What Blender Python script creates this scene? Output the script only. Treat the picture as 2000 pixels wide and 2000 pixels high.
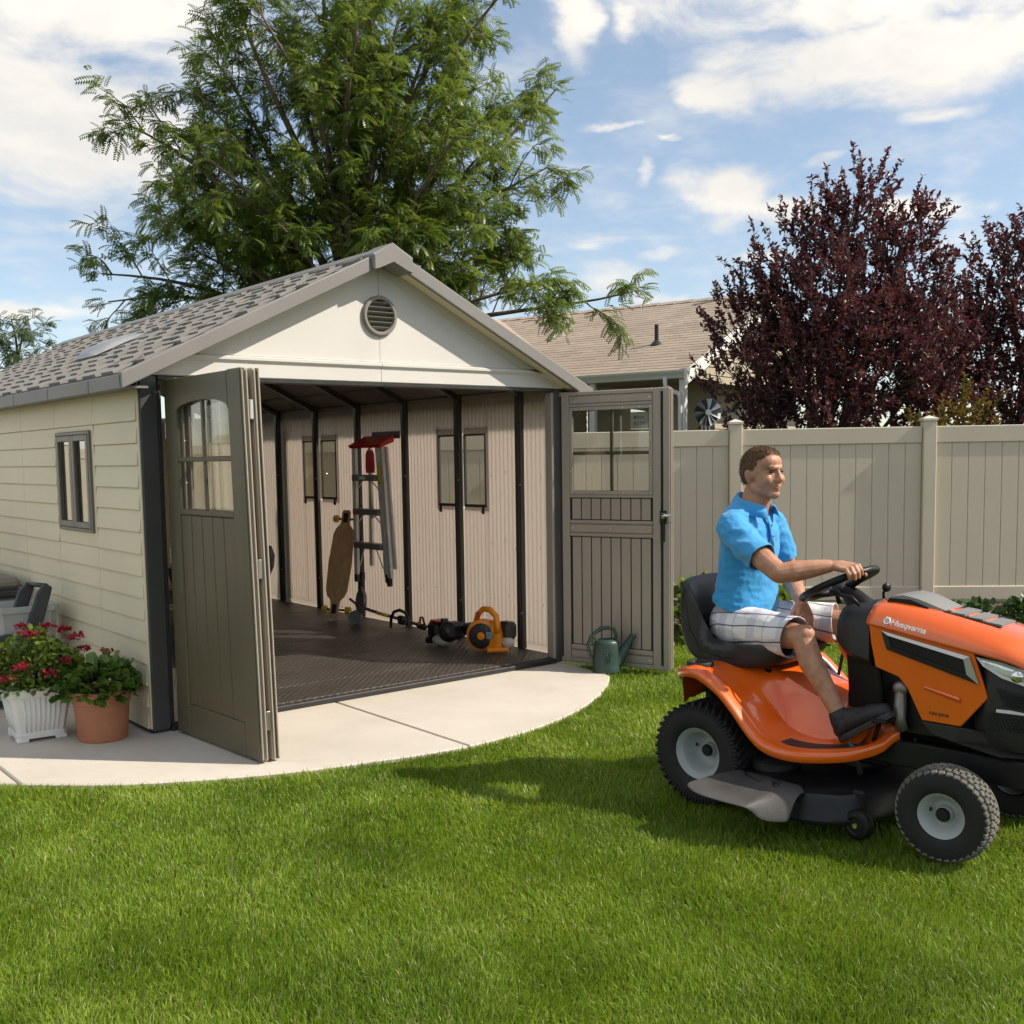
import bpy, bmesh, math, random
import numpy as np
from mathutils import Vector, Matrix, Euler, noise as mnoise
random.seed(7)
R = math.radians
for o in list(bpy.data.objects):
    bpy.data.objects.remove(o, do_unlink=True)
SC = bpy.context.scene
COL = SC.collection

# ---------------------------------------------------------------- camera
CAM_F, CAM_YAW, CAM_PITCH, CAM_ROLL = 2114.43, 0.671387, 0.0877092, 0.0163642
cam = bpy.data.cameras.new('camera')
cam.sensor_fit = 'HORIZONTAL'
cam.sensor_width = 36.0
cam.lens = 36.0 * CAM_F / 2000.0
cam.shift_x = (1000 - 959.65) / 2000.0
cam.shift_y = (1076.44 - 1000) / 2000.0
cam.clip_start = 0.05
cam.clip_end = 4000
camo = bpy.data.objects.new('camera', cam)
COL.objects.link(camo)
_f = Vector((math.sin(CAM_YAW) * math.cos(CAM_PITCH), math.cos(CAM_YAW) * math.cos(CAM_PITCH), -math.sin(CAM_PITCH)))
_r = Vector((math.cos(CAM_YAW), -math.sin(CAM_YAW), 0))
_d = _f.cross(_r)
_c, _s = math.cos(CAM_ROLL), math.sin(CAM_ROLL)
_r2 = _c * _r + _s * _d
_d2 = -_s * _r + _c * _d
camo.matrix_world = Matrix(((_r2.x, -_d2.x, -_f.x, 0), (_r2.y, -_d2.y, -_f.y, 0), (_r2.z, -_d2.z, -_f.z, 1.55), (0, 0, 0, 1)))
SC.camera = camo

# ---------------------------------------------------------------- light
SUN_TO = Vector((0.90, -1.0, 1.225)).normalized()
SUN_EL = math.asin(SUN_TO.z)
SUN_AZ = math.atan2(SUN_TO.x, SUN_TO.y)          # clockwise from +Y
SKY_STRENGTH = 0.15
sun = bpy.data.lights.new('sun', 'SUN')
sun.energy = 4.3
sun.angle = R(0.53)
sun.color = (1.0, 0.965, 0.91)
suno = bpy.data.objects.new('sun', sun)
COL.objects.link(suno)
suno.location = (12, -14, 18)
suno.rotation_euler = (-SUN_TO).to_track_quat('-Z', 'Y').to_euler()

SC.view_settings.view_transform = 'Standard'
SC.view_settings.look = 'None'
SC.view_settings.gamma = 1.0
SC.view_settings.use_curve_mapping = False
SC.view_settings.exposure = 0.36
SC.view_settings.use_white_balance = True
SC.view_settings.white_balance_temperature = 7300
SC.view_settings.white_balance_tint = 10
SC.render.engine = 'CYCLES'
SC.cycles.use_denoising = True
SC.cycles.use_adaptive_sampling = True
SC.cycles.adaptive_threshold = 0.02
SC.cycles.max_bounces = 8
SC.cycles.diffuse_bounces = 5
SC.cycles.glossy_bounces = 4
SC.cycles.transparent_max_bounces = 16
SC.cycles.transmission_bounces = 6
SC.cycles.caustics_reflective = False
SC.cycles.caustics_refractive = False
SC.cycles.sample_clamp_indirect = 6.0

# sky with clouds, all in the world shader and in world directions
W = bpy.data.worlds.new('World')
SC.world = W
W.use_nodes = True
W.cycles.sampling_method = 'MANUAL'
W.cycles.sample_map_resolution = 512
wt = W.node_tree
wt.nodes.clear()


class NG:
    """small node graph helper"""
    def __init__(s, t):
        s.t = t

    def n(s, typ, **kw):
        nd = s.t.nodes.new(typ)
        for k, v in kw.items():
            setattr(nd, k, v)
        return nd

    def put(s, sock, v):
        if hasattr(v, 'is_output') or isinstance(v, bpy.types.NodeSocket):
            s.t.links.new(v, sock)
        else:
            sock.default_value = v

    def m(s, op, a, b=None, c=None, clamp=False):
        nd = s.n('ShaderNodeMath', operation=op)
        nd.use_clamp = clamp
        s.put(nd.inputs[0], a)
        if b is not None:
            s.put(nd.inputs[1], b)
        if c is not None:
            s.put(nd.inputs[2], c)
        return nd.outputs[0]

    def vm(s, op, a, b=None, out=0):
        nd = s.n('ShaderNodeVectorMath', operation=op)
        s.put(nd.inputs[0], a)
        if b is not None:
            s.put(nd.inputs[1], b)
        return nd.outputs[out]

    def noise(s, vec, scale, detail=3.0, rough=0.55, dist=0.0, out=0):
        nd = s.n('ShaderNodeTexNoise')
        if vec is not None:
            s.put(nd.inputs['Vector'], vec)
        nd.inputs['Scale'].default_value = scale
        nd.inputs['Detail'].default_value = detail
        nd.inputs['Roughness'].default_value = rough
        nd.inputs['Distortion'].default_value = dist
        return nd.outputs[out]

    def ramp(s, fac, stops, interp='LINEAR'):
        nd = s.n('ShaderNodeValToRGB')
        nd.color_ramp.interpolation = interp
        el = nd.color_ramp.elements
        while len(el) < len(stops):
            el.new(0.5)
        for e, (p, c) in zip(el, stops):
            e.position = p
            e.color = c if len(c) == 4 else (*c, 1)
        s.put(nd.inputs[0], fac)
        return nd.outputs[0]

    def mix(s, fac, a, b, blend='MIX'):
        nd = s.n('ShaderNodeMix', data_type='RGBA', blend_type=blend)
        s.put(nd.inputs[0], fac)
        for sock, v in ((nd.inputs[6], a), (nd.inputs[7], b)):
            if isinstance(v, (tuple, list)) and len(v) == 3:
                v = (*v, 1)
            s.put(sock, v)
        return nd.outputs[2]

    def maprange(s, v, a, b, c, d, smooth=True):
        nd = s.n('ShaderNodeMapRange')
        nd.interpolation_type = 'SMOOTHSTEP' if smooth else 'LINEAR'
        s.put(nd.inputs[0], v)
        for i, x in enumerate((a, b, c, d)):
            nd.inputs[1 + i].default_value = x
        return nd.outputs[0]

    def mapping(s, vec, scale=(1, 1, 1), rot=(0, 0, 0), loc=(0, 0, 0)):
        nd = s.n('ShaderNodeMapping')
        s.put(nd.inputs[0], vec)
        nd.inputs['Scale'].default_value = scale
        nd.inputs['Rotation'].default_value = rot
        nd.inputs['Location'].default_value = loc
        return nd.outputs[0]


g = NG(wt)
sky = g.n('ShaderNodeTexSky', sky_type='NISHITA')
sky.sun_disc = False
sky.sun_elevation = SUN_EL
sky.sun_rotation = SUN_AZ
sky.altitude = 1300
sky.air_density = 1.0
sky.dust_density = 1.6
sky.ozone_density = 1.2
tc = g.n('ShaderNodeTexCoord').outputs['Generated']
dirn = g.vm('NORMALIZE', tc)
sep = g.n('ShaderNodeSeparateXYZ')
g.put(sep.inputs[0], dirn)
dx, dy, dz = sep.outputs
az = g.m('ARCTAN2', dx, dy)
el = g.m('ARCSINE', dz)
# cloud deck seen in perspective: project the direction on a plane overhead
den = g.m('ADD', g.m('MAXIMUM', dz, 0.0), 0.16)
cmb = g.n('ShaderNodeCombineXYZ')
g.put(cmb.inputs[0], g.m('DIVIDE', dx, den))
g.put(cmb.inputs[1], g.m('DIVIDE', dy, den))
deck = cmb.outputs[0]
big = g.noise(deck, 0.9, 3.0, 0.55, 0.3)
fine = g.noise(deck, 4.5, 4.0, 0.62, 0.2)
aec = g.n('ShaderNodeCombineXYZ')
g.put(aec.inputs[0], az)
g.put(aec.inputs[1], g.m('MULTIPLY', el, 1.9))
puff = g.noise(aec.outputs[0], 9.0, 6.0, 0.62, 0.35)
puff2 = g.noise(aec.outputs[0], 3.2, 3.0, 0.55, 0.5)
# clouds standing in the part of the sky one sees: (azimuth, elevation, half width, half height, weight) in radians
BLOBS = [(0.30, 0.27, 0.125, 0.085, 1.0), (0.31, 0.38, 0.20, 0.07, 0.9), (0.298, 0.200, 0.10, 0.014, 0.72),
         (0.278, 0.131, 0.075, 0.011, 0.6), (1.01, 0.315, 0.150, 0.036, 1.0), (0.868, 0.302, 0.050, 0.020, 0.95), (1.02, 0.372, 0.19, 0.04, 0.9),
         (0.889, 0.224, 0.048, 0.027, 1.05), (0.938, 0.208, 0.050, 0.014, 0.7), (1.046, 0.201, 0.034, 0.010, 0.9),
         (0.754, 0.362, 0.030, 0.030, 0.9), (0.808, 0.360, 0.018, 0.022, 0.55), (0.783, 0.284, 0.036, 0.0055, 0.75), (0.826, 0.265, 0.012, 0.005, 0.8),
         (0.775, 0.193, 0.042, 0.012, 0.68), (0.845, 0.178, 0.030, 0.010, 0.72), (0.79, 0.156, 0.05, 0.018, 0.5), (0.81, 0.24, 0.014, 0.013, 0.5),
         (1.05, 0.272, 0.042, 0.009, 0.65), (0.53, 0.26, 0.05, 0.06, 0.4), (0.84, 0.135, 0.04, 0.008, 0.6), (0.880, 0.196, 0.035, 0.016, 0.6),
         (0.905, 0.166, 0.05, 0.010, 0.55), (0.96, 0.248, 0.018, 0.007, 0.55)]
wz1 = g.noise(aec.outputs[0], 7.0, 4.0, 0.6)
wz2 = g.noise(g.mapping(aec.outputs[0], loc=(5.2, 1.3, 0)), 7.0, 4.0, 0.6)
azw = g.m('ADD', az, g.m('MULTIPLY', g.m('SUBTRACT', wz1, 0.5), 0.11))
elw = g.m('ADD', el, g.m('MULTIPLY', g.m('SUBTRACT', wz2, 0.5), 0.05))
acc = None
for (a0, e0, ra, re_, wgt) in BLOBS:
    da = g.m('DIVIDE', g.m('SUBTRACT', azw, a0), ra)
    de = g.m('DIVIDE', g.m('SUBTRACT', elw, e0), re_)
    q = g.m('ADD', g.m('MULTIPLY', da, da), g.m('MULTIPLY', de, de))
    v = g.m('MULTIPLY', g.m('EXPONENT', g.m('MULTIPLY', q, -0.9)), wgt)
    acc = v if acc is None else g.m('MAXIMUM', acc, v)
# the rest of the sky carries the same kind of cover
away = g.maprange(g.m('ABSOLUTE', g.m('SUBTRACT', az, 0.67)), 0.46, 0.75, 0.0, 1.0)
upper = g.maprange(el, 0.50, 0.66, 0.0, 1.0)
else_ = g.m('MULTIPLY', g.m('MAXIMUM', away, upper), g.maprange(big, 0.40, 0.62, 0.0, 0.95))
acc = g.m('MAXIMUM', acc, else_)
edge = g.m('ADD', g.m('MULTIPLY', g.m('SUBTRACT', puff, 0.5), 1.75), g.m('MULTIPLY', g.m('SUBTRACT', puff2, 0.5), 0.7))
cover = g.maprange(g.m('ADD', acc, g.m('MULTIPLY', edge, g.maprange(acc, 0.0, 0.5, 0.25, 1.0))), 0.16, 0.86, 0.0, 1.0)
cover = g.m('MULTIPLY', cover, g.maprange(el, -0.02, 0.05, 0.0, 1.0))
cover = g.m('MAXIMUM', cover, g.m('MULTIPLY', g.maprange(fine, 0.40, 0.85, 0.0, 0.42), g.maprange(el, 0.0, 0.1, 0.0, 1.0)))
shade = g.m('ADD', g.m('MULTIPLY', puff2, 0.6), g.m('MULTIPLY', fine, 0.4))
ccol = g.ramp(shade, [(0.33, (0.60, 0.64, 0.70, 1)), (0.5, (0.75, 0.765, 0.79, 1)), (0.64, (0.87, 0.87, 0.87, 1))])
K = 0.98 / SKY_STRENGTH
ccol = g.vm('MULTIPLY', ccol, (K * 1.0, K * 1.0, K * 1.0))
skyc = g.mix(0.25, sky.outputs[0], g.vm('MULTIPLY', (0.36, 0.50, 0.70), (K * 0.95, K * 0.95, K * 0.95)))
final = g.mix(cover, skyc, ccol)
bg = g.n('ShaderNodeBackground')
g.put(bg.inputs[0], final)
bg.inputs[1].default_value = SKY_STRENGTH
wo = g.n('ShaderNodeOutputWorld')
wt.links.new(bg.outputs[0], wo.inputs[0])

# ---------------------------------------------------------------- materials
MATS = {}


def mat(name, col, rough=0.5, var=0.0, vscale=6.0, bump=0.0, bscale=40.0, metal=0.0, spec=0.5, col2=None, stretch=None,
        coat=0.0, transl=0.0, coords='Object', bdetail=4.0, extra=None, sheen=0.0):
    """plain procedural material: base colour with noise variation, fine relief"""
    if name in MATS:
        return MATS[name]
    m = bpy.data.materials.new(name)
    m.use_nodes = True
    t = m.node_tree
    b = t.nodes['Principled BSDF']
    gg = NG(t)
    b.inputs['Roughness'].default_value = rough
    b.inputs['Metallic'].default_value = metal
    b.inputs['Specular IOR Level'].default_value = spec
    if coat:
        b.inputs['Coat Weight'].default_value = coat
        b.inputs['Coat Roughness'].default_value = 0.04
    if sheen:
        b.inputs['Sheen Weight'].default_value = sheen
    co = gg.n('ShaderNodeTexCoord').outputs[coords]
    if stretch:
        co = gg.mapping(co, scale=stretch)
    c = (*col, 1)
    if var or col2:
        nz = gg.noise(co, vscale, 5.0, 0.6)
        c2 = col2 or tuple(max(0, x * (1 - var)) for x in col)
        c1 = col if col2 else tuple(min(1, x * (1 + var)) for x in col)
        c = gg.ramp(nz, [(0.32, c2), (0.68, c1)])
        gg.put(b.inputs['Base Color'], c)
        gg.put(b.inputs['Roughness'], gg.maprange(nz, 0.3, 0.7, rough * 0.88, min(1, rough * 1.12), False))
    else:
        b.inputs['Base Color'].default_value = c
    if bump:
        bn = gg.n('ShaderNodeBump')
        bn.inputs['Strength'].default_value = min(1.0, bump)
        bn.inputs['Distance'].default_value = 0.004
        gg.put(bn.inputs['Height'], gg.noise(co, bscale, bdetail, 0.6))
        t.links.new(bn.outputs[0], b.inputs['Normal'])
    if transl:
        tr = gg.n('ShaderNodeBsdfTranslucent')
        gg.put(tr.inputs[0], c)
        ms = gg.n('ShaderNodeMixShader')
        ms.inputs[0].default_value = transl
        t.links.new(b.outputs[0], ms.inputs[1])
        t.links.new(tr.outputs[0], ms.inputs[2])
        t.links.new(ms.outputs[0], t.nodes['Material Output'].inputs[0])
    if extra:
        extra(m, gg, b)
    MATS[name] = m
    return m


def glass_mat(name, tint=(0.96, 0.97, 0.97), refl=1.0, rough=0.0, ior=1.5):
    """thin pane: clear where seen straight on, mirror-like at a glancing angle"""
    if name in MATS:
        return MATS[name]
    m = bpy.data.materials.new(name)
    m.use_nodes = True
    t = m.node_tree
    t.nodes.clear()
    gg = NG(t)
    fr = gg.n('ShaderNodeFresnel')
    bf = gg.n('ShaderNodeNewGeometry').outputs['Backfacing']
    gg.put(fr.inputs[0], gg.maprange(bf, 0.0, 1.0, ior, 1.0 / ior, False))
    gl = gg.n('ShaderNodeBsdfGlossy')
    gl.inputs['Roughness'].default_value = rough
    tr = gg.n('ShaderNodeBsdfTransparent')
    tr.inputs[0].default_value = (*tint, 1)
    ms = gg.n('ShaderNodeMixShader')
    gg.put(ms.inputs[0], gg.m('MULTIPLY', fr.outputs[0], refl, clamp=True))
    t.links.new(tr.outputs[0], ms.inputs[1])
    t.links.new(gl.outputs[0], ms.inputs[2])
    o = gg.n('ShaderNodeOutputMaterial')
    t.links.new(ms.outputs[0], o.inputs[0])
    MATS[name] = m
    return m


# ---------------------------------------------------------------- mesh helpers
def V(*a):
    return Vector(a)


class MB:
    """collects shapes, then builds ONE mesh object"""
    def __init__(s):
        s.v = []
        s.f = []
        s.mi = []
        s.M = Matrix()
        s.cur = 0

    def _add(s, verts, faces, M=None):
        k = len(s.v)
        MM = s.M @ M if M is not None else s.M
        s.v.extend((MM @ Vector(p))[:] for p in verts)
        s.f.extend(tuple(i + k for i in f) for f in faces)
        s.mi.extend([s.cur] * len(faces))

    def box(s, a, b, M=None):
        x0, y0, z0 = a
        x1, y1, z1 = b
        vs = [(x0, y0, z0), (x1, y0, z0), (x1, y1, z0), (x0, y1, z0), (x0, y0, z1), (x1, y0, z1), (x1, y1, z1), (x0, y1, z1)]
        s._add(vs, [(0, 3, 2, 1), (4, 5, 6, 7), (0, 1, 5, 4), (1, 2, 6, 5), (2, 3, 7, 6), (3, 0, 4, 7)], M)
        return s

    def cbox(s, a, b, c=0.004, M=None):
        """box with chamfered edges"""
        x = (a[0], b[0]); y = (a[1], b[1]); z = (a[2], b[2])
        c = min(c, abs(b[0] - a[0]) * .45, abs(b[1] - a[1]) * .45, abs(b[2] - a[2]) * .45)
        vs = []; idx = {}
        for i in (0, 1):
            for j in (0, 1):
                for k in (0, 1):
                    p = [x[i], y[j], z[k]]
                    sg = [1 if i == 0 else -1, 1 if j == 0 else -1, 1 if k == 0 else -1]
                    for ax in range(3):          # vertex on face normal to ax
                        q = p[:]
                        for o in range(3):
                            if o != ax:
                                q[o] += sg[o] * c
                        idx[(i, j, k, ax)] = len(vs)
                        vs.append(tuple(q))
        F = []
        for ax in range(3):
            for e in (0, 1):
                o1, o2 = [o for o in range(3) if o != ax]
                ring = []
                for (p, q) in ((0, 0), (1, 0), (1, 1), (0, 1)):
                    t = [0, 0, 0]
                    t[ax] = e; t[o1] = p; t[o2] = q
                    ring.append(idx[(*t, ax)])
                F.append(ring)
        for ax in range(3):                      # edges along ax
            o1, o2 = [o for o in range(3) if o != ax]
            for p in (0, 1):
                for q in (0, 1):
                    t0 = [0, 0, 0]; t0[o1] = p; t0[o2] = q
                    t1 = t0[:]; t1[ax] = 1
                    F.append([idx[(*t0, o1)], idx[(*t1, o1)], idx[(*t1, o2)], idx[(*t0, o2)]])
        for i in (0, 1):
            for j in (0, 1):
                for k in (0, 1):
                    F.append([idx[(i, j, k, 0)], idx[(i, j, k, 1)], idx[(i, j, k, 2)]])
        ctr = Vector(((x[0] + x[1]) / 2, (y[0] + y[1]) / 2, (z[0] + z[1]) / 2))
        G = []
        for f in F:
            p0, p1, p2 = (Vector(vs[f[n]]) for n in (0, 1, 2))
            nn = (p1 - p0).cross(p2 - p0)
            cc = sum((Vector(vs[n]) for n in f), Vector()) / len(f)
            G.append(tuple(f) if nn.dot(cc - ctr) > 0 else tuple(reversed(f)))
        s._add(vs, G, M)
        return s

    def tube(s, pts, r, n=8, caps=True, closed=False, flat=None):
        """swept tube; r number or list; flat=(axis vector, factor) squashes the section"""
        pts = [Vector(p) for p in pts]
        m = len(pts)
        rs = r if isinstance(r, (list, tuple)) else [r] * m
        vs = []; fs = []
        up = None
        for i, p in enumerate(pts):
            if closed:
                t = pts[(i + 1) % m] - pts[i - 1]
            else:
                t = pts[min(i + 1, m - 1)] - pts[max(i - 1, 0)]
            t.normalize()
            if up is None:
                up = Vector((0, 0, 1)) if abs(t.z) < 0.9 else Vector((1, 0, 0))
            a = t.cross(up)
            if a.length < 1e-5:
                a = t.orthogonal()
            a.normalize()
            b = a.cross(t).normalized()
            up = b
            for k in range(n):
                th = 2 * math.pi * k / n
                off = a * math.cos(th) * rs[i] + b * math.sin(th) * rs[i]
                if flat:
                    ax = flat[0]
                    off -= ax * off.dot(ax) * (1 - flat[1])
                vs.append(p + off)
        rng = m if closed else m - 1
        for i in range(rng):
            j = (i + 1) % m
            for k in range(n):
                l = (k + 1) % n
                fs.append((i * n + k, j * n + k, j * n + l, i * n + l))
        if caps and not closed:
            fs.append(tuple(range(n - 1, -1, -1))[::-1])
            fs.append(tuple((m - 1) * n + k for k in range(n))[::-1])
        s._add(vs, fs)
        return s

    def cyl(s, p0, p1, r0, r1=None, n=16, caps=True):
        return s.tube([p0, p1], [r0, r0 if r1 is None else r1], n, caps)

    def lathe(s, prof, n=24, M=None, cap0=False, cap1=False):
        """profile [(r,z)] turned about local Z"""
        vs = []; fs = []
        for (r, z) in prof:
            for k in range(n):
                t = 2 * math.pi * k / n
                vs.append((r * math.cos(t), r * math.sin(t), z))
        for i in range(len(prof) - 1):
            for k in range(n):
                l = (k + 1) % n
                fs.append((i * n + k, i * n + l, (i + 1) * n + l, (i + 1) * n + k))
        if cap0:
            fs.append(tuple(range(n))[::-1])
        if cap1:
            fs.append(tuple((len(prof) - 1) * n + k for k in range(n)))
        s._add(vs, fs, M)
        return s

    def prism(s, poly, z0, z1, M=None):
        """2D outline (counter-clockwise in xy) extruded along local z"""
        n = len(poly)
        vs = [(p[0], p[1], z0) for p in poly] + [(p[0], p[1], z1) for p in poly]
        fs = [tuple(range(n))[::-1], tuple(range(n, 2 * n))]
        for i in range(n):
            j = (i + 1) % n
            fs.append((i, j, n + j, n + i))
        s._add(vs, fs, M)
        return s

    def grid(s, rows, M=None, flip=False):
        """rows: list of equal-length lists of points"""
        n = len(rows[0])
        vs = [p for r in rows for p in r]
        fs = []
        for i in range(len(rows) - 1):
            for k in range(n - 1):
                q = (i * n + k, i * n + k + 1, (i + 1) * n + k + 1, (i + 1) * n + k)
                fs.append(q[::-1] if flip else q)
        s._add(vs, fs, M)
        return s

    def loft(s, rings, caps=True, M=None):
        """closed rings of equal length"""
        n = len(rings[0])
        vs = [p for r in rings for p in r]
        fs = []
        for i in range(len(rings) - 1):
            for k in range(n):
                l = (k + 1) % n
                fs.append((i * n + k, i * n + l, (i + 1) * n + l, (i + 1) * n + k))
        if caps:
            fs.append(tuple(range(n))[::-1])
            fs.append(tuple((len(rings) - 1) * n + k for k in range(n)))
        s._add(vs, fs, M)
        return s

    def ball(s, c, r, n=12, m=8, M=None):
        """ellipsoid"""
        if not isinstance(r, (tuple, list)):
            r = (r, r, r)
        vs = [(c[0], c[1], c[2] - r[2])]
        fs = []
        for i in range(1, m):
            ph = math.pi * i / m
            for k in range(n):
                t = 2 * math.pi * k / n
                vs.append((c[0] + r[0] * math.sin(ph) * math.cos(t), c[1] + r[1] * math.sin(ph) * math.sin(t), c[2] - r[2] * math.cos(ph)))
        vs.append((c[0], c[1], c[2] + r[2]))
        top = len(vs) - 1
        for k in range(n):
            l = (k + 1) % n
            fs.append((0, 1 + l, 1 + k))
            for i in range(m - 2):
                a = 1 + i * n
                fs.append((a + k, a + l, a + n + l, a + n + k))
            a = 1 + (m - 2) * n
            fs.append((a + k, a + l, top))
        s._add(vs, fs, M)
        return s

    def mesh(s, name, mats, smooth=False, angle=None, recalc=False):
        me = bpy.data.meshes.new(name)
        me.from_pydata(s.v, [], s.f)
        if not isinstance(mats, (list, tuple)):
            mats = [mats]
        for m in mats:
            me.materials.append(m)
        if len(mats) > 1:
            me.polygons.foreach_set('material_index', s.mi)
        if recalc:
            bm = bmesh.new()
            bm.from_mesh(me)
            bmesh.ops.recalc_face_normals(bm, faces=bm.faces)
            bm.to_mesh(me)
            bm.free()
        if smooth:
            me.polygons.foreach_set('use_smooth', [True] * len(me.polygons))
            if angle:
                me.set_sharp_from_angle(angle=R(angle))
        me.update()
        return me

    def build(s, name, mats, parent=None, smooth=False, angle=None, recalc=False, world=True):
        """world=True: coordinates are the world's and the parent stands unrotated at its location"""
        if world and parent is not None:
            off = world_loc(parent)
            s.v = [(p[0] - off[0], p[1] - off[1], p[2] - off[2]) for p in s.v]
        return add_obj(name, s.mesh(name, mats, smooth, angle, recalc), parent)


def world_loc(o):
    p = Vector((0, 0, 0))
    while o is not None:
        p = p + o.location
        o = o.parent
    return p


def add_obj(name, data, parent=None):
    o = bpy.data.objects.new(name, data)
    COL.objects.link(o)
    if parent is not None:
        o.parent = parent
    return o


def tag(o, label=None, cat=None, group=None, kind=None):
    if label:
        o['label'] = label
    if cat:
        o['category'] = cat
    if group:
        o['group'] = group
    if kind:
        o['kind'] = kind
    return o


def thing(name, label, cat, loc=(0, 0, 0), rotz=0.0, group=None):
    o = bpy.data.objects.new(name, None)
    COL.objects.link(o)
    o.location = loc
    o.rotation_euler = (0, 0, rotz)
    o.empty_display_size = 0.2
    return tag(o, label, cat, group)


def arc(cx, cy, r, a0, a1, n):
    return [(cx + r * math.cos(R(a0 + (a1 - a0) * i / n)), cy + r * math.sin(R(a0 + (a1 - a0) * i / n))) for i in range(n + 1)]


def lerp_tab(tab, x):
    if x <= tab[0][0]:
        return tab[0][1]
    for (a, b), (c, d) in zip(tab, tab[1:]):
        if x <= c:
            t = (x - a) / (c - a)
            return b + (d - b) * t
    return tab[-1][1]


def smooth_tab(tab, x):
    """Catmull-Rom through the table"""
    n = len(tab)
    if x <= tab[0][0]:
        return tab[0][1]
    if x >= tab[-1][0]:
        return tab[-1][1]
    for i in range(n - 1):
        if x <= tab[i + 1][0]:
            break
    x0, y0 = tab[i]; x1, y1 = tab[i + 1]
    t = (x - x0) / (x1 - x0)
    m0 = (y1 - tab[i - 1][1]) / (x1 - tab[i - 1][0]) if i > 0 else (y1 - y0) / (x1 - x0)
    m1 = (tab[i + 2][1] - y0) / (tab[i + 2][0] - x0) if i + 2 < n else (y1 - y0) / (x1 - x0)
    h = x1 - x0
    return ((2 * t ** 3 - 3 * t ** 2 + 1) * y0 + (t ** 3 - 2 * t ** 2 + t) * h * m0 + (-2 * t ** 3 + 3 * t ** 2) * y1 + (t ** 3 - t ** 2) * h * m1)


def sstep(a, b, x):
    t = max(0.0, min(1.0, (x - a) / (b - a)))
    return t * t * (3 - 2 * t)

# ================================================================ ground, slab, lawn
SOIL_Z = -0.025


def in_pad(x, y):
    """ground plan of the concrete slab: straight run along the shed, curved apron in front"""
    if y >= 5.35 and x <= 5.30:
        return True
    yy = smooth_tab(PAD, x)
    return y >= yy and x < 5.30


PAD = [(-3.0, 9.5), (0.0, 6.75), (0.70, 6.12), (1.32, 5.54), (1.56, 5.31), (1.79, 5.12), (2.07, 4.955), (2.35, 4.82), (2.65, 4.71), (2.91, 4.65),
       (3.12, 4.60), (3.40, 4.56), (3.70, 4.565), (4.06, 4.63), (4.45, 4.77), (4.80, 4.96), (5.12, 5.19), (5.24, 5.30)]


def soil_extra(m, gg, b):
    pos = gg.n('ShaderNodeNewGeometry').outputs['Position']
    n1 = gg.noise(pos, 1.3, 5, 0.6)
    n2 = gg.noise(pos, 60, 4, 0.7)
    c = gg.mix(n2, (0.020, 0.036, 0.008), (0.055, 0.085, 0.018))
    c = gg.mix(gg.maprange(n1, 0.4, 0.7, 0.0, 0.5), c, (0.075, 0.105, 0.022))
    gg.put(b.inputs['Base Color'], c)
    bn = gg.n('ShaderNodeBump')
    bn.inputs['Distance'].default_value = 0.03
    gg.put(bn.inputs['Height'], n2)
    m.node_tree.links.new(bn.outputs[0], b.inputs['Normal'])


M_SOIL = mat('lawn_soil', (0.03, 0.05, 0.012), 0.95, extra=soil_extra)
mb = MB()
# one sheet to the horizon, finer near the camera
rows = []
xs = [-1500, -200, -40, -12] + [x * 1.5 - 6 for x in range(0, 17)] + [24, 50, 200, 1500]
ys = [-1500, -200, -30, -6] + [y * 1.5 - 3 for y in range(0, 15)] + [26, 60, 250, 2500]
for y in ys:
    rows.append([(x, y, SOIL_Z) for x in xs])
mb.grid(rows)
tag(mb.build('ground', M_SOIL), kind='structure')


def conc_extra(m, gg, b):
    pos = gg.n('ShaderNodeNewGeometry').outputs['Position']
    a = gg.noise(pos, 1.1, 6, 0.65)
    bb = gg.noise(pos, 14, 6, 0.7)
    sp = gg.noise(pos, 260, 2, 0.5)
    c = gg.ramp(a, [(0.3, (0.50, 0.455, 0.39)), (0.55, (0.57, 0.52, 0.455)), (0.72, (0.60, 0.555, 0.49))])
    c = gg.mix(gg.maprange(bb, 0.52, 0.75, 0.0, 0.35), c, (0.46, 0.41, 0.34))
    c = gg.mix(gg.maprange(sp, 0.68, 0.74, 0.0, 0.5), c, (0.36, 0.32, 0.27))
    st_n = gg.noise(gg.mapping(pos, loc=(3.1, 7.7, 0)), 2.6, 6, 0.7, 0.8)
    c = gg.mix(gg.maprange(st_n, 0.56, 0.74, 0.0, 0.30), c, (0.40, 0.345, 0.275))
    cr_ = gg.n('ShaderNodeTexVoronoi', feature='DISTANCE_TO_EDGE')
    gg.put(cr_.inputs['Vector'], gg.mix(0.12, gg.mapping(pos, scale=(0.55, 0.55, 0.55), loc=(0.3, 0.2, 0)), gg.noise(pos, 3.0, 4, 0.6, 0.0, 1)))
    c = gg.mix(gg.maprange(cr_.outputs['Distance'], 0.0, 0.0022, 0.30, 0.0, False), c, (0.25, 0.21, 0.17))
    # brushed finish
    br = gg.noise(gg.mapping(pos, scale=(9, 420, 1)), 1.0, 3, 0.6)
    gg.put(b.inputs['Base Color'], c)
    bn = gg.n('ShaderNodeBump')
    bn.inputs['Strength'].default_value = 0.35
    bn.inputs['Distance'].default_value = 0.002
    gg.put(bn.inputs['Height'], gg.m('ADD', br, gg.m('MULTIPLY', sp, 0.8)))
    m.node_tree.links.new(bn.outputs[0], b.inputs['Normal'])


M_CONC = mat('concrete', (0.55, 0.5, 0.43), 0.85, extra=conc_extra)
pad = tag(bpy.data.objects.new('pavement', None), kind='structure')
COL.objects.link(pad)


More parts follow.
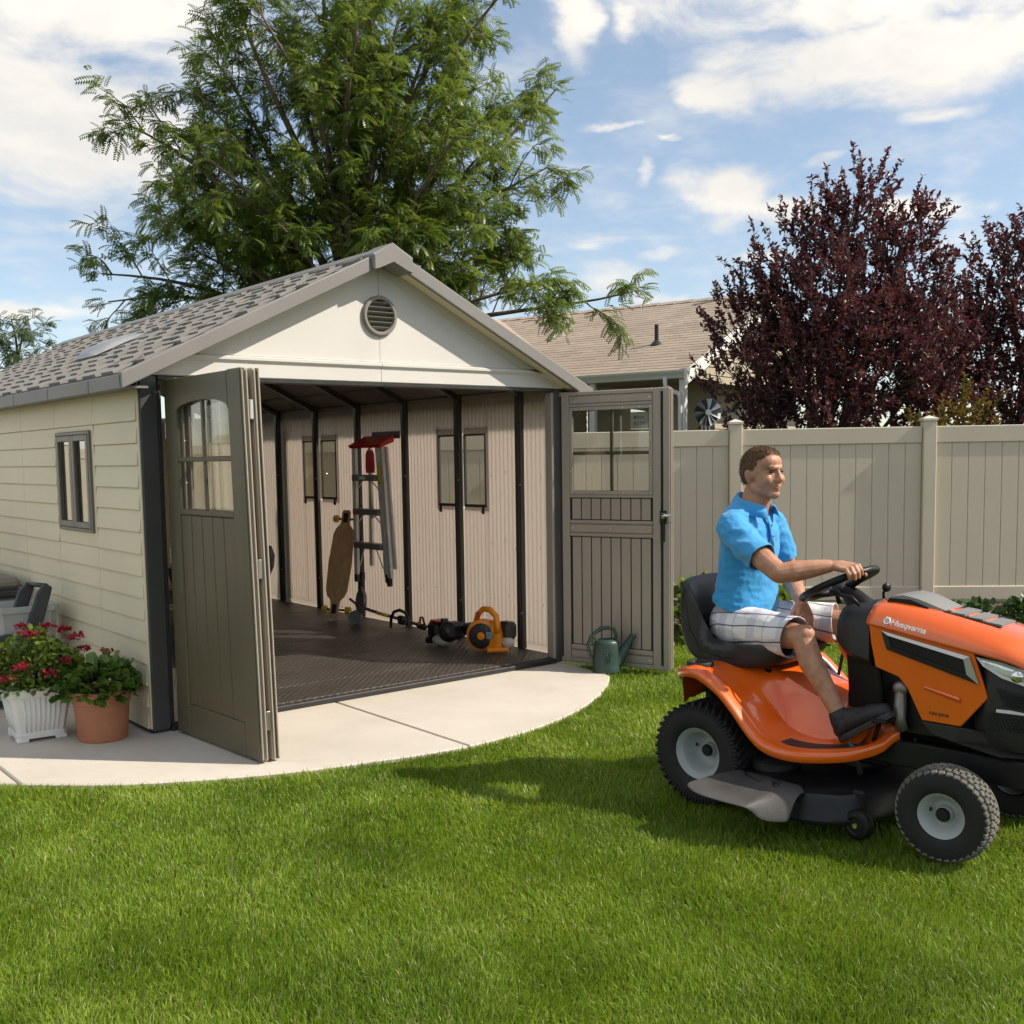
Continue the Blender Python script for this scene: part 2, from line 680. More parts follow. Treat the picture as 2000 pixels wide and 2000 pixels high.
def slab(poly):
    """slab with an eased top edge"""
    mbs = MB()
    c = Vector((sum(p[0] for p in poly) / len(poly), sum(p[1] for p in poly) / len(poly)))
    n = len(poly)
    ins = []
    for i, p in enumerate(poly):
        a, q, b_ = Vector(poly[i - 1]), Vector(p), Vector(poly[(i + 1) % n])
        e1 = (q - a).normalized(); e2 = (b_ - q).normalized()
        nn = Vector((-(e1 + e2).y, (e1 + e2).x))
        nn.normalize()
        ins.append(q + nn * 0.008)
    r0 = [(p[0], p[1], -0.12) for p in poly]
    r1 = [(p[0], p[1], -0.007) for p in poly]
    r2 = [(p[0], p[1], 0.0) for p in ins]
    mbs.loft([r0, r1, r2])
    mbs.build('slab', M_CONC, pad)


front = [(x, smooth_tab(PAD, x)) for x in [1.40 + i * (3.438 - 1.40) / 26 for i in range(27)]]
slab(front + [(3.438, 7.0), (1.40, 7.0)])
front = [(x, smooth_tab(PAD, x)) for x in [3.452 + i * (5.24 - 3.452) / 24 for i in range(25)]]
slab(front + [(5.30, 5.36), (5.34, 5.46), (5.36, 5.62), (5.37, 5.9), (5.38, 7.0), (3.452, 7.0)])
front = [(x, smooth_tab(PAD, x)) for x in [-1.2 + i * (1.386 + 1.2) / 14 for i in range(15)]]
slab(front + [(1.386, 13.0), (-1.2, 13.0)])
slab([(1.40, 7.014), (2.40, 7.014), (2.40, 13.0), (1.40, 13.0)])

FA, FB = (8.392, 7.528), (10.884, 5.164)      # foot of the fence, two points
FP1, FP2 = (8.839, 7.109), (10.219, 5.794)     # two of its posts
BEDW = 2.1

# ---- grass: hundreds of thousands of blades, nobody counts them
rng = np.random.default_rng(11)


def lawn_points():
    pts = []
    yaw = CAM_YAW
    fx, fy = math.sin(yaw), math.cos(yaw)
    rx, ry = math.cos(yaw), -math.sin(yaw)
    N = 5200000
    # sample in (depth, lateral) so that density follows distance
    d = rng.uniform(2.0, 13.5, N)
    u = rng.uniform(-1, 1, N)
    half = 0.50 * d + 0.75
    lat = u * half
    x = fx * d + rx * lat
    y = fy * d + ry * lat
    area = 11.5 * 2 * half            # relative sampling measure per point
    rho = np.minimum(36000.0, 36000.0 * (3.3 / d) ** 1.75)
    keep = rng.uniform(0, 1, N) < rho * area / N
    x, y, d = x[keep], y[keep], d[keep]
    # off the slab, off the shed, in front of the fence bed
    tx = np.array([p[0] for p in PAD]); ty = np.array([p[1] for p in PAD])
    edge = np.interp(x, tx, ty)
    on = (y > edge - 0.012) & (x < 5.24)
    on |= (x >= 5.23) & (x < 5.385) & (y > 5.30 + np.clip((x - 5.24) * 2.2, 0, 1.0))
    on |= (x > 2.1) & (x < 5.60) & (y > 5.78)
    # bed along the fence
    t = (x - FA[0]) * (FB[1] - FA[1]) - (y - FA[1]) * (FB[0] - FA[0])
    ln = math.hypot(FB[0] - FA[0], FB[1] - FA[1])
    dist = t / ln                    # distance from the fence, toward the camera positive
    wob = 0.06 * np.sin(x * 5.0) + 0.04 * np.sin(y * 9.0)
    on |= dist < BEDW + wob
    k = ~on
    return x[k], y[k], d[k]


gx, gy, gd = lawn_points()
ng = len(gx)


def vnoise(x, y, s, seed):
    """cheap smooth value noise"""
    r = np.random.default_rng(seed).uniform(0, 1, (64, 64))
    xs, ys = x * s, y * s
    xi, yi = np.floor(xs).astype(int), np.floor(ys).astype(int)
    fx, fy = xs - xi, ys - yi
    fx = fx * fx * (3 - 2 * fx); fy = fy * fy * (3 - 2 * fy)
    a = r[xi % 64, yi % 64]; b = r[(xi + 1) % 64, yi % 64]; c = r[xi % 64, (yi + 1) % 64]; dd = r[(xi + 1) % 64, (yi + 1) % 64]
    return (a * (1 - fx) + b * fx) * (1 - fy) + (c * (1 - fx) + dd * fx) * fy


patch = 0.6 * vnoise(gx, gy, 2.2, 1) + 0.4 * vnoise(gx, gy, 7.0, 2)
tall = vnoise(gx, gy, 3.1, 3)
lie = vnoise(gx, gy, 1.6, 4) * 6.28 * 1.5 + vnoise(gx, gy, 6.0, 5) * 2.5
hgt = (0.030 + 0.013 * tall + 0.007 * rng.uniform(-1, 1, ng)) * rng.uniform(0.72, 1.2, ng)
long_ = rng.uniform(0, 1, ng) < 0.02
hgt[long_] *= 1.35
wid = (0.00110 + 0.0006 * rng.uniform(0, 1, ng)) * np.clip(gd / 3.3, 1.0, 3.2) ** 0.85
ang = rng.uniform(0, 2 * np.pi, ng)
lean_dir = lie + rng.normal(0, 1.35, ng)
lean = np.clip(0.34 + 0.40 * patch + rng.normal(0, 0.30, ng), 0.02, 1.35)
base = np.stack([gx, gy, np.full(ng, SOIL_Z)], 1)
ld = np.stack([np.cos(lean_dir), np.sin(lean_dir)], 1)
side = np.stack([np.cos(ang), np.sin(ang), np.zeros(ng)], 1) * wid[:, None]
mid = base.copy()
mid[:, :2] += ld * (hgt * 0.5 * np.sin(lean * 0.6))[:, None]
mid[:, 2] += hgt * 0.55 * np.cos(lean * 0.5)
tip = base.copy()
tip[:, :2] += ld * (hgt * np.sin(lean))[:, None]
tip[:, 2] += hgt * np.cos(lean * 0.95)
verts = np.empty((ng, 5, 3))
verts[:, 0] = base - side
verts[:, 1] = base + side
verts[:, 2] = mid - side * 0.85
verts[:, 3] = mid + side * 0.85
verts[:, 4] = tip
idx0 = np.arange(ng)[:, None] * 5
loops = np.concatenate([idx0 + np.array([[0, 1, 3, 2]]), idx0 + np.array([[2, 3, 4]])], 1).astype(np.int32).ravel()
starts = (np.arange(ng)[:, None] * 7 + np.array([[0, 4]])).astype(np.int32).ravel()
gme = bpy.data.meshes.new('grass')
gme.vertices.add(ng * 5)
gme.vertices.foreach_set('co', verts.astype(np.float32).ravel())
gme.loops.add(ng * 7)
gme.loops.foreach_set('vertex_index', loops)
gme.polygons.add(ng * 2)
gme.polygons.foreach_set('loop_start', starts)
tint = gme.attributes.new('tint', 'FLOAT', 'POINT')
tv = np.repeat(rng.uniform(0, 1, ng) * 0.55 + patch * 0.45, 5).astype(np.float32)
tint.data.foreach_set('value', tv)
dry = gme.attributes.new('dry', 'FLOAT', 'POINT')
dry.data.foreach_set('value', np.repeat((rng.uniform(0, 1, ng) < 0.05).astype(np.float32), 5))
gme.update(calc_edges=True)
gme.validate()


def grass_mat():
    m = bpy.data.materials.new('grass_blades')
    m.use_nodes = True
    t = m.node_tree
    gg = NG(t)
    b = t.nodes['Principled BSDF']
    at = gg.n('ShaderNodeAttribute')
    at.attribute_name = 'tint'
    dr = gg.n('ShaderNodeAttribute')
    dr.attribute_name = 'dry'
    pos = gg.n('ShaderNodeNewGeometry').outputs['Position']
    n1 = gg.noise(pos, 1.5, 4, 0.6)
    f = gg.m('ADD', gg.m('MULTIPLY', at.outputs['Fac'], 0.75), gg.m('MULTIPLY', gg.m('SUBTRACT', n1, 0.5), 0.9))
    c = gg.ramp(f, [(0.08, (0.075, 0.150, 0.012)), (0.32, (0.165, 0.275, 0.020)), (0.58, (0.290, 0.400, 0.040)), (0.85, (0.47, 0.54, 0.16))])
    c = gg.mix(dr.outputs['Fac'], c, (0.33, 0.29, 0.13))
    gg.put(b.inputs['Base Color'], c)
    b.inputs['Roughness'].default_value = 0.42
    b.inputs['Specular IOR Level'].default_value = 0.45
    tr = gg.n('ShaderNodeBsdfTranslucent')
    gg.put(tr.inputs[0], gg.mix(0.35, c, (0.40, 0.52, 0.04)))
    ms = gg.n('ShaderNodeMixShader')
    ms.inputs[0].default_value = 0.40
    t.links.new(b.outputs[0], ms.inputs[1])
    t.links.new(tr.outputs[0], ms.inputs[2])
    t.links.new(ms.outputs[0], t.nodes['Material Output'].inputs[0])
    return m


gme.materials.append(grass_mat())
tag(add_obj('lawn_grass', gme), 'short green lawn grass covering the yard in front of the shed', 'grass', kind='stuff')

# planting bed along the fence
M_MULCH = mat('mulch', (0.07, 0.048, 0.032), 0.95, var=0.5, vscale=40, bump=1.0, bscale=55)
fa, fb = Vector((*FA, 0)), Vector((*FB, 0))
fdir = (fb - fa).normalized()
fnor = Vector((fdir.y, -fdir.x, 0))
if fnor.dot(Vector((0, 0, 0)) - fa) < 0:
    fnor = -fnor
mb = MB()
rows = []
for i in range(60):
    p = fa - fdir * 3.4 + fdir * (i * 0.2)
    row = []
    for k in range(17):
        t = k / 16
        wob = 0.06 * math.sin(p.x * 5) + 0.04 * math.sin(p.y * 9)
        q = p + fnor * (-0.05 + t * (BEDW + 0.1 + wob))
        z = SOIL_Z + 0.035 * math.sin(math.pi * min(1, t * 1.0)) ** 0.7 + random.uniform(0, 0.018) * (1 if 0 < k < 16 else 0) + 0.004
        row.append((q.x, q.y, z if k < 16 else SOIL_Z - 0.01))
    rows.append(row)
mb.grid(rows)
tag(mb.build('planting_bed', M_MULCH, smooth=True), kind='structure')

# ================================================================ the shed
def grain(name, col, rough, along, var=0.06, strength=0.25, col2=None, transl=0.0):
    """moulded plastic with a wood-grain relief; along = axis of the grain"""
    def ex(m, gg, b):
        co = gg.n('ShaderNodeNewGeometry').outputs['Position']
        sc = [170, 170, 170]
        sc[along] = 7
        n = gg.noise(gg.mapping(co, scale=tuple(sc)), 1.0, 4, 0.6, 0.4)
        big_ = gg.noise(co, 1.7, 4, 0.6)
        st = gg.noise(gg.mapping(co, scale=(3, 3, 0.8)), 1.6, 5, 0.65)
        c = gg.ramp(big_, [(0.3, tuple(x * (1 - var) for x in col)), (0.7, tuple(min(1, x * (1 + var)) for x in col))])
        c = gg.mix(gg.maprange(st, 0.55, 0.8, 0, 0.18), c, tuple(x * 0.72 for x in col))
        gg.put(b.inputs['Base Color'], c)
        bn = gg.n('ShaderNodeBump')
        bn.inputs['Strength'].default_value = strength
        bn.inputs['Distance'].default_value = 0.003
        gg.put(bn.inputs['Height'], n)
        m.node_tree.links.new(bn.outputs[0], b.inputs['Normal'])
        if transl:
            tr = gg.n('ShaderNodeBsdfTranslucent')
            gg.put(tr.inputs[0], (0.93, 0.885, 0.85, 1))
            ms = gg.n('ShaderNodeMixShader')
            ms.inputs[0].default_value = transl
            m.node_tree.links.new(b.outputs[0], ms.inputs[1])
            m.node_tree.links.new(tr.outputs[0], ms.inputs[2])
            m.node_tree.links.new(ms.outputs[0], m.node_tree.nodes['Material Output'].inputs[0])
    return mat(name, col, rough, extra=ex)


M_SIDE = grain('siding_sand', (0.72, 0.645, 0.455), 0.5, 1, 0.04, 0.35)
M_GABLE = grain('gable_cream', (0.60, 0.575, 0.545), 0.55, 0, 0.03, 0.22)
M_DOOR = grain('door_brown', (0.105, 0.090, 0.052), 0.42, 2, 0.08, 0.35)
M_DOORIN = grain('door_inside_brown', (0.37, 0.318, 0.262), 0.42, 2, 0.07, 0.15)
M_INNER = grain('inner_panel_tan', (0.62, 0.54, 0.475), 0.5, 2, 0.05, 0.12, transl=0.7)  # strong translucency added so the panels glow and brighten the interior
M_OUTER_R = grain('siding_sand_thin', (0.56, 0.52, 0.40), 0.5, 1, 0.04, 0.3, transl=0.8)  # translucency added to pass sunlight through to the inner panels
M_TRIM = mat('roof_trim_grey', (0.195, 0.187, 0.176), 0.5, var=0.06, vscale=2, bump=0.15, bscale=150)
M_POST = mat('post_dark_grey', (0.062, 0.060, 0.058), 0.42, var=0.10, vscale=3, bump=0.1, bscale=120)
M_IPOST = mat('post_bronze', (0.055, 0.047, 0.040), 0.38, var=0.10, vscale=4)
M_CEIL = mat('ceiling_brown', (0.16, 0.135, 0.115), 0.6, var=0.1, vscale=3)
M_SHING = mat('shingle_taupe', (0.255, 0.240, 0.224), 0.85, var=0.14, vscale=3.0, bump=0.5, bscale=220)
M_SHING2 = mat('shingle_taupe_dark', (0.245, 0.231, 0.216), 0.85, var=0.16, vscale=4.0, bump=0.5, bscale=220)
M_BLACK = mat('rubber_and_shade_black', (0.012, 0.012, 0.012), 0.55)
M_BLACKPL = mat('black_plastic', (0.022, 0.021, 0.020), 0.42, var=0.2, vscale=8, bump=0.15, bscale=200)
M_CHROME = mat('chrome', (0.75, 0.75, 0.75), 0.12, metal=1.0)
M_STEEL = mat('screw_steel', (0.72, 0.70, 0.66), 0.3, metal=1.0)
M_WINFR = mat('window_frame_taupe', (0.20, 0.178, 0.15), 0.45, var=0.05)
M_GLASS = glass_mat('shed_glass', (0.93, 0.94, 0.93), 1.5, 0.0, 1.55)
M_GLASS_SIDE = glass_mat('shed_side_glass', (0.55, 0.56, 0.55), 2.6, 0.0, 1.65)


def floor_extra(m, gg, b):
    pos = gg.n('ShaderNodeNewGeometry').outputs['Position']
    # moulded diamond grip
    mp = gg.mapping(pos, scale=(26, 26, 26), rot=(0, 0, R(45)))
    v = gg.n('ShaderNodeTexVoronoi', feature='F1', distance='CHEBYCHEV')
    gg.put(v.inputs['Vector'], mp)
    v.inputs['Scale'].default_value = 1.0
    v.inputs['Randomness'].default_value = 0.12
    n = gg.noise(pos, 3.0, 6, 0.65)
    n2 = gg.noise(pos, 45, 5, 0.7)
    c = gg.ramp(n, [(0.3, (0.038, 0.031, 0.027)), (0.7, (0.062, 0.053, 0.047))])
    c = gg.mix(gg.maprange(n2, 0.55, 0.8, 0, 0.55), c, (0.16, 0.145, 0.13))
    gg.put(b.inputs['Base Color'], c)
    gg.put(b.inputs['Roughness'], gg.maprange(n, 0.3, 0.7, 0.34, 0.52, False))
    bn = gg.n('ShaderNodeBump')
    bn.inputs['Strength'].default_value = 1.0
    bn.inputs['Distance'].default_value = 0.012
    gg.put(bn.inputs['Height'], gg.m('ADD', gg.m('MULTIPLY', v.outputs['Distance'], 1.0), gg.m('MULTIPLY', n2, 0.25)))
    m.node_tree.links.new(bn.outputs[0], b.inputs['Normal'])


M_FLOOR = mat('floor_plastic', (0.03, 0.025, 0.02), 0.42, extra=floor_extra)

SH = thing('storage_shed', 'large beige plastic storage shed with grey shingled gable roof and folded-back brown doors', 'shed', (3.845, 5.95, 0))
XL, XR, YF, YB, XC = 2.25, 5.44, 5.95, 12.2, 3.845
EAVE_X, EAVE_Z, RIDGE_Z = 2.125, 2.025, 2.85
SL = (RIDGE_Z - EAVE_Z) / (XC - EAVE_X)
SLA = math.atan(SL)


def roof_z(x):
    return RIDGE_Z - SL * abs(x - XC)


# floor: a base lip and panels with seams
mb = MB()
mb.box((XL - 0.006, 5.975, 0.003), (XR + 0.006, YB, 0.022))
mb.build('floor_base', M_BLACKPL, SH)
ys = [5.985, 6.40, 7.17, 7.94, 8.71, 9.48, 10.25, 11.02, 12.18]
for a, b in zip(ys, ys[1:]):
    mb = MB()
    mb.cbox((XL + 0.04, a + 0.0015, 0.023), (XR - 0.03, b - 0.0015, 0.045), 0.003)
    mb.build('floor_panel', M_FLOOR, SH)
mb = MB()
mb.cbox((2.36, 5.945, 0.003), (5.335, 5.983, 0.036), 0.006)
mb.build('threshold', M_BLACKPL, SH)

# ---- left wall: siding boards, every one its own piece
wl = MB()
for (y0, y1, z0, z1) in ((5.99, 6.78, 0.024, 2.0), (7.395, YB, 0.024, 2.0), (6.78, 7.395, 0.024, 1.14), (6.78, 7.395, 1.72, 2.0)):
    wl.box((XL + 0.004, y0, z0), (XL + 0.03, y1, z1))
WALLL = wl.build('wall', M_SIDE, SH)
sb = MB()      # unit board, 1 m long along y
sb.loft([[(-0.014, y, 0.0), (-0.014, y, 0.006), (-0.003, y, 0.1215), (0.004, y, 0.1215), (0.004, y, 0.0)] for y in (0.0, 1.0)])
SBM = sb.mesh('siding_board', M_SIDE, recalc=True)
st = MB()
st.loft([[(-0.014, y, 0.0), (-0.014, y, 0.006), (-0.002, y, 0.215), (0.004, y, 0.215), (0.004, y, 0.0)] for y in (0.0, 1.0)])
STM = st.mesh('siding_board_top', M_SIDE, recalc=True)
cols = [5.992, 6.708, 7.463, 8.235, 9.0, 9.765, 10.53, 11.295, 12.06]
wl0 = world_loc(WALLL)
for ci, (a, b) in enumerate(zip(cols, cols[1:])):
    for r in range(15):
        z = 0.024 + r * 0.1253
        if ci == 1 and 8 <= r < 14:
            continue
        o = add_obj('siding_board', STM if r == 14 else SBM, WALLL)
        o.location = (XL - wl0.x, a + 0.002 - wl0.y, z + 0.002 - wl0.z)
        o.scale = (1, b - a - 0.004, 1)
# flat surround of the side window
mb = MB()
for (y0, y1, z0, z1) in ((6.710, 6.752, 1.028, 1.776), (7.423, 7.461, 1.028, 1.776), (6.752, 7.423, 1.028, 1.112), (6.752, 7.423, 1.748, 1.776)):
    mb.box((XL - 0.008, y0, z0), (XL + 0.003, y1, z1))
mb.build('window_surround', M_SIDE, WALLL)


def shed_window(y0, y1, z0, z1, xo, sgn, fr_mat, glass, label=None):
    """two sashes side by side in a frame; sgn -1 faces -X"""
    mb = MB()
    d0, d1 = xo + sgn * 0.022, xo - sgn * 0.03
    lo, hi = min(d0, d1), max(d0, d1)
    t = 0.020
    mb.cbox((lo, y0, z0), (hi, y0 + t, z1), 0.003)
    mb.cbox((lo, y1 - t, z0), (hi, y1, z1), 0.003)
    mb.cbox((lo, y0 + t, z0), (hi, y1 - t, z0 + t), 0.003)
    mb.cbox((lo, y0 + t, z1 - t), (hi, y1 - t, z1), 0.003)
    w = mb.build('window', fr_mat, SH)
    ym = (y0 + y1) / 2
    for (a, b) in ((y0 + t + .002, ym - .002), (ym + .002, y1 - t - .002)):
        s = MB()
        q = 0.040
        x0, x1 = xo + sgn * 0.014 - 0.012, xo + sgn * 0.014 + 0.006
        s.cbox((x0, a, z0 + t + .002), (x1, a + q, z1 - t - .002), 0.004)
        s.cbox((x0, b - q, z0 + t + .002), (x1, b, z1 - t - .002), 0.004)
        s.cbox((x0, a + q, z0 + t + .002), (x1, b - q, z0 + t + q), 0.004)
        s.cbox((x0, a + q, z1 - t - q), (x1, b - q, z1 - t - .002), 0.004)
        s.build('sash', fr_mat, w)
        p = MB()
        p.box((xo - 0.003, a + q - .004, z0 + t + q - .004), (xo, b - q + .004, z1 - t - q + .004))
        p.build('pane', glass, w)
    return w


shed_window(6.755, 7.420, 1.115, 1.745, XL - 0.002, -1, M_WINFR, M_GLASS_SIDE)

# ---- right wall: thin outer skin, ribbed inner panels between bronze posts
WINS = ((6.87, 7.525, 1.135, 1.73), (9.225, 9.88, 1.15, 1.73))
mb = MB()
yy = [5.99, WINS[0][0], WINS[0][1], WINS[1][0], WINS[1][1], YB]
for a, b in ((yy[0], yy[1]), (yy[2], yy[3]), (yy[4], yy[5])):
    mb.box((XR - 0.006, a, 0.024), (XR, b, 2.04))
for (a, b, z0, z1) in WINS:
    mb.box((XR - 0.006, a, 0.024), (XR, b, z0))
    mb.box((XR - 0.006, a, z1), (XR, b, 2.04))
WALLR = mb.build('wall', M_OUTER_R, SH)
sb = MB()
sb.loft([[(0.012, y, 0.0), (0.012, y, 0.006), (0.003, y, 0.1215), (0.0, y, 0.1215), (0.0, y, 0.0)] for y in (0.0, 1.0)])
IX = 5.422


def ribbed(y0, y1, x=IX, z0=0.047, z1=2.045, hole=None, axis='y', face=-1):
    """inner wall panel with moulded grooves"""
    mb = MB()
    pitch, gw, gdp = 0.0505, 0.011, 0.014
    n = max(1, int((y1 - y0 - 0.02) / pitch))
    off = (y1 - y0 - n * pitch) / 2
    prof = [(y0, 0)]
    for i in range(n + 1):
        c = y0 + off + i * pitch
        if c - gw / 2 < y0 + 0.004 or c + gw / 2 > y1 - 0.004:
            continue
        prof += [(c - gw / 2, 0), (c - gw / 2 + 0.002, 1), (c + gw / 2 - 0.002, 1), (c + gw / 2, 0)]
    prof.append((y1, 0))
    zb, zt = z0 + 0.045, z1 - 0.060

    def P(y, dep, z):
        xx = x - face * dep * gdp
        return (xx, y, z) if axis == 'y' else (y, xx, z)
    segs = [(zb, zt)]
    for (a, da), (b, db) in zip(prof, prof[1:]):
        if b - a < 1e-6:
            continue
        ranges = [(zb, zt)]
        if hole and b > hole[0] and a < hole[1]:
            ranges = [(zb, hole[2]), (hole[3], zt)]
        for (q0, q1) in ranges:
            mb._add([P(a, da, q0), P(b, db, q0), P(b, db, q1), P(a, da, q1)], [(0, 1, 2, 3)])
    for (q0, q1) in ((z0, zb), (zt, z1)):
        mb._add([P(y0, -0.25, q0), P(y1, -0.25, q0), P(y1, -0.25, q1), P(y0, -0.25, q1)], [(0, 1, 2, 3)])
    for q in (zb, zt):
        mb._add([P(y0, -0.25, q), P(y1, -0.25, q), P(y1, 1, q), P(y0, 1, q)], [(0, 1, 2, 3)])
    return mb


posts = [6.43, 7.22, 8.005, 8.795, 9.595, 10.39, 11.18]
edges = [6.03] + sum(([p - 0.036, p + 0.036] for p in posts), []) + [12.15]
for a, b in zip(edges[::2], edges[1::2]):
    h = None
    for w in WINS:
        if b > w[0] and a < w[1]:
            h = (w[0], w[1], w[2], w[3])
    ribbed(a, b, hole=h).build('wall_panel', M_INNER, SH)
pm = MB()
pm.cbox((-0.040, -0.038, 0.0), (0.0, 0.038, 2.03), 0.006)
pm.cbox((-0.048, -0.018, 0.0), (-0.0395, 0.018, 2.03), 0.003)
PM = pm.mesh('wall_post', M_IPOST)
sc_m = MB()
sc_m.cyl((-0.052, 0, 0), (-0.046, 0, 0), 0.007, n=8)
SCM = sc_m.mesh('screw', M_STEEL)
sh0 = world_loc(SH)
for i, p in enumerate(posts):
    o = add_obj('wall_post', PM, SH)
    o.location = (IX - sh0.x, p - sh0.y, 0.045)
    for k in range(4):
        q = add_obj('screw', SCM, o)
        q.location = (0.008, 0.030 if k % 2 else -0.026, 0.28 + k * 0.5 + 0.03 * (i % 3))
# inner windows
for (y0, y1, z0, z1) in WINS:
    ym = (y0 + y1) / 2
    w = MB()
    t = 0.014
    for (a, b) in ((y0, ym - 0.038), (ym + 0.038, y1)):
        w.cbox((IX - 0.012, a, z0), (IX + 0.012, a + t, z1), 0.003)
        w.cbox((IX - 0.012, b - t, z0), (IX + 0.012, b, z1), 0.003)
        w.cbox((IX - 0.014, a + t, z0), (IX + 0.012, b - t, z0 + t * 1.6), 0.003)
        w.cbox((IX - 0.012, a + t, z1 - t), (IX + 0.012, b - t, z1), 0.003)
    wo_ = w.build('window', M_IPOST, SH)
    for (a, b) in ((y0, ym - 0.038), (ym + 0.038, y1)):
        p = MB()
        p.box((IX + 0.004, a + t, z0 + t), (IX + 0.006, b - t, z1 - t))
        p.build('pane', M_GLASS, wo_)
        l = MB()
        yl = (a + 0.035) if a == y0 else (b - 0.035)
        l.cbox((IX - 0.022, yl - 0.010, z0 - 0.055), (IX - 0.004, yl + 0.010, z0 + 0.004), 0.004)
        l.cyl((IX - 0.028, yl, z0 - 0.035), (IX - 0.020, yl, z0 - 0.035), 0.009, n=8)
        l.build('window_latch', M_BLACK, wo_)
    # flat moulded margin round the opening
    s = MB()
    for (a, b, c, d) in ((y0 - 0.028, y0, z0 - 0.03, z1 + 0.06), (y1, y1 + 0.028, z0 - 0.03, z1 + 0.06), (y0, ym - 0.038, z1, z1 + 0.05), (ym + 0.038, y1, z1, z1 + 0.05),
                         (y0, ym - 0.038, z0 - 0.03, z0), (ym + 0.038, y1, z0 - 0.03, z0)):
        s.box((IX - 0.004, a, c), (IX + 0.014, b, d))
    s.build('window_surround', M_INNER, wo_)
# screws and bosses scattered on the inner panels
for y in (6.20, 6.62, 6.80, 7.62, 7.83, 8.40, 9.02, 9.42, 10.05):
    for z in (0.42, 0.86, 1.40, 1.86):
        q = add_obj('screw', SCM, SH)
        q.location = (IX + 0.045 - sh0.x, y + 0.015 * math.sin(z * 9 + y) - sh0.y, z + 0.03 * math.sin(y * 7))
        q.scale = (1, 0.8, 0.8)

# back wall and inner skin of the left wall
for a, b in ((2.30, 3.05), (3.09, 3.83), (3.87, 4.61), (4.65, 5.40)):
    ribbed(a, b, x=YB - 0.03, axis='x').build('wall_panel', M_INNER, SH)
mb = MB()
mb.box((XL + 0.004, YB - 0.008, 0.024), (XR - 0.004, YB, 2.04))
mb.build('wall', M_SIDE, SH)
for a, b in ((6.03, 6.72), (7.46, 8.76), (8.80, 10.3), (10.34, 12.1)):
    ribbed(a, b, x=XL + 0.045, face=1).build('wall_panel', M_INNER, SH)
mb = MB()
mb.box((XL + 0.031, 6.72, 0.046), (XL + 0.045, 7.46, 1.10))
mb.box((XL + 0.031, 6.72, 1.75), (XL + 0.045, 7.46, 2.04))
mb.build('wall_panel', M_INNER, SH)

# ---- corner posts and jambs
for x0, x1, sx in ((2.25, 2.356, -1), (5.334, 5.44, 1)):
    mb = MB()
    mb.cbox((x0, 5.952, 0.012), (x1, 5.998, 2.032), 0.008)
    p = mb.build('corner_post', M_POST, SH)
    mb = MB()
    xs_ = x0 if sx < 0 else x1
    mb.cbox((xs_ - 0.006, 5.964, 0.024), (xs_ + 0.006, 5.997, 2.0), 0.003)
    mb.build('corner_trim', M_SIDE, p)
    mb = MB()
    xj = x1 if sx < 0 else x0
    mb.cbox((min(xj, xj - sx * 0.022), 5.955, 0.036), (max(xj, xj - sx * 0.022), 6.03, 2.005), 0.004)
    mb.build('door_jamb', M_BLACKPL if sx < 0 else M_DOORIN, SH)
mb = MB()
mb.cbox((2.356, 5.948, 2.006), (5.334, 6.0, 2.030), 0.005)
mb.build('lintel', M_BLACKPL, SH)

# ---- gable
UND = 0.055                          # roof thickness


def under(x):
    return roof_z(x) - UND


for (xa, xb) in ((2.262, 3.8425), (3.8455, 5.428)):
    mb = MB()
    xs_ = [xa, xb]
    if xa < 3:
        poly = [(xa, 2.162), (xb, 2.162), (xb, under(xb)), (EAVE_X + (2.162 + UND - EAVE_Z) / SL, 2.163)]
        poly = poly[1:3] + [(EAVE_X + (2.162 + UND - EAVE_Z) / SL, 2.162)]
    else:
        poly = [(xa, 2.162), (2 * XC - (EAVE_X + (2.162 + UND - EAVE_Z) / SL), 2.162), (xa, under(xa))]
    Mx = Matrix(((1, 0, 0, 0), (0, 0, -1, 0), (0, 1, 0, 0), (0, 0, 0, 1)))
    mb.prism(poly, -5.99, -5.957, Mx)
    gp = mb.build('gable_panel', M_GABLE, SH, recalc=True)
    # raised border under the rake
    s = -1 if xa < 3 else 1
    x_in = 3.8425 if s < 0 else 3.8455
    lowx = XC + s * (XC - (EAVE_X + (2.163 + UND - EAVE_Z) / SL))
    wv = 0.062
    x_low2 = XC + s * (XC - (EAVE_X + (2.163 + UND + wv - EAVE_Z) / SL))
    mb = MB()
    mb.prism([(x_low2, 2.163), (lowx, 2.163), (x_in, under(x_in) - 0.001), (x_in, under(x_in) - wv)], -5.9565, -5.950, Mx)
    mb.build('gable_border', M_GABLE, gp, recalc=True)
    # header board below, with a sloped upper ledge
    mb = MB()
    h0, h1 = (2.20, 3.8425) if s < 0 else (3.8455, 5.49)
    pr = [(5.998, 2.032), (5.952, 2.032), (5.947, 2.038), (5.947, 2.118), (5.930, 2.136), (5.930, 2.152), (5.936, 2.158), (5.998, 2.158)]

    def clip(x, z):
        return (x, min(z, max(2.0321, under(x) - 0.001)))
    rings = []
    n = 12
    for i in range(n + 1):
        x = h0 + (h1 - h0) * i / n
        rings.append([(x, y, clip(x, z)[1]) for (y, z) in pr])
    mb.loft(rings)
    mb.build('header_board', M_GABLE, SH, recalc=True)

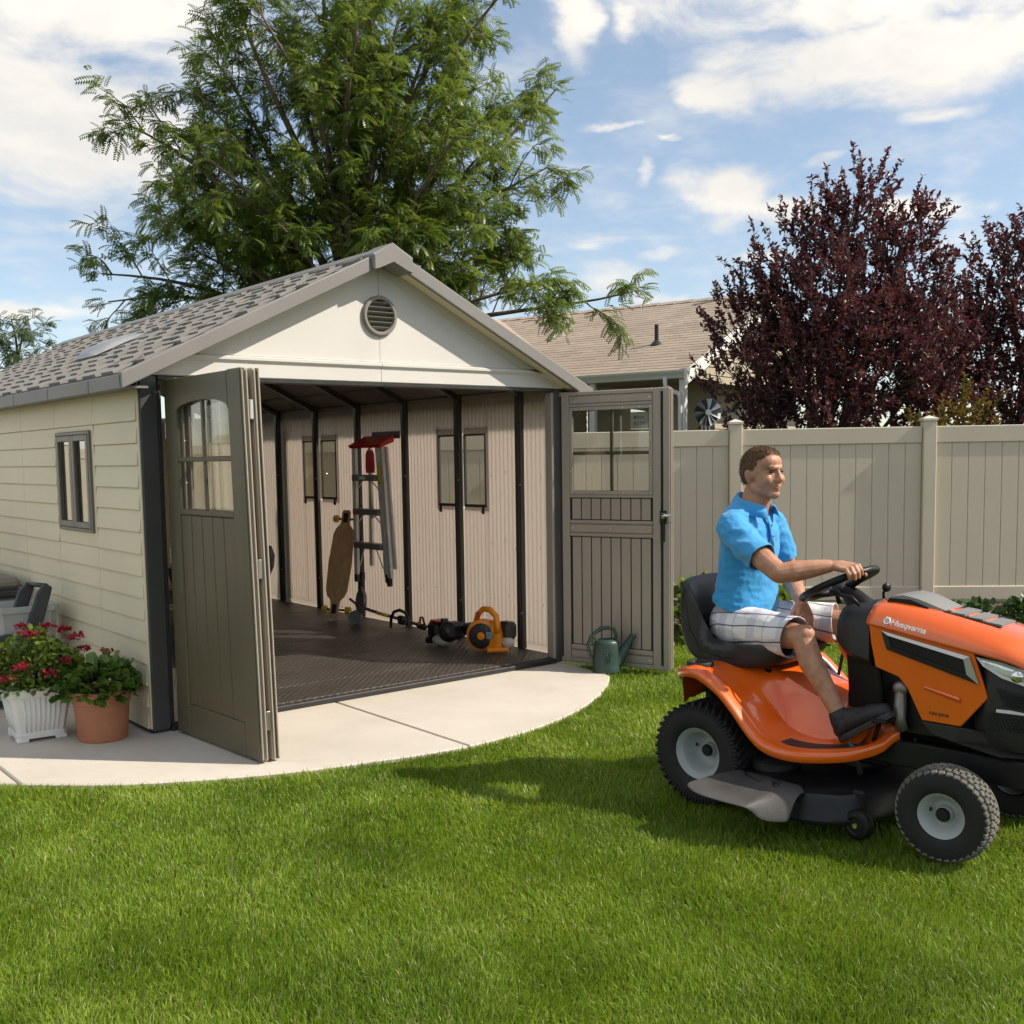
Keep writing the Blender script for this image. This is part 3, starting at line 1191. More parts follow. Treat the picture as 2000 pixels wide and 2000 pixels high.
# round louvred vent
VC = V(3.842, 5.957, 2.455)
M_VENT = mat('vent_taupe', (0.22, 0.20, 0.175), 0.5, var=0.05)
MV = Matrix.Translation(VC) @ Matrix.Rotation(R(90), 4, 'X')
mb = MB()
mb.lathe([(0.100, 0.0), (0.100, 0.018), (0.106, 0.026), (0.120, 0.026), (0.128, 0.018), (0.128, 0.0)], 48, MV)
vent = mb.build('vent', M_VENT, SH, smooth=True, angle=40)
mb = MB()
mb.lathe([(0.0005, 0.0012), (0.1005, 0.0012)], 40, MV)
mb.build('backing', M_BLACK, vent)
for i in range(6):
    z = -0.078 + i * 0.0315
    hw = math.sqrt(0.0995 ** 2 - z * z) if abs(z) < 0.099 else 0.02
    mb = MB()
    M0 = Matrix.Translation(VC + V(0, -0.010, z)) @ Matrix.Rotation(R(-38), 4, 'X')
    mb.cbox((-hw, -0.015, -0.002), (hw, 0.011, 0.002), 0.0015, M0)
    mb.build('slat', M_VENT, vent)

# ---- roof
SKY = ((2.70, 3.05, 7.87, 8.46),)
SKYR = ((4.64, 4.99, 7.87, 8.46), (4.64, 4.99, 10.1, 10.7))


def slope_pt(x, y, h=0.0):
    s = -1 if x < XC else 1
    nx, nz = s * math.sin(SLA), math.cos(SLA)
    return (x + nx * h, y, roof_z(x) + nz * h)


def slope_slab(mb, x0, x1, y0, y1, top, bot):
    vs = []
    for h in (bot, top):
        for (x, y) in ((x0, y0), (x1, y0), (x1, y1), (x0, y1)):
            vs.append(slope_pt(x, y, h))
    mb._add(vs, [(0, 3, 2, 1), (4, 5, 6, 7), (0, 1, 5, 4), (1, 2, 6, 5), (2, 3, 7, 6), (3, 0, 4, 7)])


RY0, RY1 = 5.825, 12.32
mb = MB()
for (x0, x1, y0, y1) in ((EAVE_X, 2.70, RY0, RY1), (3.05, XC, RY0, RY1), (2.70, 3.05, RY0, 7.87), (2.70, 3.05, 8.46, RY1)):
    slope_slab(mb, x0, x1, y0, y1, 0.0, -0.022)
RX = 2 * XC - EAVE_X
for (x0, x1, y0, y1) in ((4.99, RX, RY0, RY1), (XC, 4.64, RY0, RY1), (4.64, 4.99, RY0, 7.87), (4.64, 4.99, 8.46, 10.1), (4.64, 4.99, 10.7, RY1)):
    slope_slab(mb, x0, x1, y0, y1, 0.0, -0.022)
ROOF = mb.build('roof', M_SHING2, SH, recalc=True)
mb = MB()
for (x0, x1, y0, y1) in ((XL + .02, 2.70, 5.96, 12.2), (3.05, XC - .002, 5.96, 12.2), (2.70, 3.05, 5.96, 7.87), (2.70, 3.05, 8.46, 12.2),
                         (4.99, XR - .02, 5.96, 12.2), (XC + .002, 4.64, 5.96, 12.2), (4.64, 4.99, 5.96, 7.87), (4.64, 4.99, 8.46, 10.1), (4.64, 4.99, 10.7, 12.2)):
    slope_slab(mb, x0, x1, y0, y1, -0.026, -0.045)
mb.build('ceiling', M_CEIL, SH, recalc=True)
# soffit under the front overhang
mb = MB()
for x0, x1 in ((EAVE_X + .02, XC - .002), (XC + .002, RX - .02)):
    slope_slab(mb, x0, x1, 5.832, 5.949, -0.026, -0.05)
mb.build('soffit', M_SIDE, SH, recalc=True)
# courses and raised tabs
SLEN = (XC - EAVE_X) / math.cos(SLA)
mb = MB()
for r in range(13):
    s0 = 0.010 + r * 0.1425
    s1 = min(s0 + 0.150, SLEN - 0.03)
    for sgn in (1, -1):
        def sp(s, y, h):
            x = EAVE_X + s * math.cos(SLA)
            if sgn < 0:
                x = 2 * XC - x
            return slope_pt(x, y, h)
        x0_, x1_ = EAVE_X + s0 * math.cos(SLA), EAVE_X + s1 * math.cos(SLA)
        cuts = [(RY0 + 0.004, RY1 - 0.004)]
        if sgn > 0 and x1_ > 2.70 and x0_ < 3.05:
            cuts = [(RY0 + 0.004, 7.86), (8.47, RY1 - 0.004)]
        if sgn < 0 and x1_ > 2.70 and x0_ < 3.05:
            cuts = [(RY0 + 0.004, 7.86), (8.47, 10.09), (10.71, RY1 - 0.004)]
        for (y0, y1) in cuts:
            vs = [sp(s0, y0, 0.001), sp(s0, y1, 0.001), sp(s1, y1, 0.001), sp(s1, y0, 0.001), sp(s0, y0, 0.008), sp(s0, y1, 0.008), sp(s1, y1, 0.002), sp(s1, y0, 0.002)]
            mb._add(vs, [(0, 1, 2, 3), (4, 7, 6, 5), (0, 4, 5, 1), (1, 5, 6, 2), (2, 6, 7, 3), (3, 7, 4, 0)])
mb.build('shingle_course', M_SHING2, ROOF, recalc=True)
tabm = []
for v_ in range(3):
    t = MB()
    t.loft([[(0.0, y, 0.006), (0.0, y, 0.020), (0.004, y, 0.0215), (0.146, y, 0.0105), (0.146, y, 0.006)] for y in (0.0, 1.0)])
    tabm.append(t.mesh('shingle', [M_SHING, mat('shingle_taupe_b', (0.243, 0.229, 0.214), 0.85, var=0.14, vscale=3.0, bump=0.5, bscale=220), mat('shingle_taupe_c', (0.272, 0.256, 0.239), 0.85, var=0.14, vscale=3.0, bump=0.5, bscale=220)][v_], recalc=True))
rr = random.Random(5)
rl = world_loc(ROOF)
ntab = 0
for r in range(13):
    s0 = 0.012 + r * 0.1425
    y = RY0 + 0.02 + rr.uniform(0, 0.25)
    while y < RY1 - 0.3:
        L = rr.choice((0.135, 0.16, 0.19, 0.225, 0.27))
        x = EAVE_X + s0 * math.cos(SLA)
        blocked = (x + 0.14 > 2.70 and x < 3.05 and y + L > 7.86 and y < 8.47)
        if not blocked and s0 + 0.146 < SLEN - 0.02 and ntab < 298:
            o = add_obj('shingle', rr.choice(tabm), ROOF)
            p = slope_pt(x, y, 0.002)
            o.location = (p[0] - rl.x, p[1] - rl.y, p[2] - rl.z)
            o.rotation_euler = (0, -SLA, 0)
            o.scale = (1, L, 1)
            ntab += 1
        y += L + rr.choice((0.10, 0.13, 0.16, 0.20))
# the other slope's tabs face away from the yard: one piece
mb = MB()
for r in range(12):
    s0 = 0.012 + r * 0.1425
    y = RY0 + 0.02 + rr.uniform(0, 0.25)
    while y < RY1 - 0.3:
        L = rr.choice((0.135, 0.16, 0.19, 0.225, 0.27))
        x = 2 * XC - (EAVE_X + s0 * math.cos(SLA))
        if not (x - 0.14 < 4.99 and x > 4.64 and ((y + L > 7.86 and y < 8.47) or (y + L > 10.09 and y < 10.71))):
            x2 = x - 0.146 * math.cos(SLA)
            vs = [slope_pt(x, y, 0.004), slope_pt(x, y + L, 0.004), slope_pt(x2, y + L, 0.004), slope_pt(x2, y, 0.004),
                  slope_pt(x, y, 0.021), slope_pt(x, y + L, 0.021), slope_pt(x2, y + L, 0.010), slope_pt(x2, y, 0.010)]
            mb._add(vs, [(0, 1, 2, 3), (4, 7, 6, 5), (0, 4, 5, 1), (1, 5, 6, 2), (2, 6, 7, 3), (3, 7, 4, 0)])
        y += L + rr.choice((0.10, 0.13, 0.16, 0.20))
mb.build('shingle_tabs', M_SHING, ROOF, recalc=True)
# skylights: low frosted domes
M_DOME = mat('skylight_acrylic', (0.80, 0.82, 0.84), 0.12, transl=0.55, spec=0.6, coat=0.6)
for (x0, x1, y0, y1) in SKY + SKYR:
    mb = MB()
    rows = []
    for i in range(13):
        a = i / 12
        row = []
        for k in range(13):
            b = k / 12
            h = 0.010 + 0.050 * (max(0, math.sin(math.pi * a)) ** 0.55) * (max(0, math.sin(math.pi * b)) ** 0.55)
            row.append(slope_pt(x0 - 0.015 + (x1 - x0 + 0.03) * b, y0 - 0.015 + (y1 - y0 + 0.03) * a, h + 0.012))
        rows.append(row)
    mb.grid(rows)
    mb.build('skylight', M_DOME, SH, smooth=True, recalc=True)

# fascia boards along both eaves
for sgn in (1, -1):
    ys = [5.805, 6.331, 7.100, 7.866, 8.632, 9.398, 10.164, 10.93, 11.696, 12.33]
    for a, b in zip(ys, ys[1:]):
        mb = MB()
        x0, x1 = (2.100, 2.128) if sgn > 0 else (2 * XC - 2.128, 2 * XC - 2.100)
        xi = (2.1285, 2.175) if sgn > 0 else (2 * XC - 2.175, 2 * XC - 2.1285)
        mb.cbox((x0, a + 0.003, 1.940), (x1, b - 0.003, 2.022), 0.006)
        mb.build('fascia_board', M_TRIM, SH)
    mb = MB()
    xa, xb = (2.129, 2.262) if sgn > 0 else (2 * XC - 2.262, 2 * XC - 2.129)
    mb.box((xa, 5.84, 1.950), (xb, 12.3, 1.962))
    mb.build('soffit', M_TRIM, SH)
# rake boards at the gable end
Mx = Matrix(((1, 0, 0, 0), (0, 0, -1, 0), (0, 1, 0, 0), (0, 0, 0, 1)))
for sgn in (1, -1):
    def mx(x):
        return x if sgn > 0 else 2 * XC - x
    poly = [(2.100, 1.938), (3.845, 1.938 + SL * (3.845 - 2.100)), (3.845, roof_z(3.845) + 0.018), (2.100, roof_z(2.125) + 0.004)]
    P1 = [(mx(x), z) for x, z in poly]
    if sgn < 0:
        P1 = [P1[i] for i in (1, 0, 3, 2)]
        P1 = [(x if abs(x - 3.845) > 1e-6 else 3.8455, z) for x, z in P1]
    mb = MB()
    mb.prism(P1, -5.832, -5.800, Mx)
    o = mb.build('rake_board', M_TRIM, SH, recalc=True)
    bv = o.modifiers.new('bevel', 'BEVEL')
    bv.width = 0.007
    bv.segments = 2
    mb = MB()
    for (dz0, dz1, ya, yb) in ((-0.062, -0.052, 5.792, 5.801),):
        poly = [(2.104, roof_z(2.125) + dz0), (3.72, roof_z(3.745) + dz0), (3.72, roof_z(3.745) + dz1), (2.104, roof_z(2.125) + dz1)]
        P1 = [(mx(x), z) for x, z in poly]
        mb.prism(P1, -yb, -ya, Mx)
# ridge caps: a moulded end piece and short overlapping lengths
def vcap(y0, y1, h, name, w=0.135, t=0.022):
    mb = MB()
    ring = lambda y: [(XC - w, y, RIDGE_Z - SL * w + h), (XC, y, RIDGE_Z + h + 0.004), (XC + w, y, RIDGE_Z - SL * w + h),
                      (XC + w, y, RIDGE_Z - SL * w + h - t), (XC, y, RIDGE_Z + h - t), (XC - w, y, RIDGE_Z - SL * w + h - t)]
    mb.loft([ring(y0), ring(y1)])
    return mb.build(name, M_TRIM, SH, recalc=True)


y = 5.99
while y < 12.3:
    vcap(y, min(y + 0.30, 12.33), 0.026, 'ridge_cap', 0.12)
    y += 0.304
mb = MB()
rc = lambda y, e: [(XC - 0.150 + e, y, RIDGE_Z - SL * 0.150 + 0.032 - e), (XC, y, RIDGE_Z + 0.040 - e), (XC + 0.150 - e, y, RIDGE_Z - SL * 0.150 + 0.032 - e),
                   (XC + 0.150 - e, y, RIDGE_Z - SL * 0.150 - 0.062), (XC + 0.105, y, RIDGE_Z - SL * 0.105 - 0.074), (XC, y, RIDGE_Z - 0.078), (XC - 0.105, y, RIDGE_Z - SL * 0.105 - 0.074), (XC - 0.150 + e, y, RIDGE_Z - SL * 0.150 - 0.062)]
mb.loft([rc(5.770, 0.012), rc(5.782, 0.0), rc(5.985, 0.0)])
mb.build('ridge_end_cap', M_TRIM, SH, recalc=True)
# rafters and purlins inside
for p in posts:
    for sgn in (1, -1):
        mb = MB()
        x0 = XC + sgn * 0.01
        x1 = XC + sgn * (IX - 0.02 - XC)
        vs = []
        for (x, dz) in ((x0, 0.046), (x1, 0.046)):
            for (yy_, dd) in ((p - 0.026, 0), (p + 0.026, 0), (p + 0.026, 0.052), (p - 0.026, 0.052)):
                vs.append((x, yy_, roof_z(x) - dz * 1.11 - dd))
        mb._add(vs, [(0, 1, 2, 3), (7, 6, 5, 4), (0, 4, 5, 1), (1, 5, 6, 2), (2, 6, 7, 3), (3, 7, 4, 0)])
        mb.build('rafter', M_IPOST, SH, recalc=True)
for k in range(1, 6):
    for sgn in (1, -1):
        x = XC + sgn * k * 0.27
        if 4.6 < x < 5.02 or 2.66 < x < 3.08:
            continue
        mb = MB()
        mb.box((x - 0.012, 5.99, roof_z(x) - 0.068), (x + 0.012, 12.17, roof_z(x) - 0.046))
        mb.build('purlin', M_CEIL, SH)


# ---- doors
DW, DT, DH0, DH1 = 0.93, 0.046, 0.012, 2.005


def door_leaf(name, A, ang, y_off, flip, warp=0.0):
    """A hinge foot; ang heading of the leaf; flip=False: outer face at local y 0, True: inner face at local y 0"""
    root = bpy.data.objects.new(name, None)

    def w(mb):
        if flip:
            mb.v = [(x, DT - y, z) for x, y, z in mb.v]
            mb.f = [f[::-1] for f in mb.f]
        mb.v = [(x, y + y_off - warp * x * z, z) for x, y, z in mb.v]
        return mb
    mo, mi = M_DOOR, M_DOORIN
    b = MB()
    # outer skin y 0..0.022, inner skin y 0.024..0.046 (index 1)
    b.cbox((0, 0, DH0), (0.150, 0.0225, DH1), 0.006)
    b.cbox((0.780, 0, DH0), (DW, 0.0225, DH1), 0.006)
    b.cbox((0.150, 0.0, DH0), (0.780, 0.0225, 0.190), 0.005)
    archp = [(0.780, 1.815)] + [(0.465 + 0.315 * math.cos(R(a)), 1.815 + 0.056 * math.sin(R(a))) for a in range(10, 180, 10)] + [(0.150, 1.815)]
    Mp = Matrix(((1, 0, 0, 0), (0, 0, -1, 0), (0, 1, 0, 0), (0, 0, 0, 1)))
    b.prism(archp + [(0.150, DH1 - 0.006), (0.780, DH1 - 0.006)], -0.0225, -0.0, Mp)
    b.cbox((0.150, 0.003, 1.255), (0.780, 0.0225, 1.288), 0.005)
    b.cur = 1
    b.cbox((0, 0.0235, DH0), (0.048, DT, DH1), 0.005)
    b.cbox((0.068, 0.0235, DH0), (0.130, DT, DH1), 0.005)
    b.cbox((0.798, 0.0235, DH0), (0.857, DT, DH1), 0.005)
    b.cbox((0.877, 0.0235, DH0), (DW, DT, DH1), 0.005)
    b.cbox((0.048, 0.0235, 1.978), (0.068, DT, DH1), 0.003)
    b.cbox((0.857, 0.0235, 1.978), (0.877, DT, DH1), 0.003)
    b.cbox((0.048, 0.0235, DH0), (0.068, DT, 0.045), 0.003)
    b.cbox((0.857, 0.0235, DH0), (0.877, DT, 0.045), 0.003)
    b.cbox((0.130, 0.0235, 1.975), (0.798, DT, DH1), 0.005)
    b.cbox((0.130, 0.0235, 1.893), (0.798, DT, 1.913), 0.005)
    b.cbox((0.130, 0.0235, 1.236), (0.798, DT, 1.256), 0.005)
    b.cbox((0.130, 0.0235, 1.045), (0.798, DT, 1.072), 0.008)
    b.cbox((0.130, 0.0235, 0.952), (0.798, DT, 0.979), 0.008)
    b.cbox((0.130, 0.0235, 0.106), (0.798, DT, 0.146), 0.010)
    b.cbox((0.130, 0.0235, DH0), (0.798, DT, 0.045), 0.005)
    for z0, z1 in ((1.913, 1.975), (0.979, 1.045), (0.045, 0.106)):
        b.box((0.130, 0.0235, z0), (0.798, 0.032, z1))
    b.cur = 2  # black strips laid in the slots in place of their deep shade
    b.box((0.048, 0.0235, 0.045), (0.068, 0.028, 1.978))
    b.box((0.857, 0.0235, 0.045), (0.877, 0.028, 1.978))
    w(b)
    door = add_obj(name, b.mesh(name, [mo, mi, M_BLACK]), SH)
    door.location = (A[0] - sh0.x, A[1] - sh0.y, 0)
    door.rotation_euler = (0, 0, ang)

    def sub(nm, mbx, m):
        return add_obj(nm, w(mbx).mesh(nm, m), door)
    # outer planks
    for i in range(5):
        a = 0.150 + i * 0.126
        p = MB()
        p.cbox((a + 0.0015, 0.007, 0.190), (a + 0.1245, 0.0225, 1.254), 0.004)
        sub('plank', p, mo)
    # inner planks, two fields of eight
    for z0, z1 in ((1.072, 1.236), (0.146, 0.952)):
        p = MB()
        p.box((0.130, 0.0236, z0), (0.798, 0.0265, z1))
        sub('plank_backing', p, M_BLACK)
        for i in range(8):
            a = 0.146 + i * 0.0797
            p = MB()
            p.cbox((a + 0.004, 0.0266, z0 + 0.006), (a + 0.0752, 0.0385, z1 - 0.006), 0.003)
            sub('plank', p, mi)
    for z0, z1 in ((1.917, 1.971), (0.983, 1.041), (0.049, 0.102)):
        p = MB()
        p.cbox((0.134, 0.0322, z0), (0.794, DT - 0.002, z1), 0.004)
        sub('cover_strip', p, mi)
        for sx in (0.155, 0.465, 0.773):
            q = MB()
            q.cyl((sx, DT - 0.003, (z0 + z1) / 2), (sx, DT + 0.0015, (z0 + z1) / 2), 0.0055, n=8)
            sub('screw', q, M_STEEL)
    # inner window frame with screws
    p = MB()
    f0, f1, e0, e1, t = 0.132, 0.796, 1.2575, 1.8915, 0.026
    for (a, bb, c, d) in ((f0, f0 + t, e0, e1), (f1 - t, f1, e0, e1), (f0 + t, f1 - t, e0, e0 + t), (f0 + t, f1 - t, e1 - t, e1)):
        p.cbox((a, 0.034, c), (bb, DT - 0.001, d), 0.003)
    sub('window_frame', p, mi)
    for (sx, sz) in [(0.145, z) for z in (1.27, 1.43, 1.66, 1.88)] + [(0.783, z) for z in (1.27, 1.43, 1.66, 1.88)] + [(x, 1.27) for x in (0.36, 0.57)] + [(x, 1.88) for x in (0.24, 0.36, 0.57, 0.70)]:
        q = MB()
        q.cyl((sx, DT - 0.002, sz), (sx, DT + 0.002, sz), 0.0055, n=8)
        sub('screw', q, M_STEEL)
    q = MB()
    q.box((f0 + t - .003, 0.030, e0 + t - .003), (f1 - t + .003, 0.033, e1 - t + .003))
    sub('pane', q, M_GLASS)
    q = MB()
    q.cbox((0.452, 0.004, 1.288), (0.478, 0.021, 1.868), 0.004)
    q.cbox((0.152, 0.005, 1.545), (0.452, 0.020, 1.572), 0.004)
    q.cbox((0.478, 0.005, 1.545), (0.778, 0.020, 1.572), 0.004)
    sub('muntin', q, mo)
    # edge gaskets at the free edge
    q = MB()
    q.cbox((DW, 0.006, DH0 + .01), (DW + 0.008, 0.016, DH1 - .01), 0.003)
    q.cbox((DW, 0.030, DH0 + .01), (DW + 0.008, 0.040, DH1 - .01), 0.003)
    sub('edge_strip', q, mi)
    # hinges
    for z in (0.32, 1.02, 1.72):
        q = MB()
        q.cyl((-0.008, 0.010, z - 0.045), (-0.008, 0.010, z + 0.045), 0.009, n=10)
        sub('hinge', q, M_STEEL)
    return door, sub


AL = (2.372, 5.900)
angL = math.atan2(4.93 - 5.9, 2.432 - 2.372)
dl1, _ = door_leaf('door', AL, angL, 0.0, False, 0.024)
tag(dl1, label='brown front door leaf swung out at the near left corner, arched window at top')
dl2, _ = door_leaf('door', AL, angL, 0.068, True, 0.024)
tag(dl2, label='second brown door leaf folded flat behind the left one')
for z in (0.22, 1.0, 1.80):
    q = MB()
    q.cbox((0.905, 0.046 - 0.024 * .92 * z, z - 0.05), (0.934, 0.068 - 0.024 * .92 * z, z + 0.05), 0.004)
    add_obj('hinge', q.mesh('hinge', M_STEEL), dl1)
AR = (5.372, 6.005)
angR = math.atan2(5.101 - 6.01, 5.672 - 5.37)
dr1, subr = door_leaf('door', AR, angR, 0.0, True)
tag(dr1, label='brown right door leaf swung wide open, showing its ribbed inner face and rectangular window')
# latch on the right leaf
q = MB()
q.cbox((0.852, DT - 0.004, 1.055), (0.905, DT + 0.004, 1.150), 0.004)
q.cbox((0.872, DT, 0.93), (0.892, DT + 0.012, 1.12), 0.003)
subr('latch_plate', q, M_BLACK)
q = MB()
q.cyl((0.892, DT, 1.110), (0.892, DT + 0.035, 1.110), 0.016, n=14)
q.tube([(0.878, DT + 0.035, 1.125), (0.905, DT + 0.042, 1.124), (0.935, DT + 0.040, 1.118)], [0.009, 0.011, 0.009], 10)
q.cbox((0.925, DT + 0.006, 1.070), (0.945, DT + 0.046, 1.126), 0.006)
subr('handle', q, M_CHROME)

# ================================================================ fence
M_VINYL = mat('fence_vinyl', (0.60, 0.53, 0.41), 0.42, var=0.035, vscale=1.3, bump=0.06, bscale=30)
M_VINYL_L = mat('fence_vinyl_light', (0.66, 0.60, 0.50), 0.42, var=0.03, vscale=1.3)
FT = 1.80
fang = math.atan2(fdir.y, fdir.x)
BW = 0.1545                                  # board pitch


def pix_on_fence(s):
    return fa + fdir * s


FLEN = 2.44
s_post1 = (V(FP1[0], FP1[1], 0) - fa).dot(fdir)
s_post2 = (V(FP2[0], FP2[1], 0) - fa).dot(fdir)
FLEN = s_post2 - s_post1
bm_ = MB()
bm_.cbox((0.0012, -0.011, 0.0), (BW - 0.0012, 0.011, 1.535), 0.0045)
BOARD = bm_.mesh('board', M_VINYL)
pmb = MB()
pmb.cbox((-0.063, -0.063, 0.0), (0.063, 0.063, FT + 0.055), 0.006)
POSTM = pmb.mesh('post', M_VINYL)
cmb_ = MB()
cmb_.loft([[(-a, -a, z), (a, -a, z), (a, a, z), (-a, a, z)] for a, z in ((0.073, 0.0), (0.073, 0.022), (0.066, 0.028), (0.062, 0.028), (0.004, 0.052))])
CAPM = cmb_.mesh('post_cap', M_VINYL_L, recalc=True)


def fence_run(start, direction, n_panels, length, label, first_post=True, gz=SOIL_Z):
    root = thing('vinyl_fence', label, 'fence', (start.x, start.y, gz), math.atan2(direction.y, direction.x))
    for i in range(n_panels + 1):
        x = i * length
        if i > 0 or first_post:
            p = add_obj('post', POSTM, root)
            p.location = (x, 0, 0)
            c = add_obj('post_cap', CAPM, p)
            c.location = (0, 0, FT + 0.055)
        if i == n_panels:
            break
        r = MB()
        r.cbox((x + 0.066, -0.024, FT - 0.165), (x + length - 0.066, 0.024, FT), 0.006)
        add_obj('top_rail', r.mesh('top_rail', M_VINYL), root)
        r = MB()
        r.cbox((x + 0.066, -0.024, 0.05), (x + length - 0.066, 0.024, 0.19), 0.006)
        add_obj('bottom_rail', r.mesh('bottom_rail', M_VINYL), root)
        nb = int((length - 0.13) / BW)
        sc = (length - 0.132) / (nb * BW)
        for k in range(nb):
            b = add_obj('board', BOARD, root)
            b.location = (x + 0.066 + k * BW * sc, 0, 0.12)
            b.scale = (sc, 1, 1)
    return root


st_ = fa + fdir * (s_post1 - 2 * FLEN)
fence_run(st_, fdir, 5, FLEN, 'tan vinyl privacy fence with capped posts running behind the mower and shed')
fence_run(st_ - fdir * 0.74, fdir, 1, 0.74, 'short end panel of the tan vinyl fence glimpsed through the far shed window')
# back-yard fence on the far left, seen only in the shed's glass
fence_run(V(-9.0, 17.5, 0), V(1, 0.05, 0).normalized(), 6, 2.0, 'tan vinyl fence far behind the shed, seen reflected in its side window')

# ================================================================ neighbour's house
HK = V(11.589, 10.281, 0)                      # plan of the eave corner
he1 = (V(11.076, 11.971, 0) - HK).normalized()  # along the gutter, away
he2 = V(-he1.y, he1.x, 0)
if he2.dot(V(15.34, 11.442, 0) - HK) < 0:
    he2 = -he2
HROT = math.atan2(he1.y, he1.x)
# local frame: x along he1, y along he2 (towards the ridge)
sgny = 1 if (he1.x * he2.y - he1.y * he2.x) > 0 else -1
HS = thing('neighbour_house', 'single-storey house with brown shingled roof and pale gutters beyond the fence', 'house', (HK.x, HK.y, SOIL_Z), HROT)


def house_shingle_mat(name, ax):
    def ex(m, gg, b):
        uv = gg.n('ShaderNodeTexCoord').outputs['Object']
        sep_ = gg.n('ShaderNodeSeparateXYZ')
        gg.put(sep_.inputs[0], uv)
        cm = gg.n('ShaderNodeCombineXYZ')
        gg.put(cm.inputs[0], sep_.outputs[ax])
        gg.put(cm.inputs[1], gg.m('MULTIPLY', sep_.outputs[1 - ax], 1.07))
        br = gg.n('ShaderNodeTexBrick')
        gg.put(br.inputs['Vector'], cm.outputs[0])
        br.inputs['Scale'].default_value = 1.0
        br.inputs['Brick Width'].default_value = 0.30
        br.inputs['Row Height'].default_value = 0.131
        br.inputs['Mortar Size'].default_value = 0.004
        br.inputs['Bias'].default_value = 0.0
        br.inputs['Color1'].default_value = (0.40, 0.325, 0.26, 1)
        br.inputs['Color2'].default_value = (0.30, 0.24, 0.19, 1)
        br.inputs['Mortar'].default_value = (0.20, 0.155, 0.12, 1)
        n = gg.noise(uv, 2.0, 5, 0.6)
        c = gg.mix(gg.maprange(n, 0.35, 0.7, 0, 0.45), br.outputs[0], (0.43, 0.35, 0.28))
        gg.put(b.inputs['Base Color'], c)
    return mat(name, (0.3, 0.23, 0.18), 0.9, extra=ex)


M_HSH_A = house_shingle_mat('house_shingles_a', 0)
M_HSH_B = house_shingle_mat('house_shingles_b', 1)
M_HSIDE = mat('house_siding', (0.40, 0.345, 0.255), 0.6, var=0.05, vscale=2)
M_WHITE = mat('white_paint', (0.80, 0.79, 0.76), 0.5, var=0.04, vscale=4)
M_GUT = mat('gutter_pale_green', (0.56, 0.575, 0.50), 0.4, var=0.05, vscale=3)
M_HGLASS = glass_mat('house_glass', (0.25, 0.27, 0.28), 1.3)
HE, HP, HHALF = 2.72, 0.395, 3.8             # eave height, pitch, half span


def HL(x, y, z):
    return (x, y * sgny, z)


def stepped_slope(along0, along1, ax, y_clip=None, n=29, length=HHALF):
    """roof plane rising with local y (ax 0) or local x (ax 1), in stepped courses"""
    mb = MB()
    for i in range(n):
        a0, a1 = i * length / n, (i + 1) * length / n + 0.01
        z0 = HE + a0 * HP
        z1 = HE + a1 * HP
        e0, e1 = (along0(a0), along1(a0)), (along0(a1), along1(a1))
        if ax == 0:
            vs = [HL(e0[0], a0, z0 + 0.009), HL(e0[1], a0, z0 + 0.009), HL(e1[1], a1, z1 + 0.003), HL(e1[0], a1, z1 + 0.003), HL(e0[0], a0, z0 - 0.01), HL(e0[1], a0, z0 - 0.01)]
        else:
            vs = [HL(a0, e0[0], z0 + 0.009), HL(a0, e0[1], z0 + 0.009), HL(a1, e1[1], z1 + 0.003), HL(a1, e1[0], z1 + 0.003), HL(a0, e0[0], z0 - 0.01), HL(a0, e0[1], z0 - 0.01)]
        mb._add(vs, [(0, 1, 2, 3), (4, 5, 1, 0)])
    return mb


VAL = 1.77                                   # the valley starts here along the gutter
# wing A: gutter from the corner to the valley, ridge parallel; wing B crosses behind it
mbA = stepped_slope(lambda a: -0.10, lambda a: VAL + a, 0)
roofA = add_obj('roof', mbA.mesh('roof', M_HSH_A, recalc=True), HS)
mbA = MB()
mbA._add([HL(-0.1, HHALF, HE + HHALF * HP), HL(VAL + HHALF, HHALF, HE + HHALF * HP), HL(VAL + HHALF, 2 * HHALF, HE), HL(-0.1, 2 * HHALF, HE)], [(0, 1, 2, 3)])
add_obj('roof', mbA.mesh('roof', M_HSH_A), HS)
mbB = stepped_slope(lambda a: -0.75, lambda a: a, 1, n=29)
o = add_obj('roof', mbB.mesh('roof', M_HSH_B, recalc=True), HS)
o.location = (VAL, 0, 0)
mbB = MB()
mbB._add([HL(VAL + HHALF, -0.75, HE + HHALF * HP), HL(VAL + HHALF, 6, HE + HHALF * HP), HL(VAL + 2 * HHALF, 6, HE), HL(VAL + 2 * HHALF, -0.75, HE)], [(0, 1, 2, 3)])
add_obj('roof', mbB.mesh('roof', M_HSH_B), HS)
# ridge boards
mb = MB()
for i in range(18):
    x0 = -0.1 + i * 0.32
    mb.loft([[HL(x, HHALF - 0.14, HE + HHALF * HP - 0.045 + e), HL(x, HHALF, HE + HHALF * HP + 0.018 + e), HL(x, HHALF + 0.14, HE + HHALF * HP - 0.045 + e), HL(x, HHALF, HE + HHALF * HP - 0.02)] for x, e in ((x0, 0.012), (x0 + 0.34, 0.0))])
add_obj('ridge_shingles', mb.mesh('ridge_shingles', M_HSH_A, recalc=True), HS)
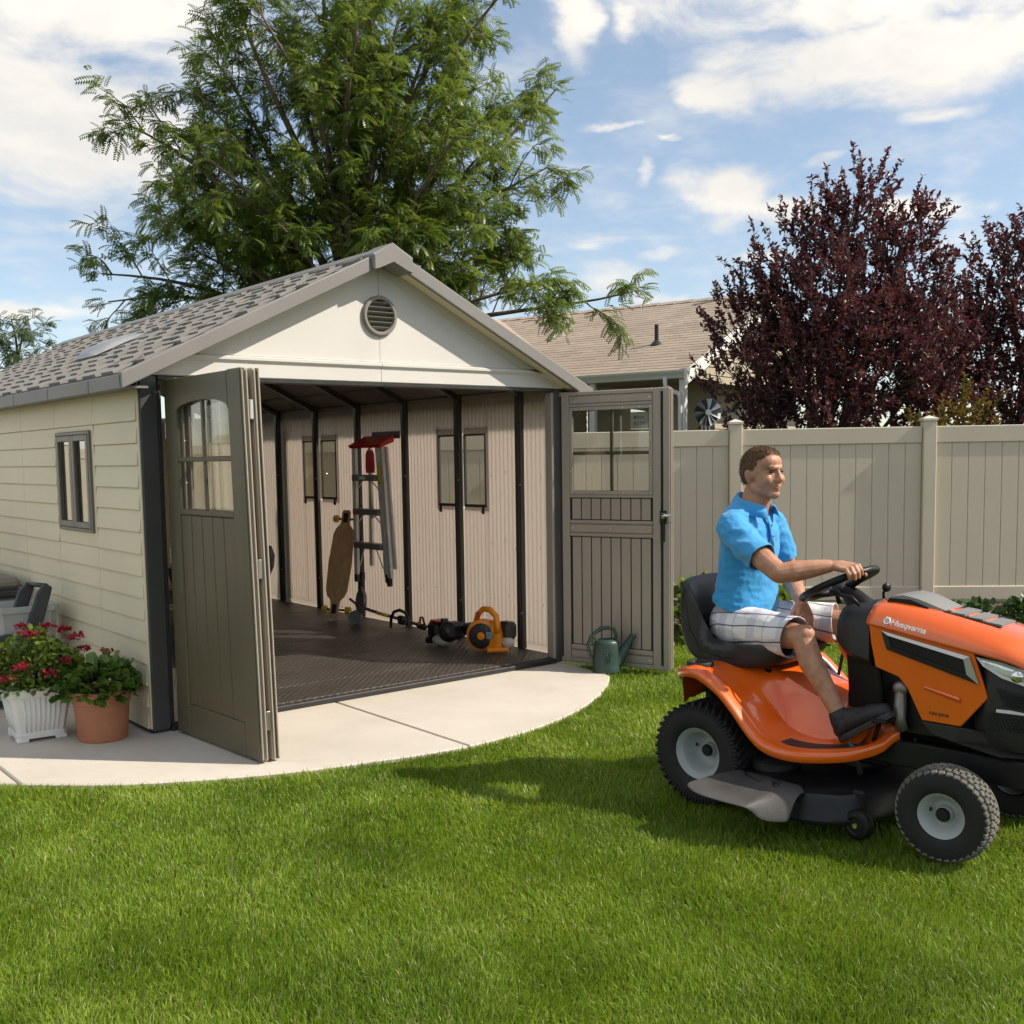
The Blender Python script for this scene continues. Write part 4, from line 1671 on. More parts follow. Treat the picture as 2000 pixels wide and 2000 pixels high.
# gutters
for nm, pts in (('gutter', [HL(-0.10, -0.06, HE - 0.05), HL(VAL - 0.05, -0.06, HE - 0.05)]), ('gutter', [HL(VAL - 0.06, -0.10, HE - 0.05), HL(VAL - 0.06, -0.75, HE - 0.05)])):
    mb = MB()
    a, b = Vector(pts[0]), Vector(pts[1])
    d = (b - a).normalized()
    out = Vector(HL(0, -1, 0)) if abs(d.x) > 0.5 else Vector((-1, 0, 0))
    rings = []
    for p in (a, b):
        rings.append([tuple(p + out * q + Vector((0, 0, z))) for q, z in ((-0.055, 0.055), (0.05, 0.055), (0.055, 0.03), (0.03, -0.02), (0.02, -0.06), (-0.055, -0.06))])
    mb.loft(rings)
    add_obj(nm, mb.mesh(nm, M_GUT, recalc=True), HS)
# white rake boards at the open gable end, fascia and soffit
mb = MB()
for (ya, yb) in ((-0.10, HHALF), (HHALF, 2 * HHALF + 0.1)):
    def rz(y):
        return HE + (HHALF - abs(y - HHALF)) * HP
    vs = []
    for x in (-0.135, -0.10):
        vs += [HL(x, ya, rz(ya) - 0.17), HL(x, yb, rz(yb) - 0.17), HL(x, yb, rz(yb) + 0.02), HL(x, ya, rz(ya) + 0.02)]
    mb._add(vs, [(0, 1, 2, 3), (7, 6, 5, 4), (0, 4, 5, 1), (1, 5, 6, 2), (2, 6, 7, 3), (3, 7, 4, 0)])
add_obj('rake_board', mb.mesh('rake_board', M_WHITE, recalc=True), HS)
mb = MB()
mb._add([HL(-0.1, -0.02, HE - 0.10), HL(VAL, -0.02, HE - 0.10), HL(VAL, 1.25, HE - 0.10), HL(-0.1, 1.25, HE - 0.10)], [(0, 1, 2, 3)])
mb._add([HL(VAL - 0.02, -0.75, HE - 0.10), HL(VAL + 0.5, -0.75, HE - 0.10), HL(VAL + 0.5, 0, HE - 0.10), HL(VAL - 0.02, 0, HE - 0.10)], [(0, 1, 2, 3)])
add_obj('soffit', mb.mesh('soffit', M_HSIDE), HS)


def lap_wall(p0, p1, z0, z1, holes=(), pitch=0.115):
    """lap siding boards in real steps between two plan points (local)"""
    mb = MB()
    a, b = Vector((p0[0], p0[1] * sgny, 0)), Vector((p1[0], p1[1] * sgny, 0))
    d = (b - a)
    L = d.length
    d.normalize()
    nrm = Vector((d.y, -d.x, 0))
    mid = (a + b) / 2
    toC = HS.matrix_basis.inverted() @ Vector((0, 0, 1.5)) - mid
    if nrm.dot(toC) < 0:
        nrm = -nrm
    z = z0
    while z < z1:
        zt = min(z + pitch, z1)
        spans = [(0.0, L)]
        for (h0, h1, hz0, hz1) in holes:
            if zt > hz0 and z < hz1:
                spans = [s for sp in spans for s in ((sp[0], min(sp[1], h0)), (max(sp[0], h1), sp[1])) if s[1] - s[0] > 0.01]
        for (s0, s1) in spans:
            A, B = a + d * s0, a + d * s1
            vs = [A + nrm * 0.016 + V(0, 0, z), B + nrm * 0.016 + V(0, 0, z), B + nrm * 0.002 + V(0, 0, zt), A + nrm * 0.002 + V(0, 0, zt), A + V(0, 0, z), B + V(0, 0, z)]
            mb._add(vs, [(0, 1, 2, 3), (4, 5, 1, 0)])
        z += pitch
    return mb, a, d, nrm


bpy.context.view_layer.update()
# porch wall behind the corner post, with a window; gable wall above
mb, a_, d_, n_ = lap_wall((0.55, 1.22), (0.55, 6.4), 0.0, HE - 0.02, holes=((0.32, 1.02, 0.95, 2.33),))
add_obj('wall', mb.mesh('wall', M_HSIDE, recalc=False), HS)


def house_window(a, d, nrm, s0, s1, z0, z1, slats=True):
    fr = MB()
    dep0, dep1 = 0.024, -0.03

    def bx(u0, u1, w0, w1, q0=dep1, q1=dep0):
        A = a + d * u0
        B = a + d * u1
        vs = []
        for z in (w0, w1):
            vs += [A + nrm * q0 + V(0, 0, z), B + nrm * q0 + V(0, 0, z), B + nrm * q1 + V(0, 0, z), A + nrm * q1 + V(0, 0, z)]
        fr._add(vs, [(0, 3, 2, 1), (4, 5, 6, 7), (0, 1, 5, 4), (1, 2, 6, 5), (2, 3, 7, 6), (3, 0, 4, 7)])
    t = 0.06
    bx(s0, s0 + t, z0, z1)
    bx(s1 - t, s1, z0, z1)
    bx(s0 + t, s1 - t, z0, z0 + t)
    bx(s0 + t, s1 - t, z1 - t, z1)
    bx(s0 + t, s1 - t, (z0 + z1) / 2 - 0.025, (z0 + z1) / 2 + 0.025)
    w = add_obj('window', fr.mesh('window', M_WHITE, recalc=True), HS)
    fr = MB()
    bx(s0 + t, s1 - t, z0 + t, z1 - t, -0.012, -0.008)
    add_obj('pane', fr.mesh('pane', M_HGLASS), w)
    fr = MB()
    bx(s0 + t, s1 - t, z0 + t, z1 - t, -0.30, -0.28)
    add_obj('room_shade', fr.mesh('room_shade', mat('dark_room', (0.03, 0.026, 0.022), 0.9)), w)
    if slats:
        fr = MB()
        z = (z0 + z1) / 2 + 0.04
        while z < z1 - t:
            bx(s0 + t + .01, s1 - t - .01, z, z + 0.012, -0.05, -0.022)
            z += 0.040
        add_obj('blind', fr.mesh('blind', M_WHITE), w)
    return w


house_window(a_, d_, n_, 0.32, 1.02, 0.95, 2.33)
# porch back wall under the gutter, and wing B's wall with its small windows
mb, a_, d_, n_ = lap_wall((0.0, 1.22), (VAL + 0.4, 1.22), 0.0, HE - 0.1, holes=((0.78, 1.40, 1.96, 2.22),))
add_obj('wall', mb.mesh('wall', M_HSIDE), HS)
house_window(a_, d_, n_, 0.78, 1.08, 1.96, 2.22, False)
house_window(a_, d_, n_, 1.10, 1.40, 1.96, 2.22, False)
mb, a_, d_, n_ = lap_wall((VAL + 0.42, -0.7), (VAL + 0.42, 1.2), 0.0, HE - 0.1)
add_obj('wall', mb.mesh('wall', M_HSIDE), HS)
# gable triangle under the rake
mb = MB()
nrow = 13
for i in range(nrow):
    z0 = HE - 0.12 + i * 0.115
    z1 = z0 + 0.115
    yl0 = max(0.0, (z0 - HE + 0.1) / HP) - 0.1
    yl1 = max(0.0, (z1 - HE + 0.1) / HP) - 0.1
    if yl1 > HHALF:
        break
    mb._add([HL(-0.016, yl0, z0), HL(-0.016, 2 * HHALF - yl0, z0), HL(-0.002, 2 * HHALF - yl1, z1), HL(-0.002, yl1, z1)], [(0, 1, 2, 3)])
add_obj('gable_wall', mb.mesh('gable_wall', M_HSIDE), HS)
# porch posts
for (px_, py_) in ((-0.02, 0.05), (-0.02, 3.4), (VAL - 0.35, 0.05)):
    mb = MB()
    y0, y1 = sorted(((py_ - 0.045) * sgny, (py_ + 0.045) * sgny))
    mb.cbox((px_ - 0.045, y0, 0.0), (px_ + 0.045, y1, HE - 0.10), 0.006)
    add_obj('porch_post', mb.mesh('porch_post', M_WHITE), HS)
# downspout elbow at the corner
mb = MB()
mb.tube([HL(0.20, -0.07, HE - 0.09), HL(0.20, -0.07, HE - 0.20), HL(0.14, -0.02, HE - 0.27), HL(0.02, 0.0, HE - 0.32), HL(0.0, 0.0, HE - 0.42), HL(0.0, -0.02, 0.1)], 0.034, 8)
add_obj('downspout', mb.mesh('downspout', M_WHITE, smooth=True), HS)
# porch lamp
mb = MB()
mb.lathe([(0.01, 0.16), (0.05, 0.13), (0.085, 0.06), (0.085, 0.045), (0.06, 0.0), (0.02, -0.02)], 12, Matrix.Translation(Vector(HL(0.24, 0.10, HE - 0.43))))
add_obj('porch_lamp', mb.mesh('porch_lamp', mat('lamp_copper', (0.18, 0.085, 0.04), 0.35, metal=0.8), smooth=True), HS)
# flue and vent pipes
mb = MB()
mb.lathe([(0.055, -0.3), (0.055, 0.10), (0.075, 0.10), (0.075, 0.21), (0.02, 0.22)], 14, Matrix.Translation(Vector(HL(0.98, HHALF - 0.15, HE + HHALF * HP))), cap1=True)
add_obj('flue', mb.mesh('flue', mat('galvanised', (0.55, 0.56, 0.57), 0.35, metal=0.9), smooth=True, angle=40), HS)
mb = MB()
mb.lathe([(0.11, -0.02), (0.045, 0.05), (0.032, 0.06), (0.032, 0.30), (0.028, 0.30), (0.028, 0.1)], 12, Matrix.Translation(Vector(HL(1.02, 1.35, HE + 1.35 * HP))))
add_obj('vent_pipe', mb.mesh('vent_pipe', M_BLACKPL, smooth=True, angle=40), HS)

# ================================================================ garden windmill behind the fence
WM = thing('garden_windmill', 'small metal garden windmill with dark blades peeking over the fence', 'windmill', (9.86, 8.36, SOIL_Z))
M_TIN = mat('windmill_tin', (0.33, 0.34, 0.34), 0.35, metal=0.7, var=0.1, vscale=9)
M_TINB = mat('windmill_blade', (0.03, 0.035, 0.045), 0.3, metal=0.3)
mb = MB()
for (dx_, dy_) in ((-1, -1), (1, -1), (1, 1), (-1, 1)):
    mb.tube([(dx_ * 0.22, dy_ * 0.22, 0), (dx_ * 0.02, dy_ * 0.02, 1.95)], 0.009, 6)
for z in (0.5, 1.0, 1.5):
    k = 0.22 * (1 - z / 2.1)
    for (a, b) in (((-k, -k), (k, -k)), ((k, -k), (k, k)), ((k, k), (-k, k)), ((-k, k), (-k, -k))):
        mb.tube([(*a, z), (*b, z)], 0.006, 5)
add_obj('tower', mb.mesh('tower', M_TIN), WM)
hubz = 2.035
wdir = Vector((-0.55, -0.83, 0)).normalized()
wq = wdir.to_track_quat('Z', 'Y').to_matrix().to_4x4()
mb = MB()
mb.cyl((0, 0, -0.02), (0, 0, 0.03), 0.035, n=12)
mb.M = Matrix()
o = add_obj('hub', mb.mesh('hub', M_TIN, smooth=True, angle=40), WM)
o.matrix_local = Matrix.Translation((0, 0, hubz)) @ wq @ Matrix.Translation((0, 0, 0.08))
bl = MB()
bl.grid([[(0.035, -0.012, 0.006), (0.035, 0.012, -0.006)], [(0.09, -0.030, 0.014), (0.09, 0.030, -0.014)], [(0.155, -0.042, 0.020), (0.155, 0.042, -0.020)]])
bl.grid([[(0.035, -0.012, 0.0045), (0.035, 0.012, -0.0075)], [(0.09, -0.030, 0.0125), (0.09, 0.030, -0.0155)], [(0.155, -0.042, 0.0185), (0.155, 0.042, -0.0215)]], flip=True)
for mm, nm in ((M_TINB, 'blade'), (M_TIN, 'blade')):
    me_ = bl.mesh('blade', mm)
    for k in range(7):
        o = add_obj('blade', me_, WM)
        o.matrix_local = Matrix.Translation((0, 0, hubz)) @ wq @ Matrix.Translation((0, 0, 0.085)) @ Matrix.Rotation(2 * math.pi * (k + (0.5 if mm is M_TIN else 0)) / 7 + 0.2, 4, 'Z')
mb = MB()
mb.tube([(0, 0, 1.94), (0, 0, 2.06)], 0.012, 6)
mb.tube([tuple(wdir * 0.08 + V(0, 0, hubz)), tuple(-wdir * 0.25 + V(0, 0, hubz))], 0.008, 6)
add_obj('axle', mb.mesh('axle', M_TIN), WM)

# ================================================================ foliage helpers
def leaf_mat(name, cols, transl=0.4, rough=0.45, tcol=None):
    m = bpy.data.materials.new(name)
    m.use_nodes = True
    t = m.node_tree
    gg = NG(t)
    b = t.nodes['Principled BSDF']
    at = gg.n('ShaderNodeAttribute')
    at.attribute_name = 'tint'
    n = len(cols)
    c = gg.ramp(at.outputs['Fac'], [(i / (n - 1), col) for i, col in enumerate(cols)])
    gg.put(b.inputs['Base Color'], c)
    b.inputs['Roughness'].default_value = rough
    b.inputs['Specular IOR Level'].default_value = 0.5
    tr = gg.n('ShaderNodeBsdfTranslucent')
    gg.put(tr.inputs[0], gg.mix(0.5, c, tcol) if tcol else c)
    ms = gg.n('ShaderNodeMixShader')
    ms.inputs[0].default_value = transl
    t.links.new(b.outputs[0], ms.inputs[1])
    t.links.new(tr.outputs[0], ms.inputs[2])
    t.links.new(ms.outputs[0], t.nodes['Material Output'].inputs[0])
    return m


def scatter(name, tv, tf, pos, rot, scl, tint, material, parent=None):
    """one mesh of many small pieces: template verts tv (n,3), quads tf (k,4); pos (m,3), rot (m,3,3), scl (m,)"""
    tv = np.asarray(tv, float)
    tf = np.asarray(tf, int)
    m, n = len(pos), len(tv)
    co = np.einsum('mij,nj->mni', rot * scl[:, None, None], tv) + pos[:, None, :]
    faces = (tf[None] + (np.arange(m) * n)[:, None, None]).reshape(-1, tf.shape[1])
    me = bpy.data.meshes.new(name)
    me.vertices.add(m * n)
    me.vertices.foreach_set('co', co.astype(np.float32).ravel())
    k = tf.shape[1]
    me.loops.add(faces.size)
    me.loops.foreach_set('vertex_index', faces.astype(np.int32).ravel())
    me.polygons.add(len(faces))
    me.polygons.foreach_set('loop_start', (np.arange(len(faces)) * k).astype(np.int32))
    a = me.attributes.new('tint', 'FLOAT', 'POINT')
    a.data.foreach_set('value', np.repeat(np.clip(tint, 0, 1), n).astype(np.float32))
    me.update(calc_edges=True)
    me.materials.append(material)
    return add_obj(name, me, parent)


def frames(d, rg, roll=0.5, up=(0, 0, 1)):
    """rotation matrices whose x axis is d, z axis near up with a random roll"""
    d = d / np.linalg.norm(d, axis=1, keepdims=True)
    u = np.tile(np.asarray(up, float), (len(d), 1)) + rg.normal(0, roll, d.shape)
    y = np.cross(u, d)
    y /= np.linalg.norm(y, axis=1, keepdims=True) + 1e-9
    z = np.cross(d, y)
    return np.stack([d, y, z], 2)


class Tree:
    def __init__(s, seed):
        s.r = np.random.default_rng(seed)
        s.mb = MB()
        s.tips = []           # (point, direction, level weight)

    def limb(s, p0, p1, r0, r1, sag=0.0, wig=0.12, n=7, sides=6):
        """curved limb from p0 to p1; returns its points"""
        p0, p1 = np.asarray(p0, float), np.asarray(p1, float)
        L = np.linalg.norm(p1 - p0)
        pts = []
        ph = s.r.uniform(0, 6.28, 3)
        am = s.r.normal(0, wig, 3) * L * 0.35
        for i in range(n + 1):
            t = i / n
            q = p0 + (p1 - p0) * t
            q = q + am * np.sin(t * 3.1 + ph) * t * (1 - 0.35 * t)
            q[2] += sag * L * math.sin(math.pi * t)
            pts.append(q)
        off = pts[0] - p0
        pts = [q - off * (1 - i / n) for i, q in enumerate(pts)]
        rs = [r0 + (r1 - r0) * (i / n) ** 0.8 for i in range(n + 1)]
        s.mb.tube([tuple(q) for q in pts], rs, sides)
        return pts


M_BARK = mat('bark_grey_brown', (0.15, 0.11, 0.08), 0.9, var=0.35, vscale=9, bump=0.8, bscale=30, stretch=(1, 1, 0.25))
M_BARKP = mat('bark_plum', (0.075, 0.055, 0.05), 0.85, var=0.3, vscale=12, bump=0.5, bscale=40)

CR = np.array([math.cos(CAM_YAW), -math.sin(CAM_YAW), 0])     # picture right, in plan
CF = np.array([math.sin(CAM_YAW), math.cos(CAM_YAW), 0])      # away


def frond_template(pairs=8, L=0.20, leaf=0.040, wid=0.0135, droop=0.75):
    vs, fs = [], []
    for i in range(pairs):
        t = 0.12 + 0.88 * i / (pairs - 1)
        a = droop * t
        x = L * (math.sin(a) / droop if droop else t)
        z = -L * (1 - math.cos(a)) / droop
        sz = leaf * (0.75 + 0.5 * math.sin(math.pi * (0.15 + 0.75 * t)))
        for sg in (-1, 1):
            k = len(vs)
            dx, dz = math.cos(a), -math.sin(a)
            fw = 0.35
            # leaflet: diamond leaving the stalk sideways, hanging a little
            b0 = (x, 0.0, z)
            tipp = (x + dx * sz * fw, sg * sz * 0.90, z + dz * sz * fw - sz * 0.30)
            m1 = (x + dx * (sz * fw * 0.5 + wid), sg * sz * 0.45, z + dz * wid - sz * 0.08)
            m2 = (x + dx * (sz * fw * 0.5 - wid * 0.6), sg * sz * 0.45, z - dz * wid - sz * 0.10)
            vs += [b0, m1, tipp, m2]
            fs.append((k, k + 1, k + 2, k + 3))
    return vs, fs


FR_V, FR_F = frond_template()


def locust(name, label, base_, limbs, trunk_top, seed, n_sub, n_twig, n_fr, matl, r0=0.16, scale=1.0, spread=1.0, cat='tree'):
    T = Tree(seed)
    rg = T.r
    B = np.asarray(base_, float)
    root = thing(name, label, cat, tuple(base_))
    tt = np.array([0.0, 0.0, trunk_top]) + np.array([*(rg.normal(0, 0.08, 2)), 0])
    T.limb((0, 0, -0.05), tt, r0, r0 * 0.72, 0, 0.05, 8, 10)
    T.limb(tt, tt + np.array([rg.normal(0, .15), rg.normal(0, .15), trunk_top * 0.75]), r0 * 0.72, r0 * 0.2, 0, 0.15, 8, 8)
    P, D, TW = [], [], []
    for (a, b, z, h0) in limbs:
        s0 = np.array([0, 0, h0]) * 1.0
        e = CR * a + CF * b + np.array([0, 0, z])
        L = np.linalg.norm(e - s0)
        pts = T.limb(s0, e, 0.028 + 0.011 * L, 0.010, 0.10, 0.22, 9, 7)
        n = len(pts)
        for k in range(n_sub):
            t = 0.22 + 0.78 * (k + rg.uniform(0, 1)) / n_sub
            i = min(int(t * (n - 1)), n - 2)
            q = pts[i] + (pts[i + 1] - pts[i]) * (t * (n - 1) - i)
            dr = (pts[i + 1] - pts[i])
            dr = dr / np.linalg.norm(dr)
            rd = rg.normal(0, 1, 3)
            rd -= dr * rd.dot(dr)
            rd /= np.linalg.norm(rd)
            d2 = dr * rg.uniform(0.25, 0.9) + rd * rg.uniform(0.6, 1.1) + np.array([0, 0, 0.10])
            d2 /= np.linalg.norm(d2)
            L2 = rg.uniform(0.55, 1.15) * (1.25 - 0.55 * t) * scale
            p2 = T.limb(q, q + d2 * L2, 0.012, 0.004, 0.08, 0.35, 5, 5)
            for j in range(n_twig):
                u = 0.2 + 0.8 * (j + rg.uniform(0, 1)) / n_twig
                i2 = min(int(u * 5), 4)
                q2 = p2[i2] + (p2[i2 + 1] - p2[i2]) * (u * 5 - i2)
                d3 = d2 * 0.7 + rg.normal(0, 0.65, 3)
                d3 /= np.linalg.norm(d3)
                L3 = rg.uniform(0.18, 0.42) * scale
                q3 = q2 + d3 * L3
                if rg.uniform() < 0.6:
                    T.mb.tube([tuple(q2), tuple((q2 + q3) / 2 + np.array([0, 0, 0.02])), tuple(q3)], [0.0045, 0.003, 0.002], 4)
                for f in range(n_fr):
                    v = (f + rg.uniform(0, 1)) / n_fr
                    P.append(q2 + (q3 - q2) * v)
                    dd = d3 * 0.55 + rg.normal(0, 0.6, 3)
                    dd[2] = dd[2] * 0.5 - 0.05
                    D.append(dd)
                    TW.append(rg.uniform(0, 1) * 0.55 + 0.45 * (0.5 + 0.5 * math.sin(k * 2.1 + a * 3)))
            # tufts right at the end
            for f in range(4):
                P.append(p2[-1] + rg.normal(0, 0.03, 3))
                D.append(d2 + rg.normal(0, 0.5, 3))
                TW.append(rg.uniform(0.3, 1.0))
        for f in range(10):
            P.append(pts[-1] + rg.normal(0, 0.05, 3))
            D.append((pts[-1] - pts[-2]) * 3 + rg.normal(0, 0.5, 3))
            TW.append(rg.uniform(0.4, 1.0))
    P, D, TW = np.array(P), np.array(D), np.array(TW)
    scl = rg.uniform(0.75, 1.25, len(P)) * spread
    T.mb.build('trunk', M_BARK, root, smooth=True, world=False)
    scatter('crown', FR_V, FR_F, P, frames(D, rg, 0.35), scl, TW, matl, root)
    return len(P)


M_LOCUST = leaf_mat('locust_leaves', [(0.045, 0.085, 0.016), (0.085, 0.145, 0.026), (0.145, 0.220, 0.040), (0.24, 0.30, 0.075)], 0.48, 0.36, (0.26, 0.34, 0.04))
limbsL = [(-3.35, 0.1, 4.15, 2.7), (-2.9, 0.6, 5.1, 3.0), (-3.0, -0.4, 6.1, 3.2), (-2.2, 0.5, 7.0, 3.5), (-1.35, -0.5, 8.0, 3.9), (-0.35, 0.4, 9.0, 4.2), (0.7, -0.4, 9.1, 4.4),
          (1.6, 0.6, 8.6, 4.1), (2.5, -0.3, 7.9, 3.8), (2.75, 0.5, 6.8, 3.4), (2.65, -0.5, 5.5, 3.1), (2.2, 0.3, 4.6, 2.9), (3.55, -0.5, 3.95, 2.6), (2.7, -1.0, 3.9, 2.6), (0.2, -2.2, 6.6, 3.8),
          (0.1, 2.2, 6.9, 3.9), (-1.5, -1.8, 5.3, 3.2), (1.5, -1.8, 5.4, 3.2), (1.2, 1.9, 5.9, 3.5), (-1.5, 1.8, 6.0, 3.5), (-2.3, -0.9, 4.6, 2.8), (-0.8, -1.2, 7.3, 4.0), (1.2, -1.0, 7.2, 4.0),
          (-2.6, 0.3, 5.6, 3.1), (-1.9, -0.6, 6.4, 3.4), (-1.0, 0.2, 7.4, 3.9), (2.1, -0.7, 5.9, 3.2), (2.0, 0.5, 7.4, 3.7), (1.1, 0.4, 8.2, 4.1), (0.2, -0.7, 8.3, 4.2), (-2.2, -0.4, 4.5, 2.7), (-3.5, -0.2, 3.75, 2.6), (1.7, -1.2, 4.6, 2.8), (2.3, -0.6, 4.3, 2.7), (-0.2, -1.0, 5.8, 3.3), (0.6, -1.2, 6.2, 3.5),
          (-0.7, -1.6, 4.5, 2.9), (0.8, -1.7, 4.4, 2.9), (0.3, 0.6, 7.8, 4.2), (-1.9, 0.4, 5.6, 3.2), (1.9, 0.2, 6.3, 3.4)]
locust('locust_tree', 'tall green honey locust tree with feathery leaves rising behind the shed roof', (8.08, 13.15, SOIL_Z), limbsL, 2.9, 21, 9, 6, 8, M_LOCUST, 0.15, 1.0, 1.05)
M_LOC2 = leaf_mat('ash_leaves', [(0.045, 0.085, 0.03), (0.085, 0.135, 0.055), (0.14, 0.195, 0.085)], 0.4, 0.42, (0.18, 0.24, 0.06))
locust('locust_tree', 'small pale green tree just above the shed roof at the left edge', (5.15, 19.2, SOIL_Z),
       [(-0.95, 0, 2.9, 1.6), (-0.55, 0.3, 3.5, 1.8), (0.0, 0, 3.95, 2.0), (0.35, -0.3, 3.7, 1.9), (0.72, 0.2, 3.15, 1.7), (0.3, 0.6, 3.2, 1.8), (-1.4, -0.2, 2.7, 1.5), (-0.2, -0.6, 3.2, 1.7)],
       1.6, 5, 6, 5, 7, M_LOC2, 0.07, 0.62, 0.85)

# ---- purple-leaved plums
LV = [(0, 0, 0), (0.33, 0.22, 0.03), (1.0, 0, -0.06), (0.33, -0.22, 0.03), (0.70, 0.17, 0.0), (0.70, -0.17, 0.0)]
LF_ = [(0, 1, 4, 2), (0, 2, 5, 3)]


def plum(name, label, base_, shape, seed, n_leaf, matl, leaf=0.072, top=5.2, trunks=6):
    """shape: list of (lateral, depth, z, radius) clumps of shoots"""
    T = Tree(seed)
    rg = T.r
    root = thing(name, label, 'tree', tuple(base_))
    T.limb((0, 0, -0.05), (0, 0, 0.9), 0.10, 0.085, 0, 0.03, 4, 10)
    P, D, TW = [], [], []
    tot = sum(r ** 2 for *_, r in shape)
    for (a, b, z, r) in shape:
        e = CR * a + CF * b + np.array([0, 0, z])
        pts = T.limb((0, 0, 0.85), e - np.array([0, 0, r * 0.3]), 0.045, 0.012, 0.06, 0.22, 8, 6)
        ns = max(8, int(210 * r ** 2))
        per = max(6, int(n_leaf * r * r / tot / ns))
        for k in range(ns):
            # a shoot: starts inside the clump, runs up and out
            o = rg.normal(0, 1, 3)
            o /= np.linalg.norm(o)
            o *= r * rg.uniform(0.1, 1.0) ** 0.5
            q = e + o
            up = np.array([0, 0, 1.0]) * rg.uniform(0.5, 1.2) + o / r * 0.75 + rg.normal(0, 0.25, 3)
            up /= np.linalg.norm(up)
            Ls = rg.uniform(0.20, 0.48)
            if k % 3 == 0:
                T.limb(pts[-2] * 0.5 + q * 0.5, q, 0.008, 0.005, 0, 0.2, 3, 4)
            T.mb.tube([tuple(q), tuple(q + up * Ls)], [0.005, 0.002], 4)
            hue = rg.uniform(0, 1)
            for j in range(per):
                t = (j + rg.uniform(0, 1)) / per
                P.append(q + up * Ls * t + rg.normal(0, 0.008, 3))
                d = up * rg.uniform(0.2, 0.9) + rg.normal(0, 0.62, 3)
                D.append(d)
                TW.append(0.5 * hue + 0.5 * rg.uniform(0, 1))
    P, D, TW = np.array(P), np.array(D), np.array(TW)
    scl = rg.uniform(0.65, 1.2, len(P)) * leaf
    T.mb.build('trunk', M_BARKP, root, smooth=True, world=False)
    scatter('crown', LV, LF_, P, frames(D, rg, 0.6), scl, TW, matl, root)
    return len(P)


M_PLUM = leaf_mat('plum_leaves', [(0.030, 0.014, 0.018), (0.065, 0.027, 0.032), (0.115, 0.050, 0.050), (0.19, 0.10, 0.085)], 0.34, 0.28, (0.26, 0.045, 0.05))
plum('plum_tree', 'broad purple-leaved plum tree behind the fence above the man', (12.2, 8.38, SOIL_Z),
     [(-0.98, 0, 2.5, 0.55), (-0.85, 0.3, 3.2, 0.58), (-0.45, 0, 3.85, 0.60), (0.10, 0.2, 4.25, 0.60), (0.45, 0, 4.62, 0.45), (0.92, -0.1, 4.20, 0.50), (1.22, 0.1, 3.5, 0.55), (1.38, -0.1, 2.7, 0.55),
      (0.0, -0.4, 3.3, 0.80), (0.6, -0.4, 2.7, 0.78), (-0.4, -0.5, 2.5, 0.72), (-0.1, -0.5, 1.9, 0.65), (0.85, 0.3, 1.9, 0.62), (-0.85, -0.2, 1.85, 0.5), (0.65, 0.1, 3.55, 0.70), (1.2, 0.2, 4.25, 0.32), (1.55, 0, 2.1, 0.5), (0.3, 0.4, 2.4, 0.7), (-0.2, 0.3, 3.0, 0.7), (0.9, 0.2, 3.0, 0.6)],
     31, 58000, M_PLUM)
plum('plum_tree', 'second purple-leaved plum tree at the right edge of the picture behind the fence', (15.05, 7.32, SOIL_Z),
     [(-1.0, 0, 2.4, 0.55), (-0.8, 0.2, 3.15, 0.5), (-0.55, 0, 2.8, 0.6), (-0.5, 0.2, 3.4, 0.5), (-0.15, 0, 3.95, 0.50), (0.25, 0.1, 4.3, 0.42), (0.6, 0, 3.7, 0.6), (0.3, -0.3, 3.0, 0.7), (-0.2, -0.3, 2.2, 0.65), (0.9, 0.1, 2.6, 0.65), (0.3, 0, 1.8, 0.6), (1.3, 0, 3.3, 0.6)],
     33, 34000, M_PLUM)
M_GOLD = leaf_mat('golden_leaves', [(0.09, 0.075, 0.012), (0.16, 0.115, 0.016), (0.20, 0.12, 0.02), (0.10, 0.13, 0.02)], 0.35, 0.45, (0.30, 0.2, 0.03))
plum('golden_shrub', 'golden brown shrub peeking over the fence below the purple trees', (12.5, 6.75, SOIL_Z), [(-0.25, 0, 1.75, 0.28), (0.05, 0, 1.85, 0.28), (0.3, 0.1, 1.72, 0.25)], 35, 2600, M_GOLD, 0.055)
bpy.data.objects['golden_shrub']['category'] = 'shrub'

# ---- bed plants along the fence
M_BROAD = leaf_mat('broad_leaves', [(0.05, 0.10, 0.014), (0.095, 0.165, 0.022), (0.16, 0.235, 0.035), (0.23, 0.30, 0.06)], 0.32, 0.40, (0.20, 0.30, 0.03))
M_IVY = leaf_mat('dark_leaves', [(0.018, 0.045, 0.012), (0.035, 0.075, 0.018), (0.065, 0.115, 0.028)], 0.25, 0.32)
BLV = [(0, 0, 0), (0.25, 0.30, 0.05), (0.65, 0.32, 0.03), (1.0, 0.0, -0.10), (0.65, -0.32, 0.03), (0.25, -0.30, 0.05), (0.5, 0, 0.0)]
BLF = [(0, 6, 2, 1), (6, 3, 2, 2), (0, 5, 4, 6), (6, 4, 3, 3)]
BLF = [(0, 6, 1), (1, 6, 2), (2, 6, 3), (0, 5, 6), (5, 4, 6), (4, 3, 6)]


